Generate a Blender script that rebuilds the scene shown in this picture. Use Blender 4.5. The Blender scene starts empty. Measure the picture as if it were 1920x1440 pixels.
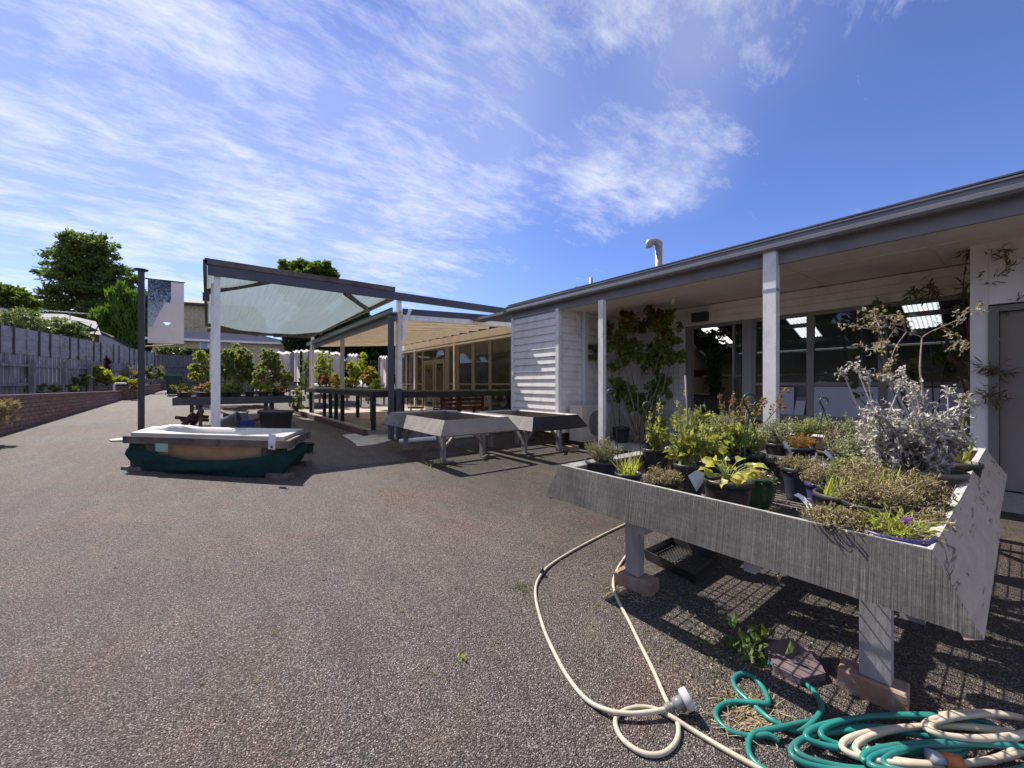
import bpy, math, random
import numpy as np
from mathutils import Vector
random.seed(7); rng = np.random.default_rng(7)
R = math.radians
S = bpy.context.scene
col = S.collection
# ------------------------------------------------------------ camera, sky, sun, exposure
FPX, CAMH = 740.0, 1.2
YAW = math.atan2(571.0, 740.0)
SA, CA = math.sin(YAW), math.cos(YAW)
cd = bpy.data.cameras.new('camera'); cam = bpy.data.objects.new('camera', cd); col.objects.link(cam)
cd.sensor_width = 36; cd.lens = 36*FPX/1920; cd.clip_end = 5000; cd.clip_start = .02
cam.location = (0, 0, CAMH); cam.rotation_euler = (R(90), 0, -YAW); S.camera = cam
SUN = Vector((-.15, .79, 1.0)).normalized()          # towards the sun
SUN_EL = math.asin(SUN.z); SUN_AZ = math.atan2(SUN.x, SUN.y)
w = bpy.data.worlds.new('World'); S.world = w; w.use_nodes = True
S.view_settings.view_transform = 'Standard'; S.view_settings.look = 'None'
S.view_settings.exposure = EXPOSURE = 1.15; S.view_settings.gamma = 1

def nn(nt, t, **k):
    n = nt.nodes.new(t)
    for a, b in k.items(): setattr(n, a, b)
    return n
def lk(nt, a, b): nt.links.new(a, b)
def setin(n, name, v):
    if hasattr(v, 'node'): n.id_data.links.new(v, n.inputs[name])
    else: n.inputs[name].default_value = v
def c4(c): return (c[0], c[1], c[2], 1.0)
def math_(nt, op, a, b=None, clamp=False, c=None):
    n = nn(nt, 'ShaderNodeMath', operation=op, use_clamp=clamp)
    setin(n, 0, a)
    if b is not None: setin(n, 1, b)
    if c is not None: setin(n, 2, c)
    return n.outputs[0]
def vmath(nt, op, a, b=None):
    n = nn(nt, 'ShaderNodeVectorMath', operation=op); setin(n, 0, a)
    if b is not None: setin(n, 1, b)
    return n
def ramp(nt, fac, stops):
    n = nn(nt, 'ShaderNodeValToRGB'); setin(n, 'Fac', fac)
    e = n.color_ramp.elements
    while len(e) < len(stops): e.new(.5)
    for i, (p, c) in enumerate(stops):
        e[i].position = p; e[i].color = c4(c) if hasattr(c, '__len__') else (c, c, c, 1)
    return n.outputs['Color']
def mixc(nt, f, a, b, mode='MIX'):
    n = nn(nt, 'ShaderNodeMix', data_type='RGBA', blend_type=mode)
    setin(n, 0, f); setin(n, 6, c4(a) if isinstance(a, tuple) else a); setin(n, 7, c4(b) if isinstance(b, tuple) else b)
    return n.outputs[2]
def noise(nt, vec, scale, detail=4, rough=.5, dist=0, out='Fac'):
    n = nn(nt, 'ShaderNodeTexNoise'); 
    if vec is not None: lk(nt, vec, n.inputs['Vector'])
    n.inputs['Scale'].default_value = scale; n.inputs['Detail'].default_value = detail
    n.inputs['Roughness'].default_value = rough; n.inputs['Distortion'].default_value = dist
    return n.outputs[out]
def mapping(nt, vec, scale=(1,1,1), rot=(0,0,0), loc=(0,0,0)):
    n = nn(nt, 'ShaderNodeMapping'); lk(nt, vec, n.inputs['Vector'])
    n.inputs['Scale'].default_value = scale; n.inputs['Rotation'].default_value = rot; n.inputs['Location'].default_value = loc
    return n.outputs[0]

def camdir(x, y):
    X = (x-960)/FPX; z = -(y-720)/FPX
    return Vector((X*CA+SA, -X*SA+CA, z)).normalized()

def build_sky():
    nt = w.node_tree
    bg = nt.nodes['Background']
    sky = nn(nt, 'ShaderNodeTexSky', sky_type='NISHITA', sun_disc=False, sun_elevation=SUN_EL, sun_rotation=SUN_AZ)
    sky.altitude = 1500; sky.air_density = 1.0; sky.dust_density = 0.05; sky.ozone_density = 3.5
    tc = nn(nt, 'ShaderNodeTexCoord'); d = tc.outputs['Generated']
    sep = nn(nt, 'ShaderNodeSeparateXYZ'); lk(nt, d, sep.inputs[0])
    zz = math_(nt, 'ADD', math_(nt, 'MAXIMUM', sep.outputs[2], 0.0), .12)
    cmb = nn(nt, 'ShaderNodeCombineXYZ')
    lk(nt, math_(nt, 'DIVIDE', sep.outputs[0], zz), cmb.inputs[0]); lk(nt, math_(nt, 'DIVIDE', sep.outputs[1], zz), cmb.inputs[1])
    p = cmb.outputs[0]
    # broad coverage: gaussians where the cirrus is thick, plus unseen clouds added for fill
    cover = None
    for (x, y, k, a) in SKYBLOBS:
        dv = camdir(x, y) if not hasattr(x, '__len__') else Vector(x).normalized()
        dot = vmath(nt, 'DOT_PRODUCT', d, tuple(dv)).outputs['Value']
        g = math_(nt, 'MULTIPLY', math_(nt, 'EXPONENT', math_(nt, 'MULTIPLY', math_(nt, 'SUBTRACT', dot, 1.0), k)), a)
        cover = g if cover is None else math_(nt, 'ADD', cover, g)
    cover = math_(nt, 'MAXIMUM', math_(nt, 'MINIMUM', cover, 1.15), -1.0)
    warp = noise(nt, p, 1.3, 3, .5, 0, 'Color')
    wv = vmath(nt, 'MULTIPLY_ADD', warp, (.30, .30, 0)); lk(nt, p, wv.inputs[2]); wp = wv.outputs[0]
    n1 = noise(nt, mapping(nt, wp, (1.0, 2.7, 1), (0, 0, R(SKYR1))), 2.3, 13, .67)      # long streaks
    n2 = noise(nt, mapping(nt, wp, (2.4, 5.0, 1), (0, 0, R(SKYR2)), (3, 1, 0)), 3.0, 13, .74)   # feathers
    n3 = noise(nt, p, 1.5, 4, .55)
    s = math_(nt, 'ADD', math_(nt, 'MULTIPLY', n1, .40), math_(nt, 'MULTIPLY', n2, .42))
    s = math_(nt, 'ADD', s, math_(nt, 'MULTIPLY', n3, .65))
    s = math_(nt, 'SUBTRACT', s, .808)
    s = math_(nt, 'ADD', s, math_(nt, 'MULTIPLY', cover, .13))
    s = math_(nt, 'MULTIPLY', s, 3.9, True)
    s = math_(nt, 'POWER', s, 1.15)
    veil = math_(nt, 'MULTIPLY', math_(nt, 'POWER', math_(nt, 'MAXIMUM', cover, 0.0), 1.9), .16, True)
    hz = math_(nt, 'MINIMUM', math_(nt, 'ADD', math_(nt, 'MULTIPLY', s, .66), veil), .88)
    skyc = mixc(nt, 1.0, sky.outputs[0], SKYTINT, 'MULTIPLY')
    out = mixc(nt, hz, skyc, CLOUDCOL)
    lk(nt, out, bg.inputs['Color']); bg.inputs['Strength'].default_value = SKYSTR
SKYSTR = .086
SKYR1, SKYR2 = -25, -75
SKYTINT = (.70, .72, 1.0)
CLOUDCOL = (5.5, 5.55, 6.0)
SKYBLOBS = [(-150,330,10,1.1),(250,290,40,.55),(60,120,30,.4),(330,90,260,.9),(430,60,300,-.6),(520,330,60,.7),(700,280,90,.6),(350,470,90,.5),(640,440,90,.5),(900,230,70,.75),(1000,60,80,.45),(1290,60,120,.85),(1120,330,130,.9),(1290,310,240,1.0),(920,350,200,.5),(980,480,120,.45),(850,540,150,.45),(-900,300,2,.45),(1900,200,6,-.35),(1600,560,30,-.3),(1480,60,90,.35),(1000,420,60,-.35),((-.7,-.5,.5),0,1.6,1.2),((.6,-.9,.6),0,2.5,.8)]  # vector entries: unseen clouds added behind the camera to brighten the shade
build_sky()
sl = bpy.data.lights.new('sun', 'SUN'); so = bpy.data.objects.new('sun', sl); col.objects.link(so)
sl.energy = 4.0; sl.angle = R(.55); sl.color = (1, .93, .83)
so.rotation_euler = SUN.to_track_quat('Z', 'Y').to_euler(); so.location = (0, 0, 30)

# ------------------------------------------------------------ places: camera frame <-> world
def P(x, y, Z):
    X = (x-960)/FPX*Z
    return Vector((X*CA+Z*SA, -X*SA+Z*CA, CAMH-(y-720)/FPX*Z))
def onz(x, y, h): return P(x, y, FPX*(CAMH-h)/(y-720))
def onX(x, y, Xp):
    t = (x-960)/FPX; return P(x, y, Xp/(t*CA+SA))
def onY(x, y, Yp):
    t = (x-960)/FPX; return P(x, y, Yp/(CA-t*SA))
def yX(x, Xp): return onX(x, 720, Xp).y
def sstep(a, b, v):
    t = np.clip((v-a)/(b-a), 0, 1); return t*t*(3-2*t)
def ground(X, Y):
    sp = lambda q: np.where(q > 20, q, np.log1p(np.exp(np.clip(q*1.6, -30, 40)))/1.6)
    s = 1-sstep(1.6, 2.75, X)
    a = .036*sp(Y-6.5); b = .055*sp(Y-19)
    h = a*s+b*(1-s)
    return 1.12-np.log1p(np.exp((1.12-h)*6))/6 if False else np.minimum(h, 1.05)
def ong(x, y):
    Z = 3.0
    for i in range(60):
        p = P(x, y, Z); g = float(ground(p.x, p.y)); Z = .5*Z+.5*FPX*(CAMH-g)/(y-720)
    return P(x, y, Z)

# ------------------------------------------------------------ materials
MATS = {}
def newmat(name):
    m = bpy.data.materials.new(name); m.use_nodes = True
    return m, m.node_tree, m.node_tree.nodes['Principled BSDF']
def surf(name, c1, c2=None, rough=.7, scale=6, stretch=(1,1,1), bump=.15, bscale=None, spec=.4, metal=0, lo=.35, hi=.65, dirt=None, dscale=1.5, damt=.4):
    if name in MATS: return MATS[name]
    m, nt, b = newmat(name)
    tc = nn(nt, 'ShaderNodeTexCoord'); v = mapping(nt, tc.outputs['Object'], stretch)
    c2 = c2 or tuple(x*.8 for x in c1)
    n = noise(nt, v, scale, 8, .6)
    c = ramp(nt, n, [(lo, c1), (hi, c2)])
    if dirt:
        dn = ramp(nt, noise(nt, mapping(nt, tc.outputs['Object'], (1, 1, .6)), dscale, 9, .65, .3), [(.48, 0.0), (.68, 1.0)])
        c = mixc(nt, math_(nt, 'MULTIPLY', dn, damt), c, dirt)
    lk(nt, c, b.inputs['Base Color'])
    b.inputs['Roughness'].default_value = rough; b.inputs['Specular IOR Level'].default_value = spec; b.inputs['Metallic'].default_value = metal
    if bump:
        bn = nn(nt, 'ShaderNodeBump'); bn.inputs['Strength'].default_value = bump; bn.inputs['Distance'].default_value = .01
        lk(nt, noise(nt, v, bscale or scale*4, 6, .6), bn.inputs['Height']); lk(nt, bn.outputs[0], b.inputs['Normal'])
    MATS[name] = m; return m
def leafm(name, cols, trans=.35, rough=.55):
    if name in MATS: return MATS[name]
    m, nt, b = newmat(name)
    geo = nn(nt, 'ShaderNodeNewGeometry')
    n = len(cols); c = ramp(nt, geo.outputs['Random Per Island'], [(i/(n-1) if n > 1 else 0, cc) for i, cc in enumerate(cols)])
    lk(nt, c, b.inputs['Base Color']); b.inputs['Roughness'].default_value = rough; b.inputs['Specular IOR Level'].default_value = .3
    tr = nn(nt, 'ShaderNodeBsdfTranslucent'); lk(nt, mixc(nt, 1.0, c, (1.5, 1.5, .8), 'MULTIPLY'), tr.inputs['Color'])
    mx = nn(nt, 'ShaderNodeMixShader'); mx.inputs[0].default_value = trans
    lk(nt, b.outputs[0], mx.inputs[1]); lk(nt, tr.outputs[0], mx.inputs[2])
    lk(nt, mx.outputs[0], nt.nodes['Material Output'].inputs['Surface'])
    MATS[name] = m; return m
def sawn(name, axis, c1, c2, strength=1.0, knots=True, worn=(.42,.40,.40)):
    """rough-sawn painted board; saw marks run across the grain, grain along `axis`"""
    if name in MATS: return MATS[name]
    m, nt, b = newmat(name)
    tc = nn(nt, 'ShaderNodeTexCoord'); o = tc.outputs['Object']
    sa = [1.2, 1.2, 1.2]; sa[axis] = 120          # fine marks crossing the length
    gr = [24, 24, 24]; gr[axis] = 1.5            # grain along the length
    sa2 = [.35, .35, .35]; sa2[axis] = 16
    saw = noise(nt, mapping(nt, o, tuple(sa)), 1.3, 4, .75)
    sawf = noise(nt, mapping(nt, o, tuple(x*2.6 for x in sa)), 1.5, 3, .7)
    broad = noise(nt, mapping(nt, o, tuple(sa2)), 1.5, 5, .6)
    gra = noise(nt, mapping(nt, o, tuple(gr)), 1.1, 5, .6, 1.2)
    spot = noise(nt, o, 60, 6, .8)
    patch = noise(nt, o, 5, 6, .6)
    saw = math_(nt, 'ADD', math_(nt, 'MULTIPLY', math_(nt, 'SUBTRACT', saw, .5), ramp(nt, noise(nt, o, 3.5, 3, .5), [(.35, .35), (.65, 1.25)])), .5)
    s = math_(nt, 'ADD', math_(nt, 'MULTIPLY', saw, .42), math_(nt, 'MULTIPLY', sawf, .22))
    s = math_(nt, 'ADD', s, math_(nt, 'ADD', math_(nt, 'MULTIPLY', broad, .06), math_(nt, 'MULTIPLY', spot, .18)))
    s = math_(nt, 'ADD', s, math_(nt, 'MULTIPLY', gra, .08))
    c = ramp(nt, s, [(.40, c2), (.51, c1), (.64, worn)])
    c = mixc(nt, ramp(nt, patch, [(.42, 0.0), (.68, .55)]), c, c2)
    if knots:
        vo = nn(nt, 'ShaderNodeTexVoronoi'); lk(nt, mapping(nt, o, tuple(1.1 if i == axis else 3.2 for i in range(3))), vo.inputs['Vector']); vo.inputs['Scale'].default_value = 1.5
        k = ramp(nt, vo.outputs['Distance'], [(.05, 1.0), (.13, 0.0)])
        c = mixc(nt, math_(nt, 'MULTIPLY', k, .6), c, tuple(x*.5 for x in c2))
    lk(nt, c, b.inputs['Base Color']); b.inputs['Roughness'].default_value = .85; b.inputs['Specular IOR Level'].default_value = .2
    bn = nn(nt, 'ShaderNodeBump'); bn.inputs['Strength'].default_value = strength; bn.inputs['Distance'].default_value = .006
    lk(nt, s, bn.inputs['Height']); lk(nt, bn.outputs[0], b.inputs['Normal'])
    MATS[name] = m; return m
def checked(name, c1, c2, crack, axis=0):
    m, nt, b = newmat(name); tc = nn(nt, 'ShaderNodeTexCoord'); o = tc.outputs['Object']
    st = [13, 13, 13]; st[axis] = 1.3
    v = mapping(nt, o, tuple(st), (0, 0, 0))
    wn = noise(nt, v, 1.1, 4, .6, .8)
    ln = math_(nt, 'ABSOLUTE', math_(nt, 'SUBTRACT', math_(nt, 'FRACT', math_(nt, 'MULTIPLY', wn, 4.0)), .5))
    msk = noise(nt, o, 4.5, 3, .5); gate = ramp(nt, msk, [(.46, 0.0), (.54, 1.0)])
    ck = math_(nt, 'MULTIPLY', ramp(nt, ln, [(.0, 1.0), (.075, 0.0)]), gate)
    c = ramp(nt, noise(nt, mapping(nt, o, (3, 3, 12)), 3, 8, .65), [(.35, c1), (.65, c2)])
    c = mixc(nt, math_(nt, 'MULTIPLY', ck, .9), c, crack)
    lk(nt, c, b.inputs['Base Color']); b.inputs['Roughness'].default_value = .8
    bn = nn(nt, 'ShaderNodeBump'); bn.inputs['Strength'].default_value = .6; bn.inputs['Distance'].default_value = .004
    lk(nt, math_(nt, 'SUBTRACT', math_(nt, 'MULTIPLY', noise(nt, o, 60, 5, .7), .3), ck), bn.inputs['Height']); lk(nt, bn.outputs[0], b.inputs['Normal'])
    MATS[name] = m; return m
def brick(name, c1, c2, mortar, bw, bh, axis='X', mort=.012, bump=.6):
    if name in MATS: return MATS[name]
    m, nt, b = newmat(name)
    tc = nn(nt, 'ShaderNodeTexCoord'); sp = nn(nt, 'ShaderNodeSeparateXYZ'); lk(nt, tc.outputs['Object'], sp.inputs[0])
    cm = nn(nt, 'ShaderNodeCombineXYZ')
    if axis == 'XY': lk(nt, math_(nt, 'ADD', sp.outputs[0], sp.outputs[1]), cm.inputs[0])
    else: lk(nt, sp.outputs[0 if axis == 'X' else 1], cm.inputs[0])
    lk(nt, sp.outputs[2], cm.inputs[1])
    br = nn(nt, 'ShaderNodeTexBrick'); lk(nt, cm.outputs[0], br.inputs['Vector'])
    br.inputs['Scale'].default_value = 1; br.inputs['Brick Width'].default_value = bw; br.inputs['Row Height'].default_value = bh
    br.inputs['Mortar Size'].default_value = mort; br.inputs['Color1'].default_value = c4(c1); br.inputs['Color2'].default_value = c4(c2); br.inputs['Mortar'].default_value = c4(mortar)
    n = noise(nt, tc.outputs['Object'], 9, 8, .65)
    c = mixc(nt, 1.0, br.outputs['Color'], ramp(nt, n, [(.3, .6), (.7, 1.25)]), 'MULTIPLY')
    lk(nt, c, b.inputs['Base Color']); b.inputs['Roughness'].default_value = .85
    bn = nn(nt, 'ShaderNodeBump'); bn.inputs['Strength'].default_value = bump; bn.inputs['Distance'].default_value = .01
    lk(nt, math_(nt, 'SUBTRACT', math_(nt, 'MULTIPLY', n, .3), br.outputs['Fac']), bn.inputs['Height']); lk(nt, bn.outputs[0], b.inputs['Normal'])
    MATS[name] = m; return m
def cloth(name, c1, c2, opacity=.85, trans=.5, sc=(60, 4, 60), weave=None, folds=.6):
    if name in MATS: return MATS[name]
    m, nt, b = newmat(name)
    tc = nn(nt, 'ShaderNodeTexCoord'); o = tc.outputs['Object']
    n = noise(nt, mapping(nt, o, sc), 1, 6, .6)
    c = ramp(nt, n, [(.35, c1), (.65, c2)])
    lk(nt, c, b.inputs['Base Color']); b.inputs['Roughness'].default_value = .8; b.inputs['Specular IOR Level'].default_value = .15
    bn = nn(nt, 'ShaderNodeBump'); bn.inputs['Strength'].default_value = folds; bn.inputs['Distance'].default_value = .02
    lk(nt, noise(nt, mapping(nt, o, tuple(q*.15 for q in sc)), 1, 4, .5), bn.inputs['Height']); lk(nt, bn.outputs[0], b.inputs['Normal'])
    tr = nn(nt, 'ShaderNodeBsdfTranslucent'); lk(nt, c, tr.inputs['Color'])
    mx = nn(nt, 'ShaderNodeMixShader'); mx.inputs[0].default_value = trans; lk(nt, b.outputs[0], mx.inputs[1]); lk(nt, tr.outputs[0], mx.inputs[2])
    tp = nn(nt, 'ShaderNodeBsdfTransparent'); m2 = nn(nt, 'ShaderNodeMixShader')
    n2 = noise(nt, mapping(nt, o, sc), 1.7, 4, .6)
    lk(nt, math_(nt, 'ADD', math_(nt, 'MULTIPLY', math_(nt, 'SUBTRACT', n2, .5), .25), opacity, True), m2.inputs[0])
    lk(nt, tp.outputs[0], m2.inputs[1]); lk(nt, mx.outputs[0], m2.inputs[2]); lk(nt, m2.outputs[0], nt.nodes['Material Output'].inputs['Surface'])
    MATS[name] = m; return m
def glassm(name='window_glass', tint=(.75,.8,.8), refl=1.0, dirt=.06):
    if name in MATS: return MATS[name]
    m, nt, b = newmat(name)
    tp = nn(nt, 'ShaderNodeBsdfTransparent'); tp.inputs[0].default_value = c4(tint)
    gl = nn(nt, 'ShaderNodeBsdfGlossy'); gl.inputs['Roughness'].default_value = .015
    df = nn(nt, 'ShaderNodeBsdfDiffuse'); df.inputs[0].default_value = (.4, .4, .4, 1)
    tc = nn(nt, 'ShaderNodeTexCoord')
    bn = nn(nt, 'ShaderNodeBump'); bn.inputs['Strength'].default_value = .05; bn.inputs['Distance'].default_value = .01
    lk(nt, noise(nt, tc.outputs['Object'], 1.4, 2), bn.inputs['Height']); lk(nt, bn.outputs[0], gl.inputs['Normal'])
    fr = nn(nt, 'ShaderNodeFresnel'); fr.inputs[0].default_value = 1.5
    m1 = nn(nt, 'ShaderNodeMixShader'); lk(nt, math_(nt, 'MULTIPLY', fr.outputs[0], 1.35*refl, True), m1.inputs[0]); lk(nt, tp.outputs[0], m1.inputs[1]); lk(nt, gl.outputs[0], m1.inputs[2])
    m2 = nn(nt, 'ShaderNodeMixShader'); lk(nt, math_(nt, 'MULTIPLY', noise(nt, tc.outputs['Object'], 3, 8, .6), dirt*2), m2.inputs[0]); lk(nt, m1.outputs[0], m2.inputs[1]); lk(nt, df.outputs[0], m2.inputs[2])
    lk(nt, m2.outputs[0], nt.nodes['Material Output'].inputs['Surface'])
    MATS[name] = m; return m

# ------------------------------------------------------------ meshes
def V3(p): return np.array([p[0], p[1], p[2]], float)
class MB:
    def __init__(s): s.v = []; s.f = []; s.n = 0
    def add(s, vs, fs):
        o = s.n; s.v.extend([tuple(map(float, q)) for q in vs]); s.f.extend([tuple(i+o for i in f) for f in fs]); s.n += len(vs); return s
    def box(s, x0, x1, y0, y1, z0, z1):
        return s.hexa([(x0,y0,z0),(x1,y0,z0),(x1,y1,z0),(x0,y1,z0),(x0,y0,z1),(x1,y0,z1),(x1,y1,z1),(x0,y1,z1)])
    def hexa(s, v):
        return s.add(v, [(0,3,2,1),(4,5,6,7),(0,1,5,4),(1,2,6,5),(2,3,7,6),(3,0,4,7)])
    def bar(s, a, b, w_, h_, up=(0,0,1)):
        a = V3(a); b = V3(b); d = b-a; d /= np.linalg.norm(d)
        u = np.array(up, float); sd = np.cross(d, u)
        if np.linalg.norm(sd) < 1e-4: sd = np.cross(d, (1, 0, 0))
        sd /= np.linalg.norm(sd); u = np.cross(sd, d)
        q = [a-sd*w_/2-u*h_/2, a+sd*w_/2-u*h_/2, a+sd*w_/2+u*h_/2, a-sd*w_/2+u*h_/2]
        q2 = [p+(b-a) for p in q]
        return s.add(q+q2, [(0,1,2,3),(7,6,5,4),(0,4,5,1),(1,5,6,2),(2,6,7,3),(3,7,4,0)])
    def tube(s, pts, r, n=6, cap=True):
        pts = [V3(p) for p in pts]; m = len(pts)
        rr = [r]*m if not hasattr(r, '__len__') else list(r)
        if len(rr) != m: rr = list(np.interp(np.linspace(0, 1, m), np.linspace(0, 1, len(rr)), rr))
        vs = []; up = np.array((.13, .27, .95)); 
        for i in range(m):
            d = pts[min(i+1, m-1)]-pts[max(i-1, 0)]; L = np.linalg.norm(d); d = d/L if L > 1e-9 else np.array((0, 0, 1.))
            if abs(d.dot(up)) > .97: up = np.array((.9, .1, .2))
            a = np.cross(d, up); a /= np.linalg.norm(a); b = np.cross(a, d); up = b
            for k in range(n):
                t = 2*math.pi*k/n; vs.append(pts[i]+rr[i]*(a*math.cos(t)+b*math.sin(t)))
        fs = [(i*n+k, i*n+(k+1) % n, (i+1)*n+(k+1) % n, (i+1)*n+k) for i in range(m-1) for k in range(n)]
        if cap: fs += [tuple(range(n-1, -1, -1)), tuple(range((m-1)*n, m*n))]
        return s.add(vs, fs)
    def lathe(s, c, prof, n=24, sx=1, sy=1, rot=0, tilt=None):
        vs = []; 
        for (r, z) in prof:
            for k in range(n):
                t = 2*math.pi*k/n; x, y = r*sx*math.cos(t), r*sy*math.sin(t)
                p = np.array((x*math.cos(rot)-y*math.sin(rot), x*math.sin(rot)+y*math.cos(rot), z))
                if tilt is not None: p = tilt(p)
                vs.append(V3(c)+p)
        m = len(prof)
        return s.add(vs, [(i*n+k, i*n+(k+1) % n, (i+1)*n+(k+1) % n, (i+1)*n+k) for i in range(m-1) for k in range(n)])
    def quad(s, a, b, c, d): return s.add([a, b, c, d], [(0, 1, 2, 3)])
    def raw(s, V, F):
        o = s.n; s.v.extend(map(tuple, V.tolist())); s.f.extend(map(tuple, (F+o).tolist())); s.n += len(V); return s
    def leaves(s, C, L, W, D=None, up=.3, fine=False, fold=.25, curl=0):
        """one small leaf per point of C; L length, W width (scalars or arrays), D preferred direction"""
        C = np.asarray(C, float); n = len(C)
        if n == 0: return s
        L = np.broadcast_to(L, n)*rng.uniform(.65, 1.25, n); W = np.broadcast_to(W, n)*rng.uniform(.7, 1.2, n)
        d = rng.normal(size=(n, 3)); d /= np.linalg.norm(d, axis=1)[:, None]
        if D is not None: d = d*up+np.asarray(D, float); d /= np.linalg.norm(d, axis=1)[:, None]
        r = rng.normal(size=(n, 3)); sd = np.cross(d, r); sd /= np.linalg.norm(sd, axis=1)[:, None]; nr = np.cross(d, sd)
        L = L[:, None]; W = W[:, None]
        if not fine:
            q = np.stack([C, C+d*L*.5+sd*W*.5+nr*W*fold, C+d*L, C+d*L*.5-sd*W*.5+nr*W*fold], 1)
            F = np.arange(n)[:, None]*4+np.array([[0, 1, 2, 3]])
            return s.raw(q.reshape(-1, 3), F)
        cz = curl if curl else .12
        def at(t, sgn, wf, ht): return C+d*L*t+sd*W*.5*sgn*wf+nr*(W*fold*wf*abs(sgn))+nr*L*(-cz*4*(t-.5)**2+cz)
        q = np.stack([at(0,0,0,0), at(.3,1,.85,0), at(.65,1,.8,0), at(1,0,0,0), at(.65,-1,.8,0), at(.3,-1,.85,0), at(.3,0,0,0), at(.65,0,0,0)], 1)
        o = s.n; s.raw(q.reshape(-1, 3), np.zeros((0, 4), int))
        b = np.arange(n)[:, None]*8+o
        for t in [(0,1,6),(1,2,7,6),(2,3,7),(0,6,5),(6,7,4,5),(7,3,4)]: s.f.extend(map(tuple, (b+np.array(t)).tolist()))
        return s
    def build(s, name, mat, parent=None, smooth=False):
        me = bpy.data.meshes.new(name); off = V3(parent.location) if parent is not None else np.zeros(3)
        if parent is not None and parent.parent is not None: off = off+V3(parent.parent.location)
        V = np.array(s.v)-off if s.n else np.zeros((0, 3))
        me.from_pydata(V.tolist(), [], s.f); me.materials.append(mat)
        if smooth: me.polygons.foreach_set('use_smooth', [True]*len(me.polygons))
        me.update()
        o = bpy.data.objects.new(name, me); col.objects.link(o)
        if parent is not None: o.parent = parent
        return o
def tag(o, label=None, cat=None, group=None, kind=None):
    if label: o['label'] = label
    if cat: o['category'] = cat
    if group: o['group'] = group
    if kind: o['kind'] = kind
    return o
def thing(name, loc, label, cat, group=None):
    o = bpy.data.objects.new(name, None); o.location = loc; o.empty_display_size = .2; col.objects.link(o)
    return tag(o, label, cat, group)
def copy_tree(o, parent=None):
    c = o.copy(); col.objects.link(c)
    if parent is not None: c.parent = parent
    for ch in [q for q in bpy.data.objects if q.parent == o]: copy_tree(ch, c)
    return c
def cat_rom(pts, k=8):
    pts = [V3(p) for p in pts]; pts = [2*pts[0]-pts[1]]+pts+[2*pts[-1]-pts[-2]]; out = []
    for i in range(1, len(pts)-2):
        a, b, c, d = pts[i-1:i+3]
        for j in range(k):
            t = j/k; out.append(.5*((2*b)+(-a+c)*t+(2*a-5*b+4*c-d)*t*t+(-a+3*b-3*c+d)*t**3))
    out.append(pts[-2]); return out
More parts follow.
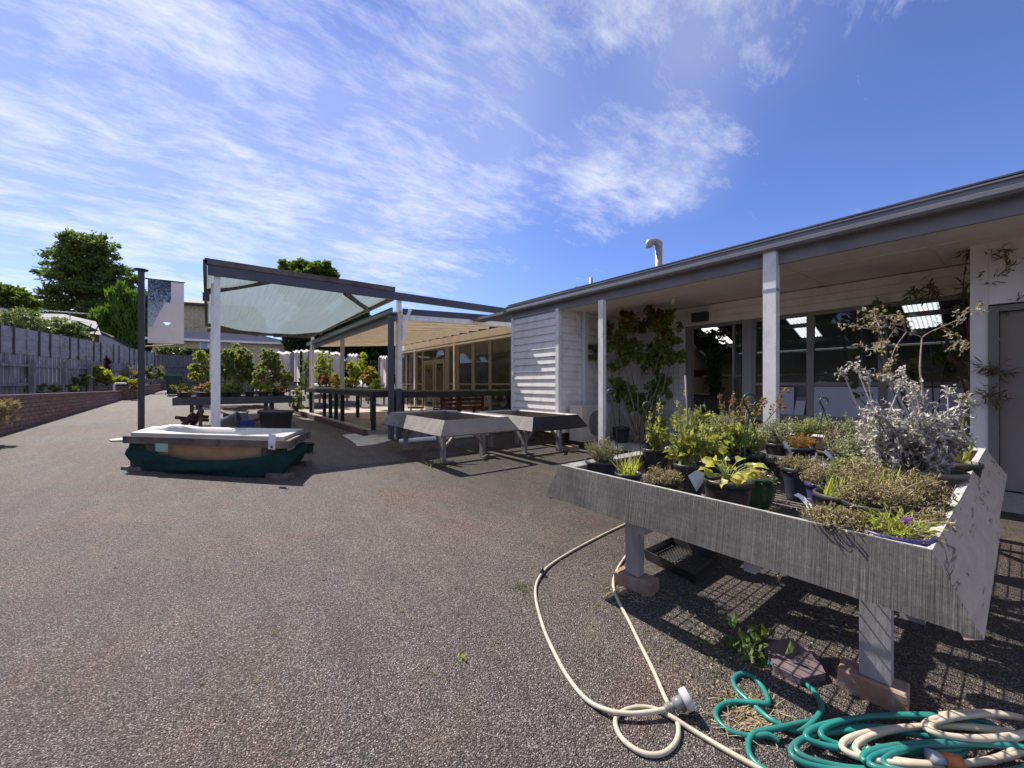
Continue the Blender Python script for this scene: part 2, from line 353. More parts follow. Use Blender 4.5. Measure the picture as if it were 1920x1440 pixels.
# ------------------------------------------------------------ setting
def asphalt_mat():
    m, nt, b = newmat('asphalt')
    tc = nn(nt, 'ShaderNodeTexCoord'); o = tc.outputs['Object']
    vo = nn(nt, 'ShaderNodeTexVoronoi'); lk(nt, o, vo.inputs['Vector']); vo.inputs['Scale'].default_value = 195
    sp = nn(nt, 'ShaderNodeSeparateColor'); lk(nt, vo.outputs['Color'], sp.inputs[0])
    stone = ramp(nt, sp.outputs[0], [(0, (.058,.049,.045)), (.45, (.122,.105,.095)), (.8, (.215,.19,.175)), (.94, (.33,.30,.275)), (1, (.50,.46,.425))])
    gap = ramp(nt, vo.outputs['Distance'], [(.35, 1.0), (.75, .25)])
    c = mixc(nt, 1.0, stone, gap, 'MULTIPLY')
    red = ramp(nt, noise(nt, o, .8, 8, .62, .4), [(.5, 0.0), (.68, .6)])
    c = mixc(nt, red, c, mixc(nt, 1.0, c, (1.35, .86, .78), 'MULTIPLY'))
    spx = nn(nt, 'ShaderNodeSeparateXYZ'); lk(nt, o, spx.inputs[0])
    # darker, dirtier strip by building and under tables, with bench shade painted in
    damp_shade = math_(nt, 'ADD', math_(nt, 'MULTIPLY', spx.outputs[0], .72), math_(nt, 'MULTIPLY', noise(nt, o, 1.4, 7, .65), 1.6))
    damp_shade = ramp(nt, math_(nt, 'MULTIPLY', math_(nt, 'SUBTRACT', damp_shade, 1.85), .9, True), [(0, 0.0), (1, .8)])
    c = mixc(nt, damp_shade, c, mixc(nt, 1.0, c, (.42, .39, .34), 'MULTIPLY'))
    # sandy stain patches and thin weedy crack lines
    sand = math_(nt, 'MULTIPLY', ramp(nt, noise(nt, o, 3.2, 9, .7), [(.56, 0.0), (.72, .6)]), ramp(nt, noise(nt, o, .45, 3, .5), [(.44, 0.0), (.60, 1.0)]))
    sand = math_(nt, 'MULTIPLY', sand, ramp(nt, noise(nt, o, 60, 4, .7), [(.42, 0.0), (.6, 1.0)]))
    c = mixc(nt, sand, c, (.26, .18, .12))
    vc = nn(nt, 'ShaderNodeTexVoronoi', feature='DISTANCE_TO_EDGE'); wv2 = vmath(nt, 'MULTIPLY_ADD', noise(nt, o, 1.2, 6, .6, 0, 'Color'), (.9, .9, 0)); lk(nt, o, wv2.inputs[2]); lk(nt, wv2.outputs[0], vc.inputs['Vector']); vc.inputs['Scale'].default_value = .42
    crk = math_(nt, 'MULTIPLY', ramp(nt, vc.outputs['Distance'], [(.003, 1.0), (.022, 0.0)]), ramp(nt, noise(nt, o, 2.4, 5, .7), [(.47, 0.0), (.60, .75)]))
    crk = math_(nt, 'MULTIPLY', crk, ramp(nt, noise(nt, o, 38, 4, .7), [(.42, .1), (.6, 1.0)]))
    c = mixc(nt, crk, c, (.15, .125, .085))
    moss = ramp(nt, noise(nt, o, 5, 10, .75), [(.64, 0.0), (.76, .35)])
    moss = math_(nt, 'MULTIPLY', moss, ramp(nt, noise(nt, o, .5, 4, .5), [(.45, 0.0), (.62, 1.0)]))
    moss = math_(nt, 'MULTIPLY', moss, ramp(nt, noise(nt, o, 45, 4, .7), [(.45, 0.0), (.6, 1.0)]))
    c = mixc(nt, moss, c, (.17, .145, .085))
    c = mixc(nt, 1.0, c, ramp(nt, noise(nt, o, .35, 8, .6), [(.3, (.86, .87, .90)), (.7, (1.25, 1.24, 1.24))]), 'MULTIPLY')
    c = mixc(nt, 1.0, c, ramp(nt, noise(nt, mapping(nt, o, (1, .25, 1), (0, 0, R(12))), 6, 8, .65), [(.35, (.86, .86, .86)), (.68, (1.16, 1.15, 1.14))]), 'MULTIPLY')
    lk(nt, c, b.inputs['Base Color']); b.inputs['Roughness'].default_value = .72; b.inputs['Specular IOR Level'].default_value = .35
    bn = nn(nt, 'ShaderNodeBump'); bn.inputs['Strength'].default_value = 1.0; bn.inputs['Distance'].default_value = .009
    lk(nt, math_(nt, 'SUBTRACT', 1.0, vo.outputs['Distance']), bn.inputs['Height']); lk(nt, bn.outputs[0], b.inputs['Normal'])
    return m
def build_ground():
    def axis(segs):
        a = []
        for (p, q, n) in segs: a += list(np.linspace(p, q, n, endpoint=False))
        return np.array(a+[segs[-1][1]])
    xs = axis([(-1500, -60, 6), (-60, -10, 20), (-10, 12, 88), (12, 60, 20), (60, 1500, 6)])
    ys = axis([(-300, -12, 5), (-12, 5, 20), (5, 40, 90), (40, 100, 12), (100, 2500, 8)])
    XX, YY = np.meshgrid(xs, ys, indexing='ij'); ZZ = ground(XX, YY)
    V = np.stack([XX, YY, ZZ], -1).reshape(-1, 3); ny = len(ys)
    I, J = np.meshgrid(np.arange(len(xs)-1), np.arange(ny-1), indexing='ij'); a = (I*ny+J).ravel()
    F = np.stack([a, a+ny, a+ny+1, a+1], 1)
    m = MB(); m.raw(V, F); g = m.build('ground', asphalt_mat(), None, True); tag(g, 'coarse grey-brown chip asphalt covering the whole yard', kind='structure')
build_ground()
CONC = surf('concrete', (.42,.40,.37), (.30,.285,.265), .85, 3, bump=.25, bscale=90, dirt=(.12,.10,.08), dscale=2, damt=.6)
CONC2 = surf('concrete_dusty', (.36,.31,.27), (.24,.21,.19), .85, 4, bump=.25, bscale=90, dirt=(.12,.09,.07), dscale=1.5, damt=.6)
def slab(name, x0, x1, y0, y1, z, mat=CONC):
    return tag(MB().box(x0, x1, y0, y1, -.3, z).build(name, mat), None, kind='structure')
slab('veranda_slab', 5.94, 7.2, -6, 5.45, .10)
def poly_slab(name, pts, z, mat):
    n = len(pts); m = MB(); m.add([(x, y, -.3) for x, y in pts]+[(x, y, z) for x, y in pts], [tuple(range(n, 2*n))]+[(k, (k+1) % n, n+(k+1) % n, n+k) for k in range(n)]); return tag(m.build(name, mat), None, kind='structure')
poly_slab('patio_slab', [(2.92,9.38),(3.42,9.2),(3.8,7.9),(7.2,7.9),(7.2,18.5),(2.92,18.5)], .125, CONC2)
# brick edging of the patio slab
BRK = brick('red_brick', (.13,.055,.04), (.10,.045,.035), (.10,.08,.07), .24, .086, 'XY')
ed = MB().box(2.80, 2.917, 9.2, 18.5, -.1, .145).box(3.8, 7.2, 7.78, 7.897, -.1, .145)
tag(ed.build('patio_kerb', BRK), 'dark red brick edging round the patio slab', kind='structure')
def disc(name, c, rx, ry, z, mat, lab, rot=0, n=40):
    m = MB(); vs = []
    for k in range(n):
        t = 2*math.pi*k/n; r = 1+.04*math.sin(3*t+1)+.03*math.sin(7*t)
        x, y = rx*r*math.cos(t), ry*r*math.sin(t); vs.append((c[0]+x*math.cos(rot)-y*math.sin(rot), c[1]+x*math.sin(rot)+y*math.cos(rot)))
    g0 = float(ground(c[0], c[1]))
    m.add([(x, y, g0-.1) for x, y in vs]+[(x, y, z+g0) for x, y in vs], [tuple(range(n, 2*n))]+[(k, (k+1) % n, n+(k+1) % n, n+k) for k in range(n)])
    return tag(m.build(name, mat), lab, kind='structure')
pc = onz(680, 823.5, 0)
disc('concrete_pad', (pc.x, pc.y), 0.70, 1.30, .018, surf('concrete_pale', (.50,.47,.42), (.36,.34,.31), .85, 5, bump=.2, bscale=80, dirt=(.16,.13,.1), dscale=3, damt=.6), 'pale round concrete patch in the asphalt', -YAW)

# ------------------------------------------------------------ building
CREAM = surf('cream_paint', (.82,.75,.65), (.77,.70,.60), .55, 4, bump=.05, dirt=(.25,.22,.18), dscale=3, damt=.3)
SOFF = surf('soffit_paint', (.84,.77,.68), (.80,.73,.64), .6, 2, bump=.03, dirt=(.3,.26,.2), dscale=1.2, damt=.25)
BOARD = surf('weatherboard_paint', (.80,.77,.74), (.72,.69,.66), .5, 3, (1,.15,1), bump=.06, dirt=(.28,.26,.24), dscale=5, damt=.35)
WHITE = surf('white_paint', (.82,.80,.78), (.76,.74,.72), .45, 5, bump=.05, dirt=(.3,.27,.23), dscale=8, damt=.35)
GREYP = surf('grey_paint', (.215,.205,.205), (.185,.175,.175), .5, 4, bump=.05, dirt=(.10,.09,.09), dscale=3, damt=.3)
DARKP = surf('charcoal_paint', (.045,.045,.055), (.035,.035,.042), .45, 4, bump=.05)
FRAME = surf('window_frame_paint', (.27,.25,.225), (.22,.205,.185), .5, 5, bump=.04)
BROWN = surf('brown_frame_paint', (.20,.165,.12), (.16,.13,.095), .5, 5, bump=.05)
GUT = surf('gutter_metal', (.20,.195,.21), (.17,.165,.18), .32, 3, bump=.02, spec=.6)
GL = glassm()
bld = thing('shop_building', (7.2, 2, 0), 'long low nursery building with cream weatherboards, veranda and dark fascia', 'building')
XW, XF = 7.27, 5.35       # window wall plane and veranda front plane
def lap_siding_X(m, X, y0, y1, z0, z1, e=.15):       # boards on a plane X=const, facing -X
    z = z0
    while z < z1-.01:
        t = min(z+e, z1); m.hexa([(X-.036,y0,z),(X+.02,y0,z),(X+.02,y1,z),(X-.036,y1,z),(X-.012,y0,t),(X+.02,y0,t),(X+.02,y1,t),(X-.012,y1,t)]); z += e
def lap_siding_Y(m, Y, x0, x1, z0, z1, e=.15):       # facing -Y
    z = z0
    while z < z1-.01:
        t = min(z+e, z1); m.hexa([(x0,Y-.036,z),(x1,Y-.036,z),(x1,Y+.02,z),(x0,Y+.02,z),(x0,Y-.012,t),(x1,Y-.012,t),(x1,Y+.02,t),(x0,Y+.02,t)]); z += e
m = MB(); lap_siding_X(m, XF+.03, 5.56, 6.87, .25, 2.68); lap_siding_Y(m, 5.49, XF+.09, 7.2, .25, 2.68)
sid = m.build('weatherboard_siding', BOARD, bld)
MB().box(XF-.01, XF+.075, 5.46, 5.545, .2, 2.66).build('corner_trim', WHITE, bld)
MB().box(XF-.01, XF+.075, 6.875, 6.95, .2, 2.66).build('corner_trim', WHITE, bld); MB().box(XF+.1, 7.2, 6.87, 6.95, .2, 2.7).build('side_wall', WHITE, bld)
MB().box(XF-.20, XF+.12, 6.99, 8.25, 2.74, 2.80).build('shadow_flashing', GREYP, bld)  # box added and shaped to cast the diagonal shadow on the weatherboards
MB().box(XF+.05, 7.19, 5.52, 6.86, -.1, .248).build('brick_base', BRK, bld)
dp = MB().box(5.98, 6.06, 5.36, 5.45, .05, 2.64).build('downpipe', surf('downpipe_paint', (.55,.60,.63), (.5,.55,.58), .45, 3, bump=.03), bld)
# walls: brick base, lintel boards, piers
ys_ = lambda x: yX(x, XW)
y_l, y_d0, y_d1, y_w0 = 5.48, ys_(1296), ys_(1393), ys_(1411)
m = MB(); m.box(XW, XW+.2, .34, y_w0, -.1, .60); m.build('brick_sill_wall', BRK, bld)
m = MB(); z = 2.30
for k in range(3): m.box(XW-.015, XW+.15, -.0+.34, y_l, z, z+.112); z += .116
m.build('lintel_boards', CREAM, bld)
m = MB(); lap_siding_X(m, XW+.0, y_d0+.12, y_l, .1, 2.28, .18); m.build('rear_siding', BOARD, bld)
MB().box(XW-.03, XW+.16, y_d1, y_w0, .1, 2.297).build('pier', surf('pier_paint', (.30,.29,.30), (.27,.26,.27), .5, 4, bump=.04), bld)
# sliding door and its frame
m = MB(); m.box(XW, XW+.1, y_d0, y_d0+.11, .1, 2.297).box(XW-.005, XW+.1, y_d1+.002, y_d0-.002, 2.24, 2.297)
m.box(XW+.02, XW+.07, ys_(1376), ys_(1372), .1, 2.238).build('door_frame', FRAME, bld)
dr = MB().box(XW+.03, XW+.036, ys_(1372)-.0-.30, ys_(1372), .14, 2.2).build('sliding_door', GL, bld)
MB().box(XW+.0, XW+.02, ys_(1372)-.06, ys_(1372)-.03, 1.0, 1.3).build('door_handle', DARKP, dr)
# shop counter panel seen low in the doorway
# windows with transom
muls = [y_w0, ys_(1519), ys_(1655), .36]
for i in range(3):
    a, b_ = muls[i], muls[i+1]
    f = MB()
    f.box(XW-.01, XW+.07, b_, b_+.045, .66, 2.296).box(XW-.01, XW+.07, a-.045, a, .66, 2.296)
    f.box(XW-.012, XW+.065, b_+.047, a-.047, 2.24, 2.296).box(XW-.012, XW+.065, b_+.047, a-.047, 1.175, 1.225).box(XW-.012, XW+.065, b_+.047, a-.047, .66, .72)
    fo = f.build('window', FRAME, bld)
    MB().box(XW+.02, XW+.025, b_+.05, a-.05, .72, 1.175).box(XW+.02, XW+.025, b_+.05, a-.05, 1.225, 2.24).build('pane', GL, fo)
MB().box(XW-.07, XW+.1, .36, y_w0, .605, .655).build('window_sill', FRAME, bld)
# projecting wall with the door, right of the windows
XD = 6.40
yp0 = yX(1819, XD); yp1 = yX(1853, XD)
m = MB(); m.box(XD, 7.6, yp1, yp0, .1, 2.66); m.box(XD, 7.6, -6, yp1-.001, 2.02, 2.66); m.box(XD, 7.6, -6, yp1-1.0, .1, 2.02)
m.build('rendered_wall', surf('render_paint', (.80,.74,.69), (.74,.69,.64), .6, 2, bump=.05, dirt=(.35,.32,.3), dscale=1.5, damt=.25), bld)
m = MB(); m.box(XD-.02, XD+.08, yp1-.07, yp1-.002, .1, 2.0).box(XD-.02, XD+.08, yp1-1.0, yp1-.93, .1, 2.0).box(XD-.018, XD+.08, yp1-.928, yp1-.072, 1.94, 2.0)
m.build('entry_door_frame', surf('door_frame_paint', (.20,.185,.17), (.17,.16,.145), .5, 3, bump=.03), bld)
dd = MB().box(XD+.03, XD+.06, yp1-.925, yp1-.075, .12, 1.935).build('entry_door', surf('door_paint', (.22,.185,.165), (.20,.17,.15), .5, 2, bump=.03), bld)
MB().box(XD-.02, XD+.028, yp1-.86, yp1-.83, .95, 1.10).build('door_handle', surf('steel', (.5,.5,.5), (.4,.4,.4), .35, metal=.9), dd)
# soffit, battens, fascia, gutter, roof
SO = MB().box(XF+.04, XW+.4, -6, 6.95, 2.66, 2.70).build('soffit', SOFF, bld)
m = MB()
for y in np.arange(-5.4, 5.5, 1.2): m.box(XF+.06, XW-.02, y-.012, y+.012, 2.651, 2.659)
m.box(XF+.7, XF+.724, -6, 5.4, 2.6515, 2.659)
m.build('soffit_batten', CREAM, SO)
MB().box(XF, XF+.035, -6, 6.95, 2.615, 2.84).build('fascia', GREYP, bld)
prof = [(XF-.005,2.80),(XF-.02,2.765),(XF-.11,2.765),(XF-.135,2.79),(XF-.135,2.83),(XF-.12,2.845),(XF-.12,2.875),(XF-.14,2.885),(XF-.14,2.90),(XF-.125,2.90),(XF-.11,2.87),(XF-.11,2.80),(XF-.03,2.785),(XF-.005,2.90)]
n_ = len(prof); m = MB(); m.add([(x, -6, z) for x, z in prof]+[(x, 6.98, z) for x, z in prof], [(i, i+1, n_+i+1, n_+i) for i in range(n_-1)])
m.hexa([(XF-.135,6.965,2.768),(XF,6.965,2.768),(XF,6.975,2.768),(XF-.135,6.975,2.768),(XF-.135,6.965,2.9),(XF,6.965,2.9),(XF,6.975,2.9),(XF-.135,6.975,2.9)])
m.build('gutter', GUT, bld)
ROOFM = surf('roof_steel', (.10,.10,.12), (.08,.08,.10), .4, 3, bump=.03)
def corr_sheet(m, x0, x1, y0, y1, z0, z1, p=.076, a=.009, along='X'):
    ys = np.arange(y0, y1+.001, p/6); n = len(ys)
    zz = a*np.cos(2*np.pi*ys/p)
    V = np.concatenate([np.stack([np.full(n, x0), ys, z0+zz], 1), np.stack([np.full(n, x1), ys, z1+zz], 1)])
    i = np.arange(n-1); m.raw(V, np.stack([i, i+n, i+n+1, i+1], 1))
# shop roof with translucent strips
strips = [(3.38, 3.88), (1.1, 1.66), (5.68, 6.18)]
XR, ZR, XB, ZB = 10.3, 3.6, 14.2, 2.235            # ridge and back eave
def zr_at(x): return 2.925+(ZR-2.925)*(x-XF+.1)/(XR-XF+.1) if x <= XR else ZR+(ZB-ZR)*(x-XR)/(XB-XR)
m = MB()
def rsheet(m, x0, x1, y0, y1, t=.015):
    a_, b_ = zr_at(x0), zr_at(x1); m.hexa([(x0,y0,a_),(x1,y0,b_),(x1,y1,b_),(x0,y1,a_),(x0,y0,a_+t),(x1,y0,b_+t),(x1,y1,b_+t),(x0,y1,a_+t)])
rsheet(m, XF-.1, XR, -6, 6.97)
S0, S1 = 11.5, 13.4
ed_ = sorted([q for st in strips for q in st]); ed_ = [-6]+ed_+[6.97]
for i in range(0, len(ed_), 2): rsheet(m, XR+.001, XB, ed_[i], ed_[i+1]-.001)
for (a, b_) in strips: rsheet(m, XR+.001, S0, a, b_-.001); rsheet(m, S1, XB, a, b_-.001)
m.box(7.3, 17, 6.971, 19, 3.06, 3.08)
rf = m.build('roof', ROOFM, bld)
ms, nts, bs = newmat('skylight_sheet')
trn = nn(nts, 'ShaderNodeBsdfTranslucent'); trn.inputs[0].default_value = (.9,.9,.88,1); lk(nts, trn.outputs[0], nts.nodes['Material Output'].inputs['Surface'])
for (a, b_) in strips:
    m = MB(); corr_sheet(m, S0+.001, S1-.001, a, b_, zr_at(S0)+.005, zr_at(S1)+.005); m.build('skylight', ms, rf)
m = MB()
for x in (8.6, 10.25, 11.45, 12.5, 13.45): zz_ = zr_at(x); m.box(x-.035, x+.035, -5.9, 6.9, zz_-.13, zz_-.02)
for y in (-1.5, 2.45, 4.7):
    for (xa, xb) in ((7.4, XR-.05), (XR+.0, XB-.05)): m.hexa([(xa,y-.03,zr_at(xa)-.30),(xb,y-.03,zr_at(xb)-.30),(xb,y+.03,zr_at(xb)-.30),(xa,y+.03,zr_at(xa)-.30),(xa,y-.03,zr_at(xa)-.132),(xb,y-.03,zr_at(xb)-.132),(xb,y+.03,zr_at(xb)-.132),(xa,y+.03,zr_at(xa)-.132)])
m.build('purlin', surf('dark_timber', (.06,.05,.045), (.04,.035,.03), .7), rf)
# inside of the shop
INT = surf('inside_wall', (.42,.34,.24), (.36,.29,.20), .8, 2, bump=0)
m = MB(); m.box(XW+.2, 14.3, -6.1, -6, 0, 3.7).box(XB+.01, 14.3, -5.99, 6.98, 0, 2.23).box(XW+.2, XB, 6.99, 7.05, 0, 3.7).box(17, 17.1, 7.06, 19, 0, 3.06).box(7.4, 17, 19.01, 19.1, 0, 3.05)
m.build('inner_wall', INT, bld)
MB().box(XW+.21, 17, -6, 19, .05, .12).build('shop_floor', surf('shop_floor', (.10,.09,.085), (.08,.075,.07), .5, 2), bld)
pn = surf('white_panel', (.50,.51,.56), (.44,.45,.50), .5, 2, bump=0)
for (a, b_, z1) in ((ys_(1514), ys_(1464), 1.15), (ys_(1650), ys_(1524), 1.16), (ys_(1815), ys_(1662), 1.15)):
    MB().hexa([(XW+.28,b_,.5),(XW+.30,b_,.5),(XW+.30,a,.5),(XW+.28,a,.5),(XW+.12,b_,z1),(XW+.14,b_,z1),(XW+.14,a,z1),(XW+.12,a,z1)]) if False else None
def leaning_panel(ya, yb, z0, z1, dx=.2, skew=.0, lab=''):
    y0, y1 = min(ya, yb), max(ya, yb)
    o = MB().hexa([(XW+.002,y0,.722),(XW+.012,y0,.722),(XW+.012,y1,.722),(XW+.002,y1,.722),(XW+.002+dx*.04,y0+skew,z1),(XW+.012+dx*.04,y0+skew,z1),(XW+.012+dx*.04,y1+skew,z1),(XW+.002+dx*.04,y1+skew,z1)]).build('panel', pn)
    tag(o, lab, 'panel', 'white sheets set in the lower shop windows')
leaning_panel(ys_(1463), ys_(1488), .62, 1.15, .12, 0, 'narrow white sheet in the lower window just right of the large veranda post')
leaning_panel(ys_(1488), ys_(1506), .62, 1.16, .9, -.06, 'tilted white sheet leaning beside the first window mullion')
leaning_panel(ys_(1524), ys_(1648), .62, 1.16, .15, 0, 'wide white sheet filling the lower middle window pane')
leaning_panel(ys_(1662), ys_(1808), .62, 1.15, .15, 0, 'wide white sheet filling the lower right window pane behind the silver plant')
sh = thing('shelving', (8.6, 2.5, .12), 'white shop shelf running behind the upper window panes', 'shelf')
MB().box(8.4, 8.85, .6, 4.2, 1.36, 1.385).build('shelf_board', WHITE, sh)
for y in (.7, 1.9, 3.0, 4.1): MB().box(8.8, 8.84, y-.02, y+.02, .12, 2.1).build('upright', FRAME, sh)
ct = thing('shop_counter', (9.2, 5.6, .12), 'grey shop counter seen through the open doorway', 'counter')
MB().box(9.1, 9.8, 4.5, 6.6, .12, .92).build('counter_front', surf('counter_grey', (.30,.31,.36), (.27,.28,.33), .5), ct)
MB().box(9.05, 9.85, 4.45, 6.65, .92, .96).build('counter_top', surf('counter_top', (.12,.10,.09), None, .4), ct)
bn_ = thing('shop_banner', (11, 7, 1.3), 'magenta and green banner hanging inside the shop doorway', 'banner')
MB().box(11.2, 11.21, 5.2, 6.9, 1.42, 1.6).build('banner_top', surf('magenta', (.35,.03,.13), None, .6), bn_)
MB().box(11.2, 11.21, 6.2, 6.9, 1.0, 1.415).build('banner_lower', surf('green_cloth', (.02,.22,.10), None, .6), bn_)
# veranda posts
def post(x, y, s, z1, name='veranda_post', mat=WHITE, band=None):
    o = MB().box(x-s/2, x+s/2, y-s*.6, y+s*.6, 0, z1).build(name, mat, bld)
    if band: MB().box(x-s/2-.004, x+s/2+.004, y-s*.6-.004, y+s*.6+.004, band, band+.03).build('post_band', surf('band', (.35,.37,.45), None, .5), o)
    return o
pA = onX(1129, 720, XF-.02); pB = onX(1446, 720, XF-.02)
post(pA.x, pA.y, .085, 2.625); post(pB.x, pB.y, .115, 2.765, band=2.3)
# annex: glazed wall with beams (Y 6.95 .. 18)
XG = 7.2
m = MB(); m.box(XG-.03, XG+.1, 6.96, 18.2, 2.62, 2.69).box(XG-.05, XG+.1, 6.96, 18.2, 2.72, 2.96); m.build('wall_beam', CREAM, bld)
m = MB(); m.box(XG, XG+.1, 6.96, 18.2, .10, .26); m.build('glazed_wall_sill', CREAM, bld)
yy = lambda x: yX(x, XG)
wins = [(956,921),(916,889),(884,860),(849,842),(791,782),(777,763),(760,750)]
for (a, b_) in wins:
    ya, yb = yy(a), yy(b_); f = MB()
    f.box(XG, XG+.06, ya-.04, ya, .262, 2.618).box(XG, XG+.06, yb, yb+.04, .262, 2.618).box(XG+.002, XG+.058, ya+.001, yb-.001, 1.17, 1.22).box(XG+.002, XG+.058, ya+.001, yb-.001, .262, .31).box(XG+.002, XG+.058, ya+.001, yb-.001, 2.57, 2.618)
    fo = f.build('glazed_window', BROWN, bld)
    MB().box(XG+.025, XG+.03, ya, yb, .31, 1.17).box(XG+.025, XG+.03, ya, yb, 1.22, 2.57).build('pane', GL, fo)
for (a, b_) in ((920,917),(888.5,885),(859.5,850),(841.5,834),(793.5,791.5),(781.5,777.5),(762.5,760.5),(749,742)):
    MB().box(XG+.003, XG+.1, yy(a)+.002, yy(b_)-.002, .262, 2.617).build('wall_mullion', BROWN, bld)
for (a, b_) in ((833,814.5),(813.5,794)):
    ya, yb = yy(a), yy(b_)
    d_ = MB().box(XG+.01, XG+.05, ya+.01, ya+.12, .14, 2.1).box(XG+.01, XG+.05, yb-.12, yb-.01, .14, 2.1).box(XG+.011, XG+.049, ya+.121, yb-.121, 2.0, 2.1).box(XG+.011, XG+.049, ya+.121, yb-.121, .14, .3).build('glazed_door', BROWN, bld)
    MB().box(XG+.028, XG+.033, ya+.12, yb-.12, .3, 2.0).build('pane', GL, d_)
    g_ = MB()
    for k in np.arange(-2, 3, .13):
        for sg in (-1, 1):
            y0_, z0_ = ya+.12, .3+k; L_ = yb-ya-.24
            z1_ = z0_+sg*L_*1.0
            if .32 < z0_ < 1.98 and .32 < z1_ < 1.98: g_.bar((XG+.018, y0_, z0_), (XG+.018, y0_+L_, z1_), .006, .012)
    g_.build('door_grille', BROWN, d_)
MB().box(XG+.0, XG+.07, yy(833), yy(794), 2.11, 2.17).box(XG+.003, XG+.07, yy(833), yy(794), 2.56, 2.615).build('door_head', BROWN, bld)
MB().box(XG+.025, XG+.03, yy(833), yy(794), 2.172, 2.558).build('fanlight', GL, bld)
for x in (779, 906/8+740): MB().box(XG-.06, XG-.031, yy(x)-.05, yy(x)+.05, .13, 2.97).build('pilaster', CREAM, bld)
# flue and vent pipe
f0 = P(1235, 503, 8.6); zt = P(1235, 455, 8.6).z
fl = MB().tube([(f0.x, f0.y, 2.9), (f0.x, f0.y, zt-.1)], .078, 14).build('flue', surf('galvanised', (.36,.34,.32), (.28,.26,.25), .5, 6, metal=.4, dirt=(.2,.15,.1)), bld, True)
q = P(1217, 462, 8.6)
m = MB().tube(cat_rom([(f0.x, f0.y, zt-.1), (f0.x, f0.y, zt-.02), (f0.x*.5+q.x*.5, f0.y*.5+q.y*.5, zt+.02), (q.x, q.y, zt-.01), (q.x, q.y, zt-.10)], 6), .075, 14)
m.build('flue_cowl', MATS['galvanised'], fl, True)
v0 = P(1108, 530, 9.5); MB().tube([(v0.x, v0.y, 2.9), (v0.x, v0.y, P(1108, 521, 9.5).z)], .045, 10).build('vent_pipe', MATS['galvanised'], bld, True)
# light fitting under soffit, box on lintel
lp = onX(1262, 566, 6.3); MB().lathe((lp.x, lp.y, 2.57), [(.0, 0), (.03, .005), (.035, .03), (.025, .05), (.05, .06), (.05, .08)], 14).build('soffit_light', surf('lamp_plastic', (.7,.65,.5), None, .4), bld, True)
lb = onX(1312, 593, XW-.1); MB().box(lb.x-.06, lb.x+.08, lb.y-.13, lb.y+.13, lb.z-.09, lb.z+.07).build('sensor_box', surf('box_brown', (.07,.055,.045), None, .6), bld)

# ------------------------------------------------------------ patio cover
pat = thing('patio_cover', (5, 12, 0), 'open patio roof with cream rafters and grey gutter left of the weatherboards', 'patio roof')
XE, Y0, Y1 = 3.28, 8.32, 17.5
za, zb = 2.70, 2.98
def pz(x): return za+(x-XE)/(XG-XE)*(zb-za)
m = MB()
for y in np.arange(Y0+.30, Y1, .62): m.hexa([(XE,y-.025,pz(XE)-.02),(XG-.06,y-.025,pz(XG)-.02),(XG-.06,y+.025,pz(XG)-.02),(XE,y+.025,pz(XE)-.02),(XE,y-.025,pz(XE)+.07),(XG-.06,y-.025,pz(XG)+.07),(XG-.06,y+.025,pz(XG)+.07),(XE,y+.025,pz(XE)+.07)])
m.build('rafter', CREAM, pat)
mt, ntt, bt = newmat('patio_sheet'); bt.inputs['Base Color'].default_value = (.86,.81,.72,1)
t_ = nn(ntt, 'ShaderNodeBsdfTranslucent'); t_.inputs[0].default_value = (.85,.79,.68,1); mx = nn(ntt, 'ShaderNodeMixShader'); mx.inputs[0].default_value = .6
lk(ntt, bt.outputs[0], mx.inputs[1]); lk(ntt, t_.outputs[0], mx.inputs[2]); lk(ntt, mx.outputs[0], ntt.nodes['Material Output'].inputs['Surface'])
m = MB(); m.hexa([(XE-.05,Y0+.02,pz(XE)+.072),(XG,Y0+.02,pz(XG)+.072),(XG,Y1,pz(XG)+.072),(XE-.05,Y1,pz(XE)+.072),(XE-.05,Y0+.02,pz(XE)+.078),(XG,Y0+.02,pz(XG)+.078),(XG,Y1,pz(XG)+.078),(XE-.05,Y1,pz(XE)+.078)])
m.build('roof_sheet', mt, pat)
MB().box(XE-.03, XE-.002, Y0-.02, Y1, 2.58, 2.74).build('eave_beam', GREYP, pat)
prof2 = [(XE-.03,2.76),(XE-.05,2.725),(XE-.13,2.725),(XE-.15,2.75),(XE-.15,2.79),(XE-.135,2.80),(XE-.135,2.825),(XE-.155,2.835),(XE-.155,2.845),(XE-.12,2.845),(XE-.12,2.75),(XE-.03,2.75)]
n_ = len(prof2); m = MB(); m.add([(x, Y0-.03, z) for x, z in prof2]+[(x, Y1+.05, z) for x, z in prof2], [(i, i+1, n_+i+1, n_+i) for i in range(n_-1)]+[tuple(range(n_-1, -1, -1))])
m.build('gutter', GUT, pat)
def xbeam(x0, x1, y0, y1, zf0, zf1):     # zf: (bottom, top) at x0 and x1
    return MB().hexa([(x0,y0,zf0[0]),(x1,y0,zf1[0]),(x1,y1,zf1[0]),(x0,y1,zf0[0]),(x0,y0,zf0[1]),(x1,y0,zf1[1]),(x1,y1,zf1[1]),(x0,y1,zf0[1])])
xbeam(XE+.1, 7.19, Y0-.05, Y0-.005, (2.72, 2.85), (2.86, 3.02)).build('barge_board', surf('slate_paint', (.07,.072,.095), (.055,.057,.075), .45, 3), pat)
xbeam(XE+.1, 7.19, Y0-.04, Y0+.01, (2.60, 2.718), (2.74, 2.858)).build('front_rafter', WHITE, pat)
for (x, yv) in ((583, 17.0), (642, 0)):
    if yv: p_ = onX(x, 700, XE+.03)
    else: p_ = onX(x, 700, XE+.03)
    MB().box(p_.x-.05, p_.x+.05, p_.y-.05, p_.y+.05, .12, 2.60).build('post', surf('beige_post', (.42,.38,.35), (.38,.34,.31), .5, 4, bump=.04), pat)
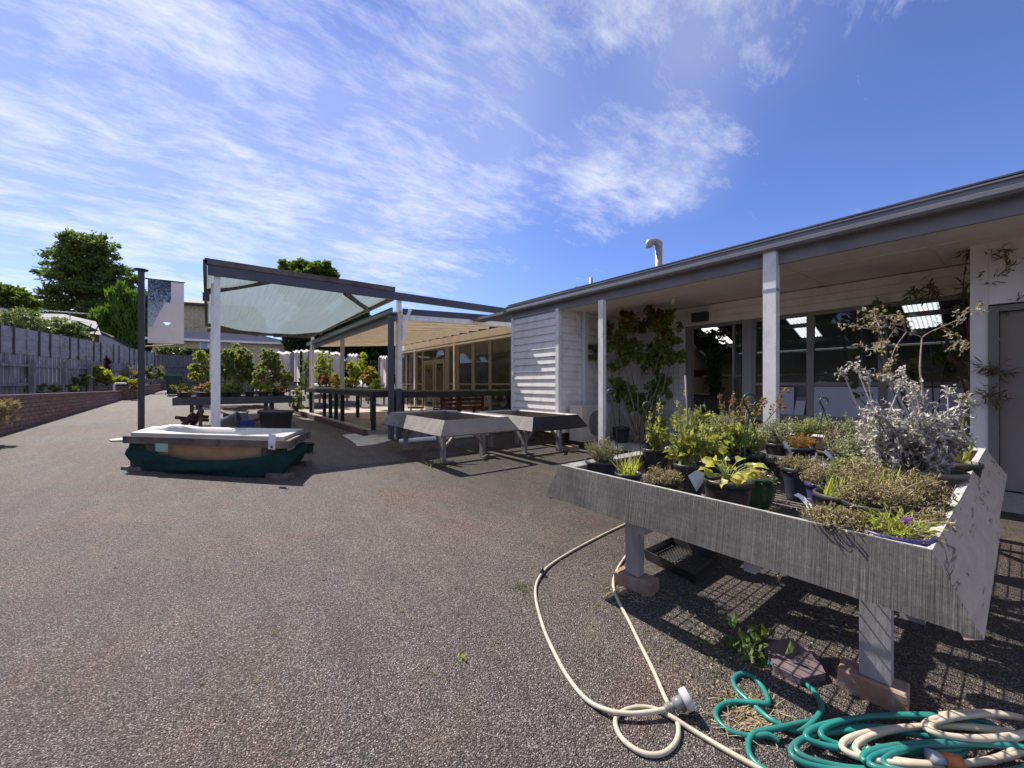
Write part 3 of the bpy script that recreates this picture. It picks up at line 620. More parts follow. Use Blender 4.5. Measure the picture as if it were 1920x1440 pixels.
MB().box(XG-.25, XG-.14, Y1+.0-.12, Y1, .12, 2.9).build('post', CREAM, pat)
# ------------------------------------------------------------ shade pergola
WTH = surf('weathered_timber', (.16,.13,.11), (.07,.055,.05), .85, 5, (1,1,1), bump=.4, bscale=30, dirt=(.28,.24,.2), dscale=2, damt=.4)
SLATE = MATS['slate_paint']
per = thing('shade_pergola', (1.6, 8.4, 0), 'tall timber shade pergola on white posts with pale green shade cloth', 'pergola')
YB, YE = 8.36, 16.6
MB().box(.0, 6.55, YB-.03, YB+.02, 3.03, 3.20).build('front_beam', SLATE, per)
MB().box(-.04, 3.22, YB-.05, YB+.04, 3.202, 3.30).build('front_rail', WTH, per)
MB().box(-.06, -.005, YB-.05, YE, 3.12, 3.27).build('side_rail', WTH, per)
MB().box(3.17, 3.225, YB+.045, YE, 3.02, 3.15).build('side_rail', WTH, per)
MB().box(-.0, 3.165, YE-.06, YE, 2.93, 3.04).build('rear_rail', WTH, per)
for (a, b_) in (((.0, YB+1.9, 3.10), (1.0, YB+.06, 3.12)), ((3.15, YB+1.5, 3.02), (2.2, YB+.06, 3.06)), ((.0, YE-1.6, 2.98), (1.4, YE-.08, 2.94)), ((3.15, YE-1.6, 2.96), (1.9, YE-.08, 2.93))):
    MB().bar(a, b_, .05, .10).build('corner_brace', WTH, per)
ccx = MB(); NX, NY = 34, 46
V = []
for i in range(NX+1):
    for j in range(NY+1):
        s_, t_2 = i/NX, j/NY; x = .0+3.18*s_; y = YB+.03+(YE-YB-.08)*t_2
        zedge = (3.12*(1-t_2)+3.0*t_2)*(1-s_)+(3.04*(1-t_2)+2.97*t_2)*s_
        sag = -.26*(math.sin(math.pi*s_)**.8)*(math.sin(math.pi*min(1, max(0, t_2)))**.7)
        wr = .012*math.sin(26*s_+5*t_2+1.5*math.sin(4*t_2))*math.sin(math.pi*s_)
        V.append((x, y, zedge+.07+sag+wr))
F = np.array([[i*(NY+1)+j, (i+1)*(NY+1)+j, (i+1)*(NY+1)+j+1, i*(NY+1)+j+1] for i in range(NX) for j in range(NY)])
ccx.raw(np.array(V), F); ccx.build('shade_cloth', cloth('pale_shade_cloth', (.155,.195,.20), (.225,.27,.275), .94, .6, (110, .8, .8)), per, True)
pfl = onY(407, 700, YB+.09); 
def sqpost(px, Y, sx, sy, z0, z1, mat, nm='post', dy=0):
    p_ = onY(px, 700, Y); return MB().box(p_.x-sx/2, p_.x+sx/2, Y-sy/2, Y+sy/2, z0, z1).build(nm, mat, per)
sqpost(407, YB+.07, .09, .09, 0, 3.05, WHITE)
sqpost(400.5, YB+.75, .08, .08, 0, 3.05, WHITE)
sqpost(396.5, YE-.1, .10, .10, .2, 2.93, WHITE)
sqpost(733, YB-.10, .10, .10, 0, 2.66, SLATE)
sqpost(748, YB+.06, .09, .09, 1.1, 3.03, WHITE); sqpost(748, YB+.06, .091, .091, 0, 1.098, SLATE)  # slate lower part: shade painted onto the white post
sqpost(642.5, 13.1, .09, .09, 0.1, 3.05, MATS['beige_post']) if False else None
pb = onY(588, 640, 16.3); MB().box(3.10, 3.2, 16.4, 16.5, 0, 2.98).build('post', WHITE, per)
a = onY(757, 612, YB-.07); b2 = onY(757, 577, YB-.07)
MB().bar((a.x-.02, a.y-.03, a.z), (b2.x+.14, b2.y-.03, b2.z-.02), .04, .07).bar((a.x-.02, a.y-.035, a.z+.02), (a.x-.02, a.y-.035, a.z-.3), .04, .06).build('bracket', WHITE, per)
MB().box(-.07, .03, YB+.7, YB+.8, 2.72, 2.86).build('clamp', DARKP, per)
# ------------------------------------------------------------ left side: brick bed, fence, houses, trees
RB = brick('bed_brick', (.31,.19,.155), (.24,.145,.12), (.07,.055,.05), .30, .095, 'XY', .008)
def wall_strip(m, pts, th, zt, zb=-.3):
    """wall along a polyline; zt is a list of top heights"""
    for i in range(len(pts)-1):
        (x0, y0), (x1, y1) = pts[i], pts[i+1]; d = np.array((x1-x0, y1-y0)); d = d/np.linalg.norm(d); n = np.array((-d[1], d[0]))*th
        m.hexa([(x0,y0,zb),(x1,y1,zb),(x1+n[0],y1+n[1],zb),(x0+n[0],y0+n[1],zb),(x0,y0,zt[i]),(x1,y1,zt[i+1]),(x1+n[0],y1+n[1],zt[i+1]),(x0+n[0],y0+n[1],zt[i])])
b0, b1 = ong(0, 815), ong(238, 747)
bx = lambda y: b0.x+(b1.x-b0.x)*(y-b0.y)/(b1.y-b0.y)
bw = thing('garden_bed_wall', (b0.x, b0.y, .2), 'low brown brick retaining wall of the long garden bed on the left', 'retaining wall')
ztop = .99
m = MB(); wall_strip(m, [(bx(5), 5), (bx(b1.y), b1.y)], .11, [ztop-.02, ztop-.12]); m.build('brickwork', RB, bw)
m = MB(); wall_strip(m, [(bx(5)+.01, 5), (bx(b1.y)+.01, b1.y)], .13, [ztop+.03, ztop-.07], ztop-.12); m.build('coping', brick('coping_brick', (.26,.16,.14), (.21,.125,.11), (.08,.07,.06), .11, .3, 'XY', .008), bw)
m = MB(); wall_strip(m, [(b1.x+.0, b1.y), (b1.x-1.5, b1.y+.1)], .11, [ztop-.12, ztop-.12]); m.build('end_return', RB, bw)
SOIL = surf('soil', (.055,.045,.035), (.10,.085,.06), .95, 6, bump=.6, bscale=30)
fpt = lambda t: np.array((-4.55+(-2.45+4.55)*t, 17.3+(30.3-17.3)*t))     # fence line
m = MB(); m.add([(bx(5)-.1,5,.9),(b1.x-.1,b1.y,.82),(fpt(.6)[0]-.2,fpt(.6)[1],1.0),(-7.5,4,1.0),(-7.5,16,1.0)], [(0,1,2,4,3)]); tag(m.build('garden_bed_soil', SOIL), None, kind='structure')
# second, higher bed
w2a, w2b, w2c = P(165, 735, 15.5), P(247, 735, 16.2), P(300, 738, 21)
bw2 = thing('raised_bed_wall', (w2b.x, w2b.y, .6), 'short brick wall of the raised yellow-flowered bed behind the long one', 'retaining wall')
m = MB(); wall_strip(m, [(w2b.x, w2b.y), (w2a.x-.6, w2a.y)], .11, [1.12, 1.12]); m.build('front_brickwork', RB, bw2)
m = MB(); wall_strip(m, [(w2b.x+.01, w2b.y+.01), (w2c.x, w2c.y+2.5)], .11, [1.12, 1.2]); m.build('side_brickwork', RB, bw2)
MB().add([(w2b.x-.1,w2b.y+.05,1.08),(w2c.x-.1,w2c.y+2.5,1.13),(fpt(1.)[0],fpt(1.)[1],1.14),(fpt(.3)[0],fpt(.3)[1],1.14),(w2a.x-.6,w2a.y+.05,1.1)], [(0,1,2,3,4)]).build('bed_soil', SOIL, bw2)
# side fence
PAL = surf('grey_paling', (.38,.36,.36), (.20,.19,.195), .9, 3, (5,5,.6), bump=.3, dirt=(.06,.055,.06), dscale=1.5, damt=.6)
PAL2 = surf('grey_plank', (.44,.42,.40), (.30,.28,.275), .9, 3, (1,1,6), bump=.3, dirt=(.12,.11,.11), dscale=2, damt=.5)
fen = thing('side_fence', (*fpt(0.3), 1.0), 'tall weathered grey fence of upright palings topped with horizontal planks on the left', 'fence')
fd = (fpt(1)-fpt(0)); FL = np.linalg.norm(fd); fd /= FL; fn = np.array((fd[1], -fd[0]))
def fp(s, off, z): q = fpt(0)+fd*s+fn*off; return (q[0], q[1], z)
def ftop(s): return 2.86+.012*s
s0, s1 = -9.0, FL
m = MB(); s = s0
while s < s1:
    z1 = ftop(s)-.75+rng.uniform(-.02, .02); o_ = .02 if int(s*8) % 2 else 0
    m.hexa([fp(s,o_,.7),fp(s+.135,o_,.7),fp(s+.135,o_+.015,.7),fp(s,o_+.015,.7),fp(s,o_,z1),fp(s+.135,o_,z1),fp(s+.135,o_+.015,z1),fp(s,o_+.015,z1)]); s += .125
tag(m.build('palings', PAL, fen), None)
m = MB()
for k in range(5):
    s = s0
    while s < s1:
        e_ = min(s+1.8, s1); za_, zb_ = ftop(s)-.78+k*.152, ftop(e_)-.78+k*.152; j = rng.uniform(-.01, .01)
        m.hexa([fp(s+.01,.03+j,za_),fp(e_,.03+j,zb_),fp(e_,.05+j,zb_),fp(s+.01,.05+j,za_),fp(s+.01,.03+j,za_+.15),fp(e_,.03+j,zb_+.15),fp(e_,.05+j,zb_+.15),fp(s+.01,.05+j,za_+.15)]); s += 1.8
m.build('planks', PAL2, fen)
for k, zz in enumerate((-1.15, -1.72)):
    m = MB(); m.hexa([fp(s0,.06,ftop(s0)+zz),fp(s1,.06,ftop(s1)+zz),fp(s1,.10,ftop(s1)+zz),fp(s0,.10,ftop(s0)+zz),fp(s0,.06,ftop(s0)+zz+.08),fp(s1,.06,ftop(s1)+zz+.08),fp(s1,.10,ftop(s1)+zz+.08),fp(s0,.10,ftop(s0)+zz+.08)]); m.build('rail', PAL, fen)
s = s0+.6
DKP = surf('dark_post', (.11,.10,.10), (.07,.065,.065), .9, 4, (4,4,.7), bump=.3)
while s < s1-.3:
    m = MB(); m.hexa([fp(s,.09,.7),fp(s+.13,.09,.7),fp(s+.13,.20,.7),fp(s,.20,.7),fp(s,.09,ftop(s)-.93),fp(s+.13,.09,ftop(s)-.93),fp(s+.13,.20,ftop(s)-.93),fp(s,.20,ftop(s)-.93)]); m.build('post', PAL, fen)
    for q_ in (0, .62, 1.24):
        m = MB(); m.hexa([fp(s+q_,.055,ftop(s)-.8),fp(s+q_+.05,.055,ftop(s)-.8),fp(s+q_+.05,.085,ftop(s)-.8),fp(s+q_,.085,ftop(s)-.8),fp(s+q_,.055,ftop(s)+.02),fp(s+q_+.05,.055,ftop(s)+.02),fp(s+q_+.05,.085,ftop(s)+.02),fp(s+q_,.085,ftop(s)+.02)]); m.build('upright', DKP if q_ else PAL2, fen)
    s += 1.9
# rear fence
ra, rb_ = P(290, 700, 23.2), P(470, 700, 23.8)
rfn = thing('rear_fence', (ra.x, ra.y, 1.0), 'grey upright paling fence closing the far end of the yard behind the green bin', 'fence')
m = MB(); L_ = (rb_-ra).length; n_ = int(L_/.13)
for i in range(n_):
    q = ra.lerp(rb_, i/n_); q2 = ra.lerp(rb_, (i+1.05)/n_); j = .02*(i % 2); zt_ = P(300, 665.5, 23.3).z+rng.uniform(-.02, .02)
    m.hexa([(q.x,q.y+j,.6),(q2.x,q2.y+j,.6),(q2.x,q2.y+j+.02,.6),(q.x,q.y+j+.02,.6),(q.x,q.y+j,zt_),(q2.x,q2.y+j,zt_),(q2.x,q2.y+j+.02,zt_),(q.x,q.y+j+.02,zt_)])
m.build('palings', surf('rear_paling', (.17,.165,.19), (.10,.10,.115), .9, 3, (5,5,.6), bump=.3), rfn)
for z in (1.35, 2.25):
    MB().bar((ra.x+.02, ra.y-.05, z), (rb_.x, rb_.y-.05, z), .04, .09).build('rail', MATS['rear_paling'], rfn)

# ---------- vegetation tools
def lobes_pts(lobes, n, shell=.55):
    """points spread through ellipsoid lobes [(center, rx, ry, rz)], denser towards the outside, in clumps"""
    vol = np.array([l[1]*l[2]*l[3] for l in lobes])**.67; cnt = (vol/vol.sum()*n).astype(int)+1; out = []; dirs = []
    for (c, rx, ry, rz_), k in zip(lobes, cnt):
        nc = max(4, k//34); d = rng.normal(size=(nc, 3)); d /= np.linalg.norm(d, axis=1)[:, None]; rr = rng.uniform(shell, 1.0, nc)[:, None]
        cc = d*rr; idx = rng.integers(0, nc, k); q = cc[idx]+rng.normal(size=(k, 3))*.10
        out.append(V3(c)+q*np.array((rx, ry, rz_))); dirs.append(d[idx])
    return np.concatenate(out), np.concatenate(dirs)
def tree(name, base, trunk_h, lobes, n, leaf, mat, lab, cat='tree', group=None, tr=.25, barkc=(.09,.07,.055), limbs=8, wd=.6, shell=.45, up=.8):
    t = thing(name, tuple(base), lab, cat, group)
    bark = surf('bark_%02d' % int(barkc[0]*100), barkc, tuple(x*.6 for x in barkc), .9, 5, (3,3,.6), bump=.5)
    m = MB(); top = V3(base)+np.array((0, 0, trunk_h)); m.tube(cat_rom([base, V3(base)+np.array((tr*.3, 0, trunk_h*.5)), top], 4), [tr, tr*.35], 8)
    m.build('trunk', bark, t)
    m = MB(); big = sorted(lobes, key=lambda l: -l[1]*l[2]*l[3])[:limbs]
    for (c, rx, ry, rz_) in big:
        s_ = V3(base)+np.array((0, 0, min(trunk_h*.9, max(.3*trunk_h, (c[2]-base[2])*.55))))
        mid = (s_+V3(c))/2+rng.normal(size=3)*rx*.1; m.tube(cat_rom([s_, mid, V3(c)], 4), [tr*.4, tr*.1], 5)
        for k in range(4):
            e_ = V3(c)+rng.normal(size=3)*np.array((rx, ry, rz_))*.5; m.tube([V3(c)*.5+mid*.5, V3(c)*.7+e_*.3, e_], [tr*.14, tr*.04], 4)
    m.build('limbs', bark, t)
    pts, d = lobes_pts(lobes, n, shell); m = MB(); m.leaves(pts, leaf, leaf*wd, d, up); m.build('crown', mat, t)
    return t
G_CON = leafm('conifer_leaf', [(.045,.08,.025), (.09,.14,.04), (.15,.19,.06), (.06,.10,.035)], .45)
G_CYP = leafm('cypress_leaf', [(.05,.10,.015), (.12,.19,.025), (.07,.13,.02)], .4)
G_PLANE = leafm('broad_leaf', [(.06,.11,.015), (.13,.18,.025), (.09,.14,.02)], .4)
G_DARK = leafm('dark_leaf', [(.02,.045,.018), (.05,.08,.028), (.03,.06,.018)], .3)
G_CAM = leafm('glossy_leaf', [(.06,.10,.03), (.12,.17,.06), (.34,.36,.22), (.08,.12,.035)], .3, .3)
def PL(x, y, Z, rpx, rpy=None, ry=None):      # lobe from its place and size
    c = P(x, y, Z); r = rpx*Z/FPX; return (c, r, ry or r, (rpy or rpx)*Z/FPX)
Z = 42
b = P(165, 700, Z)
tree('conifer_tree', (b.x, b.y, 1), P(165, 470, Z).z-1, [PL(160,462,Z,34,30),PL(135,458,Z,28,22),PL(190,470,Z,28,26),PL(150,490,Z,44,26),PL(200,500,Z,30,26),PL(118,480,Z,20,16),PL(98,505,Z,25,17),PL(130,525,Z,42,18),PL(180,530,Z,48,24),PL(230,520,Z,30,16),PL(250,530,Z,18,14),PL(215,548,Z,40,18),PL(150,556,Z,46,16),PL(105,560,Z,38,12),PL(92,578,Z,32,12),PL(150,582,Z,46,14),PL(200,580,Z,40,20),PL(170,600,Z,50,14)], 23000, .36, G_CON, 'large spreading dark conifer rising above the house roof at left', tr=.7, limbs=18, shell=.35)
Z = 30
cl = [PL(222,560,Z,16,26),PL(240,580,Z,22,30),PL(205,600,Z,26,24),PL(250,610,Z,28,34),PL(190,622,Z,20,18),PL(225,635,Z,34,24),PL(262,585,Z,18,40),PL(262,640,Z,30,26)]
pts, d = lobes_pts(cl, 26000, .5)
t = thing('cypress_bush', (P(230, 690, Z).x, P(230, 690, Z).y, 1.0), 'bushy bright green cypress behind the banner pole', 'tree')
m = MB(); m.tube([(P(230,700,Z).x, P(230,700,Z).y, 1.0), tuple(P(232,600,Z))], [.2, .05], 7); m.build('trunk', MATS['bark_09'], t)
m = MB(); m.leaves(pts, .42, .13, np.array((0, 0, 1.0)), .45); m.build('crown', G_CYP, t)
Z = 34; b = P(20, 700, Z)
tree('conifer_tree', (b.x-1, b.y, 1), 5, [PL(8,552,Z,26,20),PL(35,566,Z,22,16),PL(-20,560,Z,30,26),PL(10,580,Z,40,16)], 9000, .34, G_PLANE, 'lighter green tree cropped by the left edge above the fence', tr=.3)
Z = 38; b = P(575, 700, Z)
tree('plane_tree', (b.x, b.y, 1), 8, [PL(535,500,Z,15,9),PL(575,496,Z,22,9),PL(600,506,Z,22,12),PL(560,512,Z,26,12),PL(585,520,Z,36,14),PL(612,518,Z,18,10),PL(580,545,Z,48,22)], 9000, .42, G_PLANE, 'leafy light green tree showing above the pergola beam', tr=.35, wd=.8)
Z = 34
for i, (lb, x, lobes) in enumerate([('dark green tree behind the end of the tan brick house', 570, [PL(560,625,Z,26,22),PL(585,605,Z,30,28),PL(560,650,Z,26,18),PL(600,640,Z,30,30)]),
        ('dark green tree seen past the upper corner of the patio gutter', 655, [PL(640,600,Z,26,24),PL(665,590,Z,22,20),PL(645,640,Z,34,30),PL(680,640,Z,30,28),PL(655,575,Z,12,12)]),
        ('dark green tree framed between the far patio post and the building', 715, [PL(705,650,Z,28,28),PL(730,630,Z,28,30),PL(700,680,Z,30,20),PL(750,660,Z,26,30)])]):
    b = P(x, 700, Z+i*1.5); tree('evergreen_tree', (b.x, b.y, 1), 4.5, lobes, 9000, .36, G_DARK, lb, group='dark evergreens behind the yard', tr=.25)
Z = 17.2
for lb, lobes in (('variegated glossy shrub topping the fence at the left edge', [PL(10,602,Z,30,14),PL(38,600,Z,30,20),PL(60,612,Z,26,16),PL(-20,600,Z,30,20),PL(25,614,Z,44,12)]),
                  ('rounded glossy shrub topping the fence just left of the shed wall', [PL(110,612,19,22,15),PL(130,622,19,24,16),PL(98,616,19,14,14),PL(145,634,19,18,12),PL(120,630,19,30,12)])):
    c = lobes[1][0]; t = thing('camellia_shrub', (c.x, c.y, 1), lb, 'shrub', 'glossy shrubs behind the side fence')
    pts, d = lobes_pts(lobes, 7000, .6); m = MB(); m.leaves(pts, .12, .07, d, .7); m.build('foliage', G_CAM, t)
    m = MB(); 
    for k in range(6): m.tube([(c.x+rng.uniform(-.2,.2), c.y, .9), tuple(V3(c)+rng.normal(size=3)*.5)], [.05,.02], 5)
    m.build('stem', MATS['bark_09'], t)
# ---------- houses
TAN = brick('tan_brick', (.55,.45,.28), (.46,.37,.22), (.62,.56,.44), .45, .17, 'XY', .015)
RUF = surf('roof_blue_steel', (.055,.06,.09), (.045,.05,.075), .95, 2, bump=0, spec=0)
TILE = surf('roof_grey', (.16,.16,.165), (.13,.13,.135), .8, 2, bump=.03)
def prism(m, a, b_, depth, z0, z1):      # wall slab whose front bottom edge runs a->b, going back along the view
    a = V3(a); b_ = V3(b_); d = b_-a; n = np.array((-d[1], d[0], 0)); n /= np.linalg.norm(n); n *= depth
    q = [a, b_, b_+n, a+n]; return m.hexa([(p[0], p[1], z0) for p in q]+[(p[0], p[1], z1) for p in q])
Z = 32
h1 = thing('brick_house', (P(450, 700, Z).x, P(450, 700, Z).y, 1), 'tan brick house with blue-grey roofs behind the rear fence', 'house')
la, lb_ = P(285, 640, 29.8), P(551, 645, 34)
zt_ = P(440, 643, 32.5).z
m = MB(); prism(m, la, lb_, 7, .5, zt_); m.build('lower_wall', TAN, h1)
d = (lb_-la).normalized(); nrm = Vector((-d.y, d.x, 0))
def strip3(a, b_, pts):  # extrude profile (offset back, z) along a->b
    m = MB(); n = len(pts); m.add([(a.x+nrm.x*o, a.y+nrm.y*o, z) for o, z in pts]+[(b_.x+nrm.x*o, b_.y+nrm.y*o, z) for o, z in pts], [(i, (i+1) % n, n+(i+1) % n, n+i) for i in range(n)]+[tuple(range(n-1, -1, -1)), tuple(range(n, 2*n))]); return m
zr = P(430, 622, 34).z
strip3(la-d*.5, lb_+d*.3, [(-.45, zt_-.05), (-.45, zt_+.12), (-.40, zt_+.12), (-.38, zt_-.05)]).build('gutter', WHITE, h1)
m = MB(); A, B = la-d*.5, lb_+d*.3
m.add([(A.x-nrm.x*.4,A.y-nrm.y*.4,zt_+.1),(B.x-nrm.x*.4,B.y-nrm.y*.4,zt_+.1),(B.x-d.x*3.4+nrm.x*3.5,B.y-d.y*3.4+nrm.y*3.5,zr),(A.x+nrm.x*3.5,A.y+nrm.y*3.5,zr),(B.x+nrm.x*7.4,B.y+nrm.y*7.4,zt_+.1),(A.x+nrm.x*7.4,A.y+nrm.y*7.4,zt_+.1)], [(0,1,2,3),(1,4,2),(3,2,4,5)]); m.build('roof', RUF, h1)
q = la.lerp(lb_, .966); MB().bar((q.x-nrm.x*.05, q.y-nrm.y*.05, .6), (q.x-nrm.x*.05, q.y-nrm.y*.05, zt_), .12, .12, (0,1,0)).build('downpipe', WHITE, h1)
for (x0, x1, y0, y1) in ((367, 393, 645, 660), (488, 522, 652, 662)):
    f_ = (x0-285)/(551-285); g_ = (x1-285)/(551-285); a, b_ = la.lerp(lb_, f_), la.lerp(lb_, g_)
    z1 = P(x0, y0, 32.3).z; z0 = P(x0, y1+8, 32.3).z
    wf = MB(); prism(wf, a-nrm*.06, b_-nrm*.06, .1, z0, z1); wo = wf.build('window', WHITE, h1)
    m = MB(); prism(m, a-nrm*.08+d*.08, a.lerp(b_, .55)-nrm*.08, .015, z0+.05, z1-.06); m.build('pane', surf('blind_blue', (.30,.42,.58), (.26,.38,.54), .3), wo)
# upper storey
ua, ub = P(322, 640, 35.2), P(470, 640, 37.5); zu = P(370, 572, 35.8).z
m = MB(); prism(m, ua, ub, 8, .5, zu); m.build('upper_wall', TAN, h1)
strip3(ua-d*.5, ub+d*.3, [(-.5, zu-.05), (-.5, zu+.14), (-.45, zu+.14), (-.43, zu-.05)]).build('upper_gutter', DARKP, h1)
m = MB(); A, B = ua-d*.5, ub+d*.4; zr2 = zu+1.35
m.add([(A.x-nrm.x*.5,A.y-nrm.y*.5,zu+.12),(B.x-nrm.x*.5,B.y-nrm.y*.5,zu+.12),(B.x-d.x*4+nrm.x*4,B.y-d.y*4+nrm.y*4,zr2),(A.x+d.x*1+nrm.x*4,A.y+d.y*1+nrm.y*4,zr2),(B.x+nrm.x*8.4,B.y+nrm.y*8.4,zu+.12),(A.x+nrm.x*8.4,A.y+nrm.y*8.4,zu+.12)], [(0,1,2,3),(1,4,2),(3,2,4,5),(0,3,5)]); m.build('upper_roof', TILE, h1)
# grey roofed house at left
h2 = thing('grey_roof_house', (P(110, 650, 26).x, P(110, 650, 26).y, 1), 'low house with grey roof and pale shed wall behind the side fence', 'house')
m = MB(); A, B, C_, D_ = P(66, 588, 29), P(176, 600, 27), P(182, 628, 24.5), P(40, 612, 24)
Bt = P(176, 606, 27)
m.add([tuple(P(60,587,29)), tuple(P(120,589,29)), tuple(P(180,603,28)), tuple(P(190,628,24)), tuple(P(60,612,24))], [(0,1,2,3,4)]); m.build('roof', TILE, h2)
m = MB(); m.add([tuple(P(0,575,27)), tuple(P(62,590,27)), tuple(P(62,640,24.5)), tuple(P(-60,640,24.5)), tuple(P(-60,562,27))], [(0,1,2,3,4)]); m.build('dark_roof', surf('roof_dark', (.05,.05,.06), None, .6, bump=.03), h2)
e0, e1 = P(140, 605, 24), P(243, 651, 27)
m = MB(); m.bar(e0, e1, .5, .16); m.build('shed_roof_edge', DARKP, h2)
# pale gable wall under that edge
lp_ = [P(186, 628, 24.9), P(240, 652, 26.8), P(240, 700, 26.8), P(186, 700, 24.9)]
off = Vector((SA, CA, 0))*.25
m = MB(); m.hexa([tuple(q) for q in (lp_[3], lp_[2], lp_[2]+off, lp_[3]+off, lp_[0], lp_[1], lp_[1]+off, lp_[0]+off)]); m.build('shed_wall', surf('shed_cladding', (.38,.37,.37), (.33,.32,.32), .6, 8, (8,8,.2), bump=.2), h2)
lp_ = [P(145, 612, 24.3), P(185, 628, 24.9), P(185, 700, 24.9), P(145, 700, 24.3)]
m = MB(); m.hexa([tuple(q) for q in (lp_[3]+off*3, lp_[2]+off*3, lp_[2]+off*4, lp_[3]+off*4, lp_[0]+off*3, lp_[1]+off*3, lp_[1]+off*4, lp_[0]+off*4)]); m.build('porch_wall', surf('porch_brown', (.20,.14,.10), None, .7), h2)
m = MB(); ap = P(131, 602, 27.5); 
ant = thing('tv_antenna', (ap.x, ap.y, ap.z), 'thin metal television antenna on the grey roof', 'antenna')
m.tube([tuple(ap), (ap.x, ap.y, P(131, 585, 27.5).z)], .03, 5); m.build('mast', MATS['steel'], ant)
m = MB(); za_ = P(131, 585, 27.5).z; q0, q1 = P(85, 582, 27.5), P(158, 588, 27.5); m.tube([q0, q1], .03, 4)
for k in range(11): c = q0.lerp(q1, k/10); m.tube([(c.x-.3, c.y+.35, c.z), (c.x+.3, c.y-.35, c.z-.02)], .018, 4)
m.build('boom', MATS['steel'], ant)
# hedge and shrubs in front of the brick house
HZ = 25
t = thing('hedge', (P(370, 700, HZ).x, P(370, 700, HZ).y, 1), 'clipped dark hedge along the top of the rear fence', 'hedge')
lob = [PL(x, 662, HZ, 12, 6) for x in range(330, 410, 12)]; pts, d = lobes_pts(lob, 5000, .5)
m = MB(); m.leaves(pts, .14, .09, d, .8); m.build('foliage', G_DARK, t)
MB().box(P(370,700,HZ).x-.1, P(370,700,HZ).x, P(370,700,HZ).y, P(370,700,HZ).y+.1, 1, P(370,664,HZ).z).build('stem', MATS['bark_09'], t)
t = thing('flowering_shrub', (P(318, 700, 24.4).x, P(318, 700, 24.4).y, 1), 'cream-flecked shrub on the rear fence just right of the banner pole', 'shrub')
lob = [PL(x, 657, 24.4, 9, 6) for x in range(302, 336, 8)]; pts, d = lobes_pts(lob, 2200, .6); m = MB(); m.leaves(pts, .13, .09, d, .8); m.build('foliage', G_CAM, t)
MB().box(P(318,700,24.4).x-.05, P(318,700,24.4).x+.05, P(318,700,24.4).y, P(318,700,24.4).y+.1, 1, P(318,660,24.4).z).build('stem', MATS['bark_09'], t)

# ---------- bed plants, bin, basin, banner
def bush(name, lab, cat, lobes, n, leaf, wd, mat, base, group=None, stems=5, up=.8, shell=.4, stemr=.012, stemmat=None, flowers=None, D=None, fine=False):
    t = thing(name, tuple(base), lab, cat, group)
    pts, d = lobes_pts(lobes, n, shell); m = MB(); m.leaves(pts, leaf, wd, d if D is None else np.array(D, float), up, fine=fine); m.build('foliage', mat, t)
    m = MB()
    for k in range(stems):
        l = lobes[k % len(lobes)]; e_ = V3(l[0])+rng.normal(size=3)*np.array((l[1], l[2], l[3]))*.4
        m.tube(cat_rom([V3(base)+np.array((rng.uniform(-.03,.03), rng.uniform(-.03,.03), 0)), (V3(base)+e_)/2+rng.normal(size=3)*l[1]*.15, e_], 4), [stemr, stemr*.4], 5)
    m.build('stem', stemmat or MATS['bark_09'], t)
    if flowers:
        fm, fn_, fs_ = flowers; pts, d = lobes_pts(lobes, fn_, .9); m = MB(); m.leaves(np.repeat(pts, 5, 0), fs_, fs_*.7, np.repeat(d, 5, 0), .9); m.build('flowers', fm, t)
    return t
YG = leafm('yellow_green_leaf', [(.20,.24,.03), (.34,.36,.04), (.14,.19,.03)], .4)
GR = leafm('mid_green_leaf', [(.07,.12,.03), (.13,.18,.05), (.09,.14,.03)], .35)
OL = leafm('olive_leaf', [(.10,.13,.04), (.17,.19,.08), (.13,.14,.06), (.22,.22,.12)], .3)
DRY = leafm('dry_leaf', [(.30,.24,.15), (.42,.35,.22), (.20,.15,.09), (.36,.30,.20)], .25)
RED = leafm('plum_leaf', [(.07,.02,.025), (.14,.04,.05), (.09,.03,.03)], .25)
PINK = leafm('pink_petal', [(.55,.08,.25), (.45,.05,.18)], .3)
REDF = leafm('red_petal', [(.55,.03,.02), (.45,.02,.02)], .3)
def bz(p, z): return (p.x, p.y, z)
bush('plum_shrub', 'dark red plum shrub against the side fence', 'shrub', [PL(192,690,16.8,9,16),PL(188,705,16.8,12,12),PL(197,675,16.8,6,9)], 2200, .12, .07, RED, bz(P(192,730,16.8),1.08))
bush('fig_shrub', 'bright lime-leaved shrub growing in the raised bed', 'shrub', [PL(195,700,15.9,14,6),PL(210,705,15.9,10,6)], 260, .22, .17, YG, bz(P(200,720,15.9),1.08))
bush('ground_cover_plant', 'lime-yellow trailing plants spilling over the raised bed wall', 'plant', [PL(200,712,16,16,4),PL(225,712,16.2,14,4),PL(245,714,16.4,12,4),PL(175,711,16,9,3)], 1900, .09, .07, YG, bz(P(210,718,16.1),1.06))
bush('trailing_plant', 'ochre plant tumbling over the corner of the raised bed', 'plant', [PL(254,722,16.1,9,8),PL(258,730,16,8,8)], 1100, .08, .05, leafm('ochre_leaf', [(.28,.22,.05),(.18,.17,.04),(.34,.30,.10)], .3), bz(P(252,716,16.3),1.1))
bush('dahlia_plant', 'pale flowering clump on the right half of the raised bed', 'plant', [PL(285,698,20,12,12),PL(272,706,20,12,8),PL(298,708,20,12,7)], 1500, .11, .07, OL, bz(P(285,718,20),1.12), flowers=(leafm('cream_petal', [(.5,.48,.35),(.42,.40,.3)], .3), 30, .08))
bush('dry_grass_clump', 'straw-coloured dry stalks in the bed between banner pole and bin', 'grass', [PL(240,700,18.5,14,8),PL(302,700,21,8,8)], 420, .25, .02, DRY, bz(P(250,718,18.5),1.1), D=(0,0,.9), up=.6)
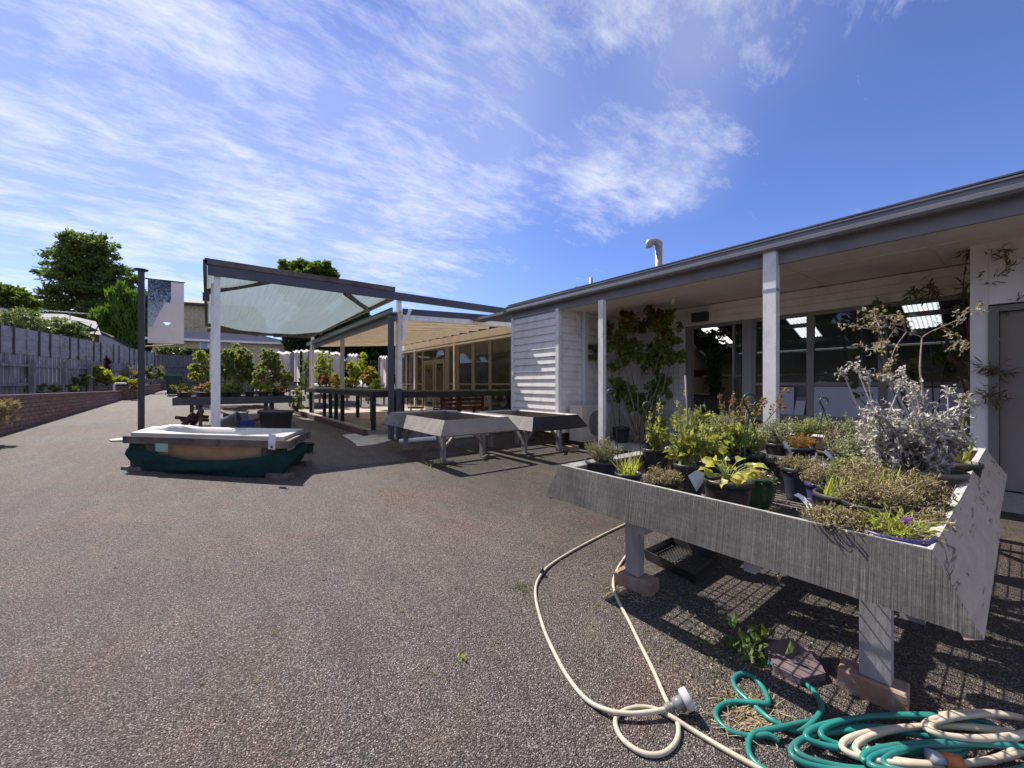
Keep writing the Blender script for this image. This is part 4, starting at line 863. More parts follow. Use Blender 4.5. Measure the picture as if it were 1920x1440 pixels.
bush('weeds', 'thin green weeds standing along the brick bed at left', 'weeds', [PL(x,730,11.5+i*.45,10,8) for i, x in enumerate((20,50,85,110,135))], 900, .10, .025, GR, bz(P(80,738,12.6),.9), D=(0,0,.8), up=.8, stems=14, stemr=.005)
bush('shrubby_weed', 'taller leafy weed where the two beds meet', 'weeds', [PL(150,716,14.5,13,12),PL(140,728,14.2,9,8),PL(163,708,14.6,8,7)], 1100, .10, .04, leafm('weed_leaf', [(.12,.13,.05),(.20,.20,.09),(.08,.10,.03)], .3), bz(P(150,738,14.4),.92), D=(0,0,.7), up=.8, stems=14, stemr=.006)
bush('pampas_tuft', 'dry feathery tuft leaning in over the brick wall at the left edge', 'grass', [PL(4,765,6.9,14,9),PL(10,780,6.9,10,8),PL(14,758,6.9,12,4),PL(-6,775,6.9,12,14)], 1500, .10, .012, DRY, bz(P(-14,810,6.8),.28), stems=16, stemr=.004, stemmat=DRY)
hs = MB(); hs.tube(cat_rom([(P(-10,736,11.5)), P(10,735.5,11.5), P(40,734,11.9), P(62,729,12.2), P(75,728,12.4)], 6), .022, 8)
tag(hs.build('white_pipe', WHITE, None, True), 'white hose pipe lying on the bed in front of the palings', 'pipe')
bp = thing('drain_outlet', tuple(P(215, 730, 15)), 'white right-angled pipe on the face of the raised bed wall', 'pipe')
MB().tube([P(214,733,14.9), P(214,722,14.9), P(217,719,14.9), P(236,719,15.3)], .035, 8).build('bent_pipe', WHITE, bp, True)
# basin
bc = ong(250, 747); bs_ = thing('basin', (bc.x, bc.y, bc.z), 'small blue-grey tub standing at the corner of the brick bed', 'tub')
MB().lathe((bc.x, bc.y, bc.z), [(.0,.0),(.26,.0),(.31,.18),(.34,.19),(.34,.21),(.29,.21),(.25,.05),(0,.04)], 24).build('shell', surf('basin_blue', (.28,.38,.43), (.24,.33,.38), .4), bs_, True)
# wheelie bin
gc = ong(326, 741); gz = gc.z
bn2 = thing('wheelie_bin', (gc.x, gc.y, gz), 'dark green wheeled rubbish bin with lighter lid beyond the banner', 'bin')
GB = surf('bin_green', (.018,.05,.03), (.014,.042,.026), .4, 3, bump=.02); GB2 = surf('bin_lid_green', (.05,.14,.07), (.04,.12,.06), .4, 3, bump=.02)
k = gc.y/24
def rot2(x, y, a=-YAW+.70): return (gc.x+x*math.cos(a)-y*math.sin(a), gc.y+x*math.sin(a)+y*math.cos(a))
sc_ = 18.0/18
m = MB(); hb = 1.0; 
def ring(hx, hy, z): return [(*rot2(-hx,-hy), gz+z), (*rot2(hx,-hy), gz+z), (*rot2(hx,hy), gz+z), (*rot2(-hx,hy), gz+z)]
Zb = (gc.x*SA+gc.y*CA); wpx = 27*Zb/FPX/2/1.1
m.hexa(ring(wpx*.78, wpx*.85, .04)+ring(wpx, wpx*1.1, hb*.92)).build('body', GB, bn2)
MB().hexa(ring(wpx*1.08, wpx*1.18, hb*.922)+ring(wpx*1.02, wpx*1.1, hb)).build('lid', GB2, bn2)
for sg in (-1, 1): a_ = rot2(sg*wpx*.9, wpx*.95); b_2 = rot2(sg*wpx*.99, wpx*.95); MB().tube([(*a_, gz+.1), (*b_2, gz+.1)], .1, 12).build('wheel', DARKP, bn2)
# banner pole and banner
pc_ = ong(265, 806); Zp = pc_.x*SA+pc_.y*CA
pole = thing('banner_pole', tuple(pc_), 'dark steel pole with a flat cap that carries the banner', 'pole')
ztp = P(265, 508, Zp).z
MB().box(pc_.x-.052, pc_.x+.052, pc_.y-.052, pc_.y+.052, pc_.z-.05, ztp).build('shaft', DARKP, pole)
MB().lathe((pc_.x, pc_.y, ztp), [(0,.0),(.10,.0),(.12,.02),(.12,.035),(0,.05)], 20).build('cap', DARKP, pole)
disc('pole_footing', (ong(242, 824).x, ong(242, 824).y), .28, .24, .02, MATS['concrete_pale'], 'pale concrete footing beside the bath')
def bp_(x, y, dz=0): return P(x, y, Zp+dz)
for (y0_, y1_) in ((521, 530), (650, 646)):
    MB().tube([bp_(266, y0_), bp_(346, y1_, .9)], .016, 8).build('arm', DARKP if y0_ < 600 else surf('wood_arm', (.3,.22,.15), None, .6), pole)
ban = thing('banner', tuple(bp_(310, 530, .5)), 'white fabric banner with a cut-out hole and dark foliage print hung on the pole', 'banner')
bl, br_ = (277, 521.5, 643), (345, 529, 645)
NB = 48; V = []; 
def bpt(s_, t_):
    x = bl[0]+(br_[0]-bl[0])*s_; x -= (3*math.sin(math.pi*min(1,t_*1.0))*(1-s_)*.0); y0_ = bl[1]+(br_[1]-bl[1])*s_; y1_ = bl[2]+(br_[2]-bl[2])*s_
    return V3(bp_(x, y0_+(y1_-y0_)*t_, .9*s_+.03*math.sin(5*t_+3*s_)))
uv = {}
def inhole(s_, t_):
    return (s_-.53)**2/.0095+(t_-.66)**2/.0018 < 1 and t_ > .66
m = MB(); vs = [bpt(i/NB, j/NB) for i in range(NB+1) for j in range(NB+1)]
fs = []; pf = []
for i in range(NB):
    for j in range(NB):
        s_, t_ = (i+.5)/NB, (j+.5)/NB; f = (i*(NB+1)+j, (i+1)*(NB+1)+j, (i+1)*(NB+1)+j+1, i*(NB+1)+j+1)
        if inhole(s_, t_): continue
        pr = (s_ < .64 and t_ < .30) or (abs(s_-.54)**2+(abs(t_-.30)*1.75)**2 < .0105) or (t_ >= .30 and s_ < .50-(t_-.34)*.95 and t_ < .74 and s_ < .46)
        (pf if pr else fs).append(f)
m.add(vs, fs); BANC = cloth('banner_cloth', (.44,.42,.46), (.40,.38,.42), 1.2, .25, (3, 3, 3))
m.build('banner_fabric', BANC, ban, True)
mp, ntp, bpn = newmat('banner_print')
tcp = nn(ntp, 'ShaderNodeTexCoord'); n_1 = noise(ntp, tcp.outputs['Object'], 26, 8, .8); spp = nn(ntp, 'ShaderNodeSeparateXYZ'); lk(ntp, tcp.outputs['Object'], spp.inputs[0])
hh = math_(ntp, 'ADD', math_(ntp, 'ADD', math_(ntp, 'MULTIPLY', n_1, 2.2), -.62), math_(ntp, 'MULTIPLY', spp.outputs[2], -.42))
lk(ntp, ramp(ntp, hh, [(.50, (.02,.03,.035)), (.62, (.13,.17,.19)), (.80, (.52,.55,.62))]), bpn.inputs['Base Color']); bpn.inputs['Roughness'].default_value = .5
m = MB(); m.add(vs, pf); m.build('foliage_print', mp, ban, True)
# ---------- far shade houses
SHC = cloth('white_shade_cloth', (.66,.63,.62), (.62,.59,.58), 1.0, .4, (3, 3, 2), folds=.1)
def shade_house(lab, panels, Z, ztop, roofy=None):
    c = P(panels[0][0], 700, Z); t = thing('shade_house', (c.x, c.y, .9), lab, 'shade house', 'white shade-cloth houses at the back of the yard')
    for (x0, x1, yt, yb) in panels:
        NP = 12; m = MB(); vs = []
        for i in range(NP+1):
            for j in (0, 1): 
                x = x0+(x1-x0)*i/NP; y = (yt+.5*abs(math.sin(math.pi*2*i/NP))) if j == 0 else yb
                vs.append(P(x, y, Z+.06*math.sin(9*i/NP)))
        m.add([tuple(q) for q in vs], [(2*i, 2*i+2, 2*i+3, 2*i+1) for i in range(NP)]); m.build('cloth_wall', SHC, t, True)
        for x in (x0-.5, x1+.5):
            a = P(x, yb+6, Z-.05); b_ = P(x, yt-2, Z-.05); MB().bar(a, b_, .09, .09, (0,1,0)).build('post', surf('grey_pole', (.20,.20,.22), None, .6), t)
    x0, x1 = panels[0][0], panels[-1][1]; yt = panels[0][2]
    m = MB(); vs = []
    for i in range(17):
        x = x0-1+(x1-x0+2)*i/16; y = yt-1.5+(panels[-1][2]-yt)*i/16+1.2*math.sin(i*1.3)
        vs += [tuple(P(x, y+1.5, Z-.1)), tuple(P(x, y-3.0, Z+3))]
    m.add(vs, [(2*i, 2*i+2, 2*i+3, 2*i+1) for i in range(16)]); m.build('cloth_roof', SHC, t, True)
shade_house('nearest white shade-cloth house just left of the far patio post', [(550,564,662,716),(565,579,660,716)], 19.5, 0)
shade_house('long white shade-cloth wall seen behind the shrubs left of the patio', [(500,522,664,712),(523,545,664,712)], 23, 0)
shade_house('wide white shade-cloth wall framed under the patio roof', [(583,617,660,716),(619,640,666,716)], 21, 0)
shade_house('small high white screen behind the yellow shrubs under the patio roof', [(653,671,668,684)], 24, 0)
shade_house('white shade-cloth corner beside the end pilaster of the patio', [(712,726,672,722)], 20, 0)

for k, (X_, Y_, lb) in enumerate(((-14,-6,'dense tree on the other side of the yard, nearest the street'),(-15,0,'dense tree on the other side of the yard, second from the street'),(-13.5,6,'dense tree on the other side of the yard, beside the grey fence'),(-15,12,'dense tree on the other side of the yard, behind the brick bed'),(-16,18,'dense tree on the other side of the yard, farthest from the street'))):
    c = lambda dx, dy, z, r, rz: (np.array((X_+dx, Y_+dy, z)), r, r, rz)
    tree('yard_tree', (X_, Y_, 0), 3, [c(0,0,4.5,2.6,2.6),c(.5,2,3.2,2.2,2.2),c(-.3,-2,3.4,2.2,2.4),c(0,.8,6,1.8,1.6),c(.4,-1,1.6,2,1.5),c(.4,1.4,1.5,2,1.5)], 9000, .38, G_DARK, lb, group='trees across the yard', tr=.25)

t = thing('hedge', (P(650, 700, 31).x, P(650, 700, 31).y, 1), 'long dark hedge along the back of the yard behind the white cloth houses', 'hedge')
lob = [PL(x, 700, 31, 16, 22) for x in range(545, 790, 14)]; pts, d = lobes_pts(lob, 12000, .5)
m = MB(); m.leaves(pts, .30, .2, d, .8); m.build('foliage', G_DARK, t)
MB().box(P(650,700,31).x-.1, P(650,700,31).x, P(650,700,31).y, P(650,700,31).y+.1, 1, P(650,700,31).z).build('stem', MATS['bark_09'], t)
# ------------------------------------------------------------ flared nursery benches
SAWF = sawn('sawn_grey_front', 1, (.145,.135,.13), (.05,.045,.044), 1.0, True, (.40,.375,.365))
SAWX = checked('checked_end_board', (.46,.36,.29), (.38,.295,.235), (.03,.022,.018))
SAWB = sawn('sawn_beige_end', 0, (.36,.30,.255), (.24,.20,.17), .5, True, (.42,.39,.36))
SAWK = sawn('sawn_charcoal_end', 0, (.05,.045,.045), (.03,.028,.028), .4, False, (.07,.065,.065))
SAWL = sawn('sawn_pale_side', 1, (.25,.235,.22), (.10,.092,.088), 1.0, True, (.42,.40,.38))
TOPE = surf('worn_board_edge', (.46,.44,.42), (.30,.285,.27), .8, 12, bump=.4, bscale=60, dirt=(.15,.13,.11), dscale=9, damt=.7)
LEGP = surf('bench_leg_paint', (.27,.255,.25), (.20,.19,.185), .7, 6, (3,3,.5), bump=.2, dirt=(.12,.10,.09), dscale=6, damt=.5)
LEGD = surf('bench_leg_lilac', (.36,.35,.37), (.28,.27,.29), .7, 6, (3,3,.5), bump=.2, dirt=(.14,.12,.11), dscale=6, damt=.5)
WIRE = surf('bench_wire', (.10,.09,.085), (.16,.12,.10), .6, 9, bump=0)
def flared(name, mat, p0, p1, outn, drop, fl, h, parent, ends=(0, 0), th=.04, capm=TOPE):
    """board whose top edge runs p0->p1 at height h; bottom edge moved out by fl; ends lengthen the bottom edge"""
    a = np.array((*p0, h)); b = np.array((*p1, h)); d = (b-a)/np.linalg.norm(b-a); o = np.array((*outn, 0.))
    a2 = a+o*fl-d*ends[0]-np.array((0,0,drop)); b2 = b+o*fl+d*ends[1]-np.array((0,0,drop))
    nrm_ = o*drop+np.array((0,0,fl)); nrm_ /= np.linalg.norm(nrm_); inn = -nrm_*th
    ta, tb = a+d*0, b-d*0
    v = [a2+inn, b2+inn, b2, a2, ta+inn, tb+inn, tb, ta]
    m = MB(); m.hexa([tuple(q) for q in v]) if False else m.add([tuple(q) for q in (a2, b2, b2+inn, a2+inn, ta, tb, tb+inn, ta+inn)], [(0,3,2,1),(4,5,6,7),(0,1,5,4),(1,2,6,5),(2,3,7,6),(3,0,4,7)])
    ob = m.build(name, mat, parent)
    if capm: 
        e = .0015; z = np.array((0,0,.003))
        m = MB(); m.add([tuple(q) for q in (ta+z+d*.002, tb+z-d*.002, tb+inn+z-d*.002, ta+inn+z+d*.002, ta-z*.2+d*.002, tb-z*.2-d*.002, tb+inn-z*.2-d*.002, ta+inn-z*.2+d*.002)], [(0,1,2,3),(7,6,5,4),(0,4,5,1),(1,5,6,2),(2,6,7,3),(3,7,4,0)])
        m.build('worn_edge', capm, ob)
    return ob
def bench(name, lab, x0, x1, y0, y1, h, drop=.2, fl=.11, front=SAWL, near=SAWB, far=SAWX, back=SAWX, grid=.062, legs=(), legm=LEGP, flf=None, group=None, braces=True, tray=.17, bricks=False):
    t = thing(name, ((x0+x1)/2, (y0+y1)/2, 0), lab, 'bench', group)
    flf = fl if flf is None else flf
    flared('side_board', front, (x0, y0), (x0, y1), (-1, 0), drop, flf, h, t, (fl, fl))
    flared('side_board', back, (x1, y0), (x1, y1), (1, 0), drop, fl, h, t, (fl, fl))
    flared('end_board', near, (x0+.001, y0), (x1-.001, y0), (0, -1), drop, fl, h, t, (flf, fl))
    flared('end_board', far, (x0+.001, y1), (x1-.001, y1), (0, 1), drop, fl, h, t, (flf, fl))
    zt = h-tray; m = MB()
    for x in np.arange(x0+.05, x1-.03, grid): m.tube([(x, y0+.03, zt), (x, y1-.03, zt)], .0032, 4)
    for y in np.arange(y0+.05, y1-.03, grid): m.tube([(x0+.03, y, zt-.006), (x1-.03, y, zt-.006)], .0032, 4)
    m.build('wire_mesh', WIRE, t)
    for f in (.33, .66):
        y = y0+(y1-y0)*f; MB().box(x0+.04, x1-.04, y-.022, y+.022, zt-.10, zt-.012).build('bearer', legm, t)
    for (lx, ly, lz, s) in legs:
        MB().box(lx-.028, lx+.028, ly-.045, ly+.045, lz, zt-.02).build('leg', legm, t)
        if braces:
            sy = 1 if ly < (y0+y1)/2 else -1; sx = 1 if lx < (x0+x1)/2 else -1
            MB().bar((lx, ly+.04*sy, lz+(zt-lz)*.45), (lx, ly+sy*.30, zt-.03), .03, .045).build('brace', legm, t)
            MB().bar((lx+.02*sx, ly, lz+(zt-lz)*.45), (lx+sx*.28, ly, zt-.03), .045, .03).build('brace', legm, t)
    return t
# foreground bench (near row) and the bench standing against its back
H0 = .706
fgx0, fgy0, fgy1 = 1.70, .165, 1.72
l1 = P(1190, 1074, 2.34); l2x, l2y = 2.03, .345
bench('display_bench', 'large rough-sawn grey bench crowded with potted plants in the right foreground', fgx0, 3.02, fgy0, fgy1, H0, .20, .10, SAWF, SAWX, SAWX, SAWX, .05,
      legs=[(l1.x, l1.y, .08, 0), (l2x, l2y, .08, 0), (2.85, l1.y, .0, 0), (2.85, l2y, .0, 0)], legm=LEGD, flf=.035, braces=False)
bench('display_bench', 'second rough-sawn bench joined behind the foreground one near the veranda post', 3.10, 4.70, fgy0+.01, fgy1+.02, H0, .20, .10, SAWF, SAWX, SAWX, SAWX, .05,
      legs=[(3.25, l1.y, 0, 0), (3.25, l2y, 0, 0), (4.5, l1.y, 0, 0), (4.5, l2y, 0, 0)], legm=LEGD)
kn = surf('old_brick', (.30,.19,.14), (.22,.13,.10), .9, 8, bump=.5, bscale=40, dirt=(.36,.32,.28), dscale=8, damt=.7)
def brick_blk(lab, c, ang, sx=.115, sy=.055, h=.076, grp=None):
    t = MB(); cs, sn = math.cos(ang), math.sin(ang)
    def q(x, y): return (c[0]+x*cs-y*sn, c[1]+x*sn+y*cs)
    e = .006; vs = []
    for z, k in ((0, 0), (h-e, 0), (h, e)):
        vs += [(*q(-sx+k, -sy+k), z), (*q(sx-k, -sy+k), z), (*q(sx-k, sy-k), z), (*q(-sx+k, sy-k), z)]
    fs = [(3,2,1,0), (8,9,10,11)]+[(i*4+k, i*4+(k+1) % 4, (i+1)*4+(k+1) % 4, (i+1)*4+k) for i in range(2) for k in range(4)]
    t.add(vs, fs); return tag(t.build('brick', kn), lab, 'brick', grp)
brick_blk('worn mortar-crusted brick propping the left front leg of the foreground bench', (l1.x+.0, l1.y-.01), R(100), grp='bricks under bench legs')
brick_blk('worn brick under the right front leg of the foreground bench', (l2x-.0, l2y+.01), R(95), .10, .05, .078, grp='bricks under bench legs')
for k, (y_, z_) in enumerate(((.24, .60), (.31, .66), (1.15, .57), (1.62, .62))):
    bo = MB().tube([(1.655-.035*(H0-z_)/.2+.03, y_, z_), (1.655-.035*(H0-z_)/.2+.0, y_, z_)], .008, 8)
    tag(bo.build('bolt_head', MATS['steel']), None) if False else None
# mid benches
G1 = 'flared benches standing empty in front of the weatherboards'
bench('display_bench', 'empty beige-ended flared bench in front of the patio posts', 2.62, 3.72, 4.93, 6.98, .69, .20, .13, SAWL, SAWB, SAWX, SAWX, .07, legs=[(2.83, 5.38, .0, 0), (3.62, 5.5, .0, 0), (2.83, 6.8, 0, 0), (3.6, 6.85, 0, 0)], group=G1)
bench('display_bench', 'empty charcoal-ended flared bench directly in front of the weatherboard wall', 4.08, 5.10, 4.74, 6.45, .67, .20, .13, SAWL, SAWK, SAWX, SAWX, .07, legs=[(4.28, 5.2, 0, 0), (5.0, 5.1, 0, 0), (4.28, 6.2, 0, 0), (4.95, 6.25, 0, 0)], group=G1)
for lab, (x, y) in (('thin timber packer under the beige bench leg nearest the camera', (2.86, 5.30)), ('thin timber packer under the second beige bench leg', (3.66, 5.38)), ('thin timber packer under the left rear leg of the beige bench', (2.86, 6.76)), ('thin timber packer under the left leg of the charcoal bench', (4.3, 5.16))):
    tag(MB().box(x-.13, x+.13, y-.05, y+.05, .001, .018).box(x-.09, x+.10, y-.06, y+.03, .0185, .03).build('timber_packer', WTH), lab, 'packer', 'timber packers under bench legs')
# dark plant bench below the shade sail
tz = float(ground(.5, 11.6))
SL2 = surf('slate_board', (.075,.07,.08), (.05,.048,.056), .6, 5, (.3,3,3), bump=.15, dirt=(.12,.11,.11), dscale=4, damt=.4)
def flat_bench(name, lab, x0, x1, y0, y1, h, zb, apron, mat, legs, slat=.16, grp=None, legmat=None, lw=.07, topmat=None):
    t = thing(name, ((x0+x1)/2, (y0+y1)/2, zb), lab, 'bench', grp); legmat = legmat or mat
    MB().box(x0, x1, y0, y0+.035, h-apron, h).build('apron', mat, t); MB().box(x0, x1, y1-.035, y1, h-apron, h).build('apron', mat, t)
    MB().box(x0, x0+.035, y0+.036, y1-.036, h-apron, h).build('end_apron', mat, t); MB().box(x1-.035, x1, y0+.036, y1-.036, h-apron, h).build('end_apron', mat, t)
    m = MB(); y = y0+.05; 
    while y < y1-.1: m.box(x0+.037, x1-.037, y, y+slat*.62, h-.06, h-.035); y += slat
    m.build('slatted_top', topmat or mat, t)
    for (lx, ly) in legs: MB().box(lx-lw/2, lx+lw/2, ly-lw/2, ly+lw/2, zb-.1, h-.062).build('leg', legmat, t)
    return t
e0, e1 = P(323, 748, 8.55), P(547, 744, 9.97)
flat_bench('plant_bench', 'long slate-grey bench of potted plants beneath the shade cloth', e0.x, e1.x, e0.y, e0.y+1.25, .90, tz, .17, SL2, [(P(376,760,8.9).x, e0.y+.2), (P(500,760,9.6).x, e0.y+.2), (e0.x+.3, e0.y+1.1), (e1.x-.3, e0.y+1.1)], topmat=WTH, legmat=WTH)
e2, e3 = P(355, 738, 13.0), P(520, 736, 14.5)
flat_bench('plant_bench', 'second weathered plank bench behind the slate one holding taller shrubs', e2.x, e3.x, e2.y, e2.y+1.4, P(400,735,13.2).z, .4, .12, WTH, [(e2.x+.2, e2.y+.1), (e3.x-.2, e2.y+.1), (e2.x+.2, e2.y+1.2), (e3.x-.2, e2.y+1.2)], topmat=TOPE)
# tall black benches on the patio
BK = surf('black_timber', (.022,.02,.02), (.012,.011,.011), .6, 6, bump=.1)
MOSS = surf('mossy_top', (.20,.17,.07), (.06,.05,.03), .9, 10, bump=.3)
def tall_bench(lab, x0, x1, y0, y1, h, legs):
    t = thing('tall_bench', ((x0+x1)/2, (y0+y1)/2, .125), lab, 'bench', 'tall black benches round the patio')
    MB().box(x0, x1, y0, y0+.04, h-.16, h-.03).build('apron', BK, t); MB().box(x0, x0+.04, y0+.041, y1-.041, h-.16, h-.03).build('end_apron', BK, t)
    MB().box(x0, x1, y1-.04, y1, h-.16, h-.03).build('apron', BK, t); MB().box(x1-.04, x1, y0+.041, y1-.041, h-.16, h-.03).build('end_apron', BK, t)
    m = MB(); 
    n = int((x1-x0 if x1-x0 < y1-y0 else y1-y0)/.15)
    for k in range(n):
        if x1-x0 < y1-y0: a = x0+.02+k*(x1-x0)/n; m.box(a, a+.11, y0-.02, y1+.02, h-.029, h)
        else: a = y0+.02+k*(y1-y0)/n; m.box(x0-.02, x1+.02, a, a+.11, h-.029, h)
    m.build('slatted_top', MOSS, t)
    for (a, b_) in legs: MB().box(a-.045, a+.045, b_-.045, b_+.045, .126, h-.161).build('leg', BK, t)
    return t
tall_bench('long tall black bench along the outer edge of the patio', 3.0, 3.9, 9.15, 16.9, 1.055, [(3.06, 9.25)]+[(3.08, y) for y in (12.0, 12.7, 13.4, 14.2, 16.4)]+[(3.8, y) for y in (9.9, 11.6, 13.0, 14.8)])
tall_bench('tall black bench crossing from the patio posts to the weatherboard corner', 3.42, 6.9, 8.5, 9.05, 1.05, [(3.47, 8.56), (5.2, 8.99), (6.8, 8.56), (6.8, 8.99)])
# drain pipe, brick
d0, d1 = onz(750, 828, .05), onz(912, 822, .05)
tag(MB().tube([(d0.x, 7.62, .05), (5.25, 7.5, .05)], .05, 14).build('drain_pipe', WHITE, None, True), 'white drain pipe lying in front of the patio brick edging', 'pipe')
rb = thing('red_tub', (5.15, 4.95, 0), 'small brick-red block on the ground beside the air conditioner', 'block')
MB().box(5.05, 5.3, 4.9, 5.05, .0, .09).build('block', kn, rb)
# patio furniture
pf0 = P(800, 760, 10.6)
def steel_chair(lab, x, y, a):
    t = thing('metal_chair', (x, y, .125), lab, 'chair', 'dark metal chairs under the patio roof')
    G = surf('dark_green_metal', (.015,.025,.02), None, .4); cs, sn = math.cos(a), math.sin(a)
    def q(u, v, z): return (x+u*cs-v*sn, y+u*sn+v*cs, .125+z)
    MB().lathe(q(0,0,.43), [(0,0),(.2,0),(.21,.015),(.2,.03),(0,.03)], 18).build('seat', G, t)
    for (u, v) in ((-.17,-.17),(.17,-.17),(-.17,.17),(.17,.17)): MB().tube([q(u*.8,v*.8,.43), q(u*1.15,v*1.15,0)], .011, 6).build('leg', G, t)
    m = MB(); m.tube(cat_rom([q(-.19,.17,.43), q(-.2,.2,.8), q(0,.22,.92), q(.2,.2,.8), q(.19,.17,.43)], 6), .011, 6)
    for k in range(-3, 4): m.tube([q(k*.045,.19,.45), q(k*.05,.21,.9-abs(k)*.02)], .005, 4)
    m.build('backrest', G, t); return t
steel_chair('dark metal chair under the patio roof, left of the pair', pf0.x-.25, pf0.y+.1, R(150)); steel_chair('dark metal chair under the patio roof, nearer the red bench', pf0.x+.35, pf0.y-.15, R(200))
rc = P(868, 765, 10.2); t = thing('timber_bench', (rc.x, rc.y, .125), 'dark red slatted timber bench seat under the patio roof', 'bench seat')
RW = surf('red_stained_timber', (.14,.035,.02), (.09,.022,.015), .5, 6, (.3,3,3), bump=.15)
m = MB()
for k in range(4): m.box(rc.x-.62, rc.x+.62, rc.y+.0, rc.y+.03, .56+k*.1, .63+k*.1)
m.build('backrest', RW, t)
m = MB()
for k in range(4): m.box(rc.x-.62, rc.x+.62, rc.y+.04+k*.105, rc.y+.125+k*.105, .535, .56)
m.build('seat', RW, t)
for sx in (-.6, .6): MB().box(rc.x+sx-.03, rc.x+sx+.03, rc.y-.04, rc.y-.001, .125, .98).build('leg', RW, t); MB().box(rc.x+sx-.03, rc.x+sx+.03, rc.y+.40, rc.y+.45, .125, .534).build('leg', RW, t)
# air conditioner
ac = thing('air_conditioner', (6.5, 5.05, 0), 'cream outdoor air-conditioning unit against the weatherboards behind the veranda post', 'air conditioner')
AC = surf('ac_cream', (.50,.48,.45), (.45,.43,.40), .5, 4, bump=.03, dirt=(.25,.2,.16), dscale=5, damt=.4)
ax0 = 5.52; MB().box(ax0, 6.42, 5.02, 5.34, .12, .80).build('casing', AC, ac)
m = MB(); cx_, cz_ = 5.95, .45
for k in range(1, 8): 
    r_ = .035*k; m.tube([(cx_+r_*math.cos(a_), 5.008, cz_+r_*math.sin(a_)) for a_ in np.linspace(0, 2*math.pi, 29)], .005, 4, False)
for k in range(36): a_ = k*math.pi/18; m.tube([(cx_+.05*math.cos(a_), 5.006, cz_+.05*math.sin(a_)), (cx_+.25*math.cos(a_), 5.006, cz_+.25*math.sin(a_))], .003, 4, False)
m.build('fan_grille', surf('ac_grille', (.34,.33,.31), None, .5), ac)
MB().lathe((cx_, 5.012, cz_), [(0,0),(.25,0)], 30, tilt=lambda p: np.array((p[0], p[2], p[1]))).build('fan_opening', surf('ac_dark', (.06,.058,.055), None, .6), ac)
for x in (ax0+.1, 6.3): MB().box(x-.05, x+.05, 5.0, 5.36, 0.0, .119).build('foot', DARKP, ac)
# ------------------------------------------------------------ bath on its timber frame
Zf = 5.3
rim = [P(240, 812, 5.30), P(536, 819, 5.15), P(571, 804, 5.85), P(290, 799, 6.1)]
zr_ = .54
rim = [onz(245, 811, zr_), onz(533, 819, zr_), onz(569, 804, zr_), onz(288, 799, zr_)]
bath = thing('bathtub', tuple((rim[0]+rim[2])/2), 'white acrylic display bath set in a weathered timber frame left of centre', 'bathtub')
BW = surf('bath_acrylic', (.50,.485,.465), (.44,.43,.41), .35, 3, bump=.02, spec=.6, dirt=(.45,.42,.38), dscale=4, damt=.35)
NBX, NBY = 56, 24; V = []
def bil(s_, t_): return V3(rim[0])*(1-s_)*(1-t_)+V3(rim[1])*s_*(1-t_)+V3(rim[2])*s_*t_+V3(rim[3])*(1-s_)*t_
for i in range(NBX+1):
    for j in range(NBY+1):
        s_, t_ = i/NBX, j/NBY; p = bil(s_, t_)
        u_ = (s_-.5)/.43; v_ = (t_-.5)/.38; r_ = (abs(u_)**3.4+abs(v_)**3)**(1/3.2)
        dz = -.36*float(sstep(1.0, .62, r_)) if r_ < 1 else 0
        head = .055*math.exp(-((s_-.18)/.13)**2)*float(sstep(1.25, .98, r_))*float(sstep(.80, 1.0, r_))*(.35+.65*t_)
        V.append((p[0], p[1], p[2]+dz+head))
F = np.array([[i*(NBY+1)+j, (i+1)*(NBY+1)+j, (i+1)*(NBY+1)+j+1, i*(NBY+1)+j+1] for i in range(NBX) for j in range(NBY)])
m = MB(); m.raw(np.array(V), F); m.build('basin', BW, bath, True)
m = MB()
for k in range(4):
    a, b_ = V3(rim[k]), V3(rim[(k+1) % 4]); m.add([a, b_, b_-np.array((0,0,.045)), a-np.array((0,0,.045))], [(0,3,2,1)])
m.build('rim', BW, bath)
cen = sum((V3(q) for q in rim), np.zeros(3))/4
hullp = []
def inset(k, f, z): q = V3(rim[k])*(1-f)+cen*f; return np.array((q[0], q[1], z))
ul = MB(); lv = [[inset(k, f, z) for k in range(4)] for f, z in ((.06,.50),(.12,.38),(.22,.2),(.30,.12))]
def rnd(q4, n=8):   # rounded outline through 4 corners
    out = []
    for k in range(4):
        a, b_, c_ = q4[(k-1) % 4], q4[k], q4[(k+1) % 4]
        for i in range(n): t_ = i/(n-1); s0_ = b_+(a-b_)*.28; s1_ = b_+(c_-b_)*.28; out.append((1-t_)**2*s0_+2*t_*(1-t_)*b_+t_*t_*s1_)
    return out
rr = [rnd(l) for l in lv]; n_ = len(rr[0]); ul.add([tuple(p) for r_ in rr for p in r_], [(i*n_+k, i*n_+(k+1) % n_, (i+1)*n_+(k+1) % n_, (i+1)*n_+k) for i in range(3) for k in range(n_)])
ul.build('underside', surf('fibreglass', (.52,.33,.19), (.44,.27,.15), .6, 5, bump=.2, dirt=(.6,.5,.4), dscale=3, damt=.4), bath, True)
hd = MB(); q = bil(.78, .04); hd.box(q[0]-.02, q[0]+.0, q[1], q[1]+.01, q[2], q[2]+.01)
pt = onz(495, 826, .42); 
frm = thing('bath_frame', (cen[0], cen[1], 0), 'weathered timber frame wrapped in green shade cloth that carries the bath', 'timber frame')
def outq(k, f, z): q = V3(rim[k])+(V3(rim[k])-cen)*f; return np.array((q[0], q[1], z))
for k, nm in ((0,'front_board'),(1,'right_board'),(2,'rear_board'),(3,'left_board')):
    a, b_ = outq(k, .035 if k != 0 else .035, .447), outq((k+1) % 4, .035, .447)
    dd_ = (b_-a)/np.linalg.norm(b_-a); ext = .05 if k in (0, 2) else -.05
    MB().bar(a-dd_*ext, b_+dd_*ext, .05, .095).build('board', WTH, frm)
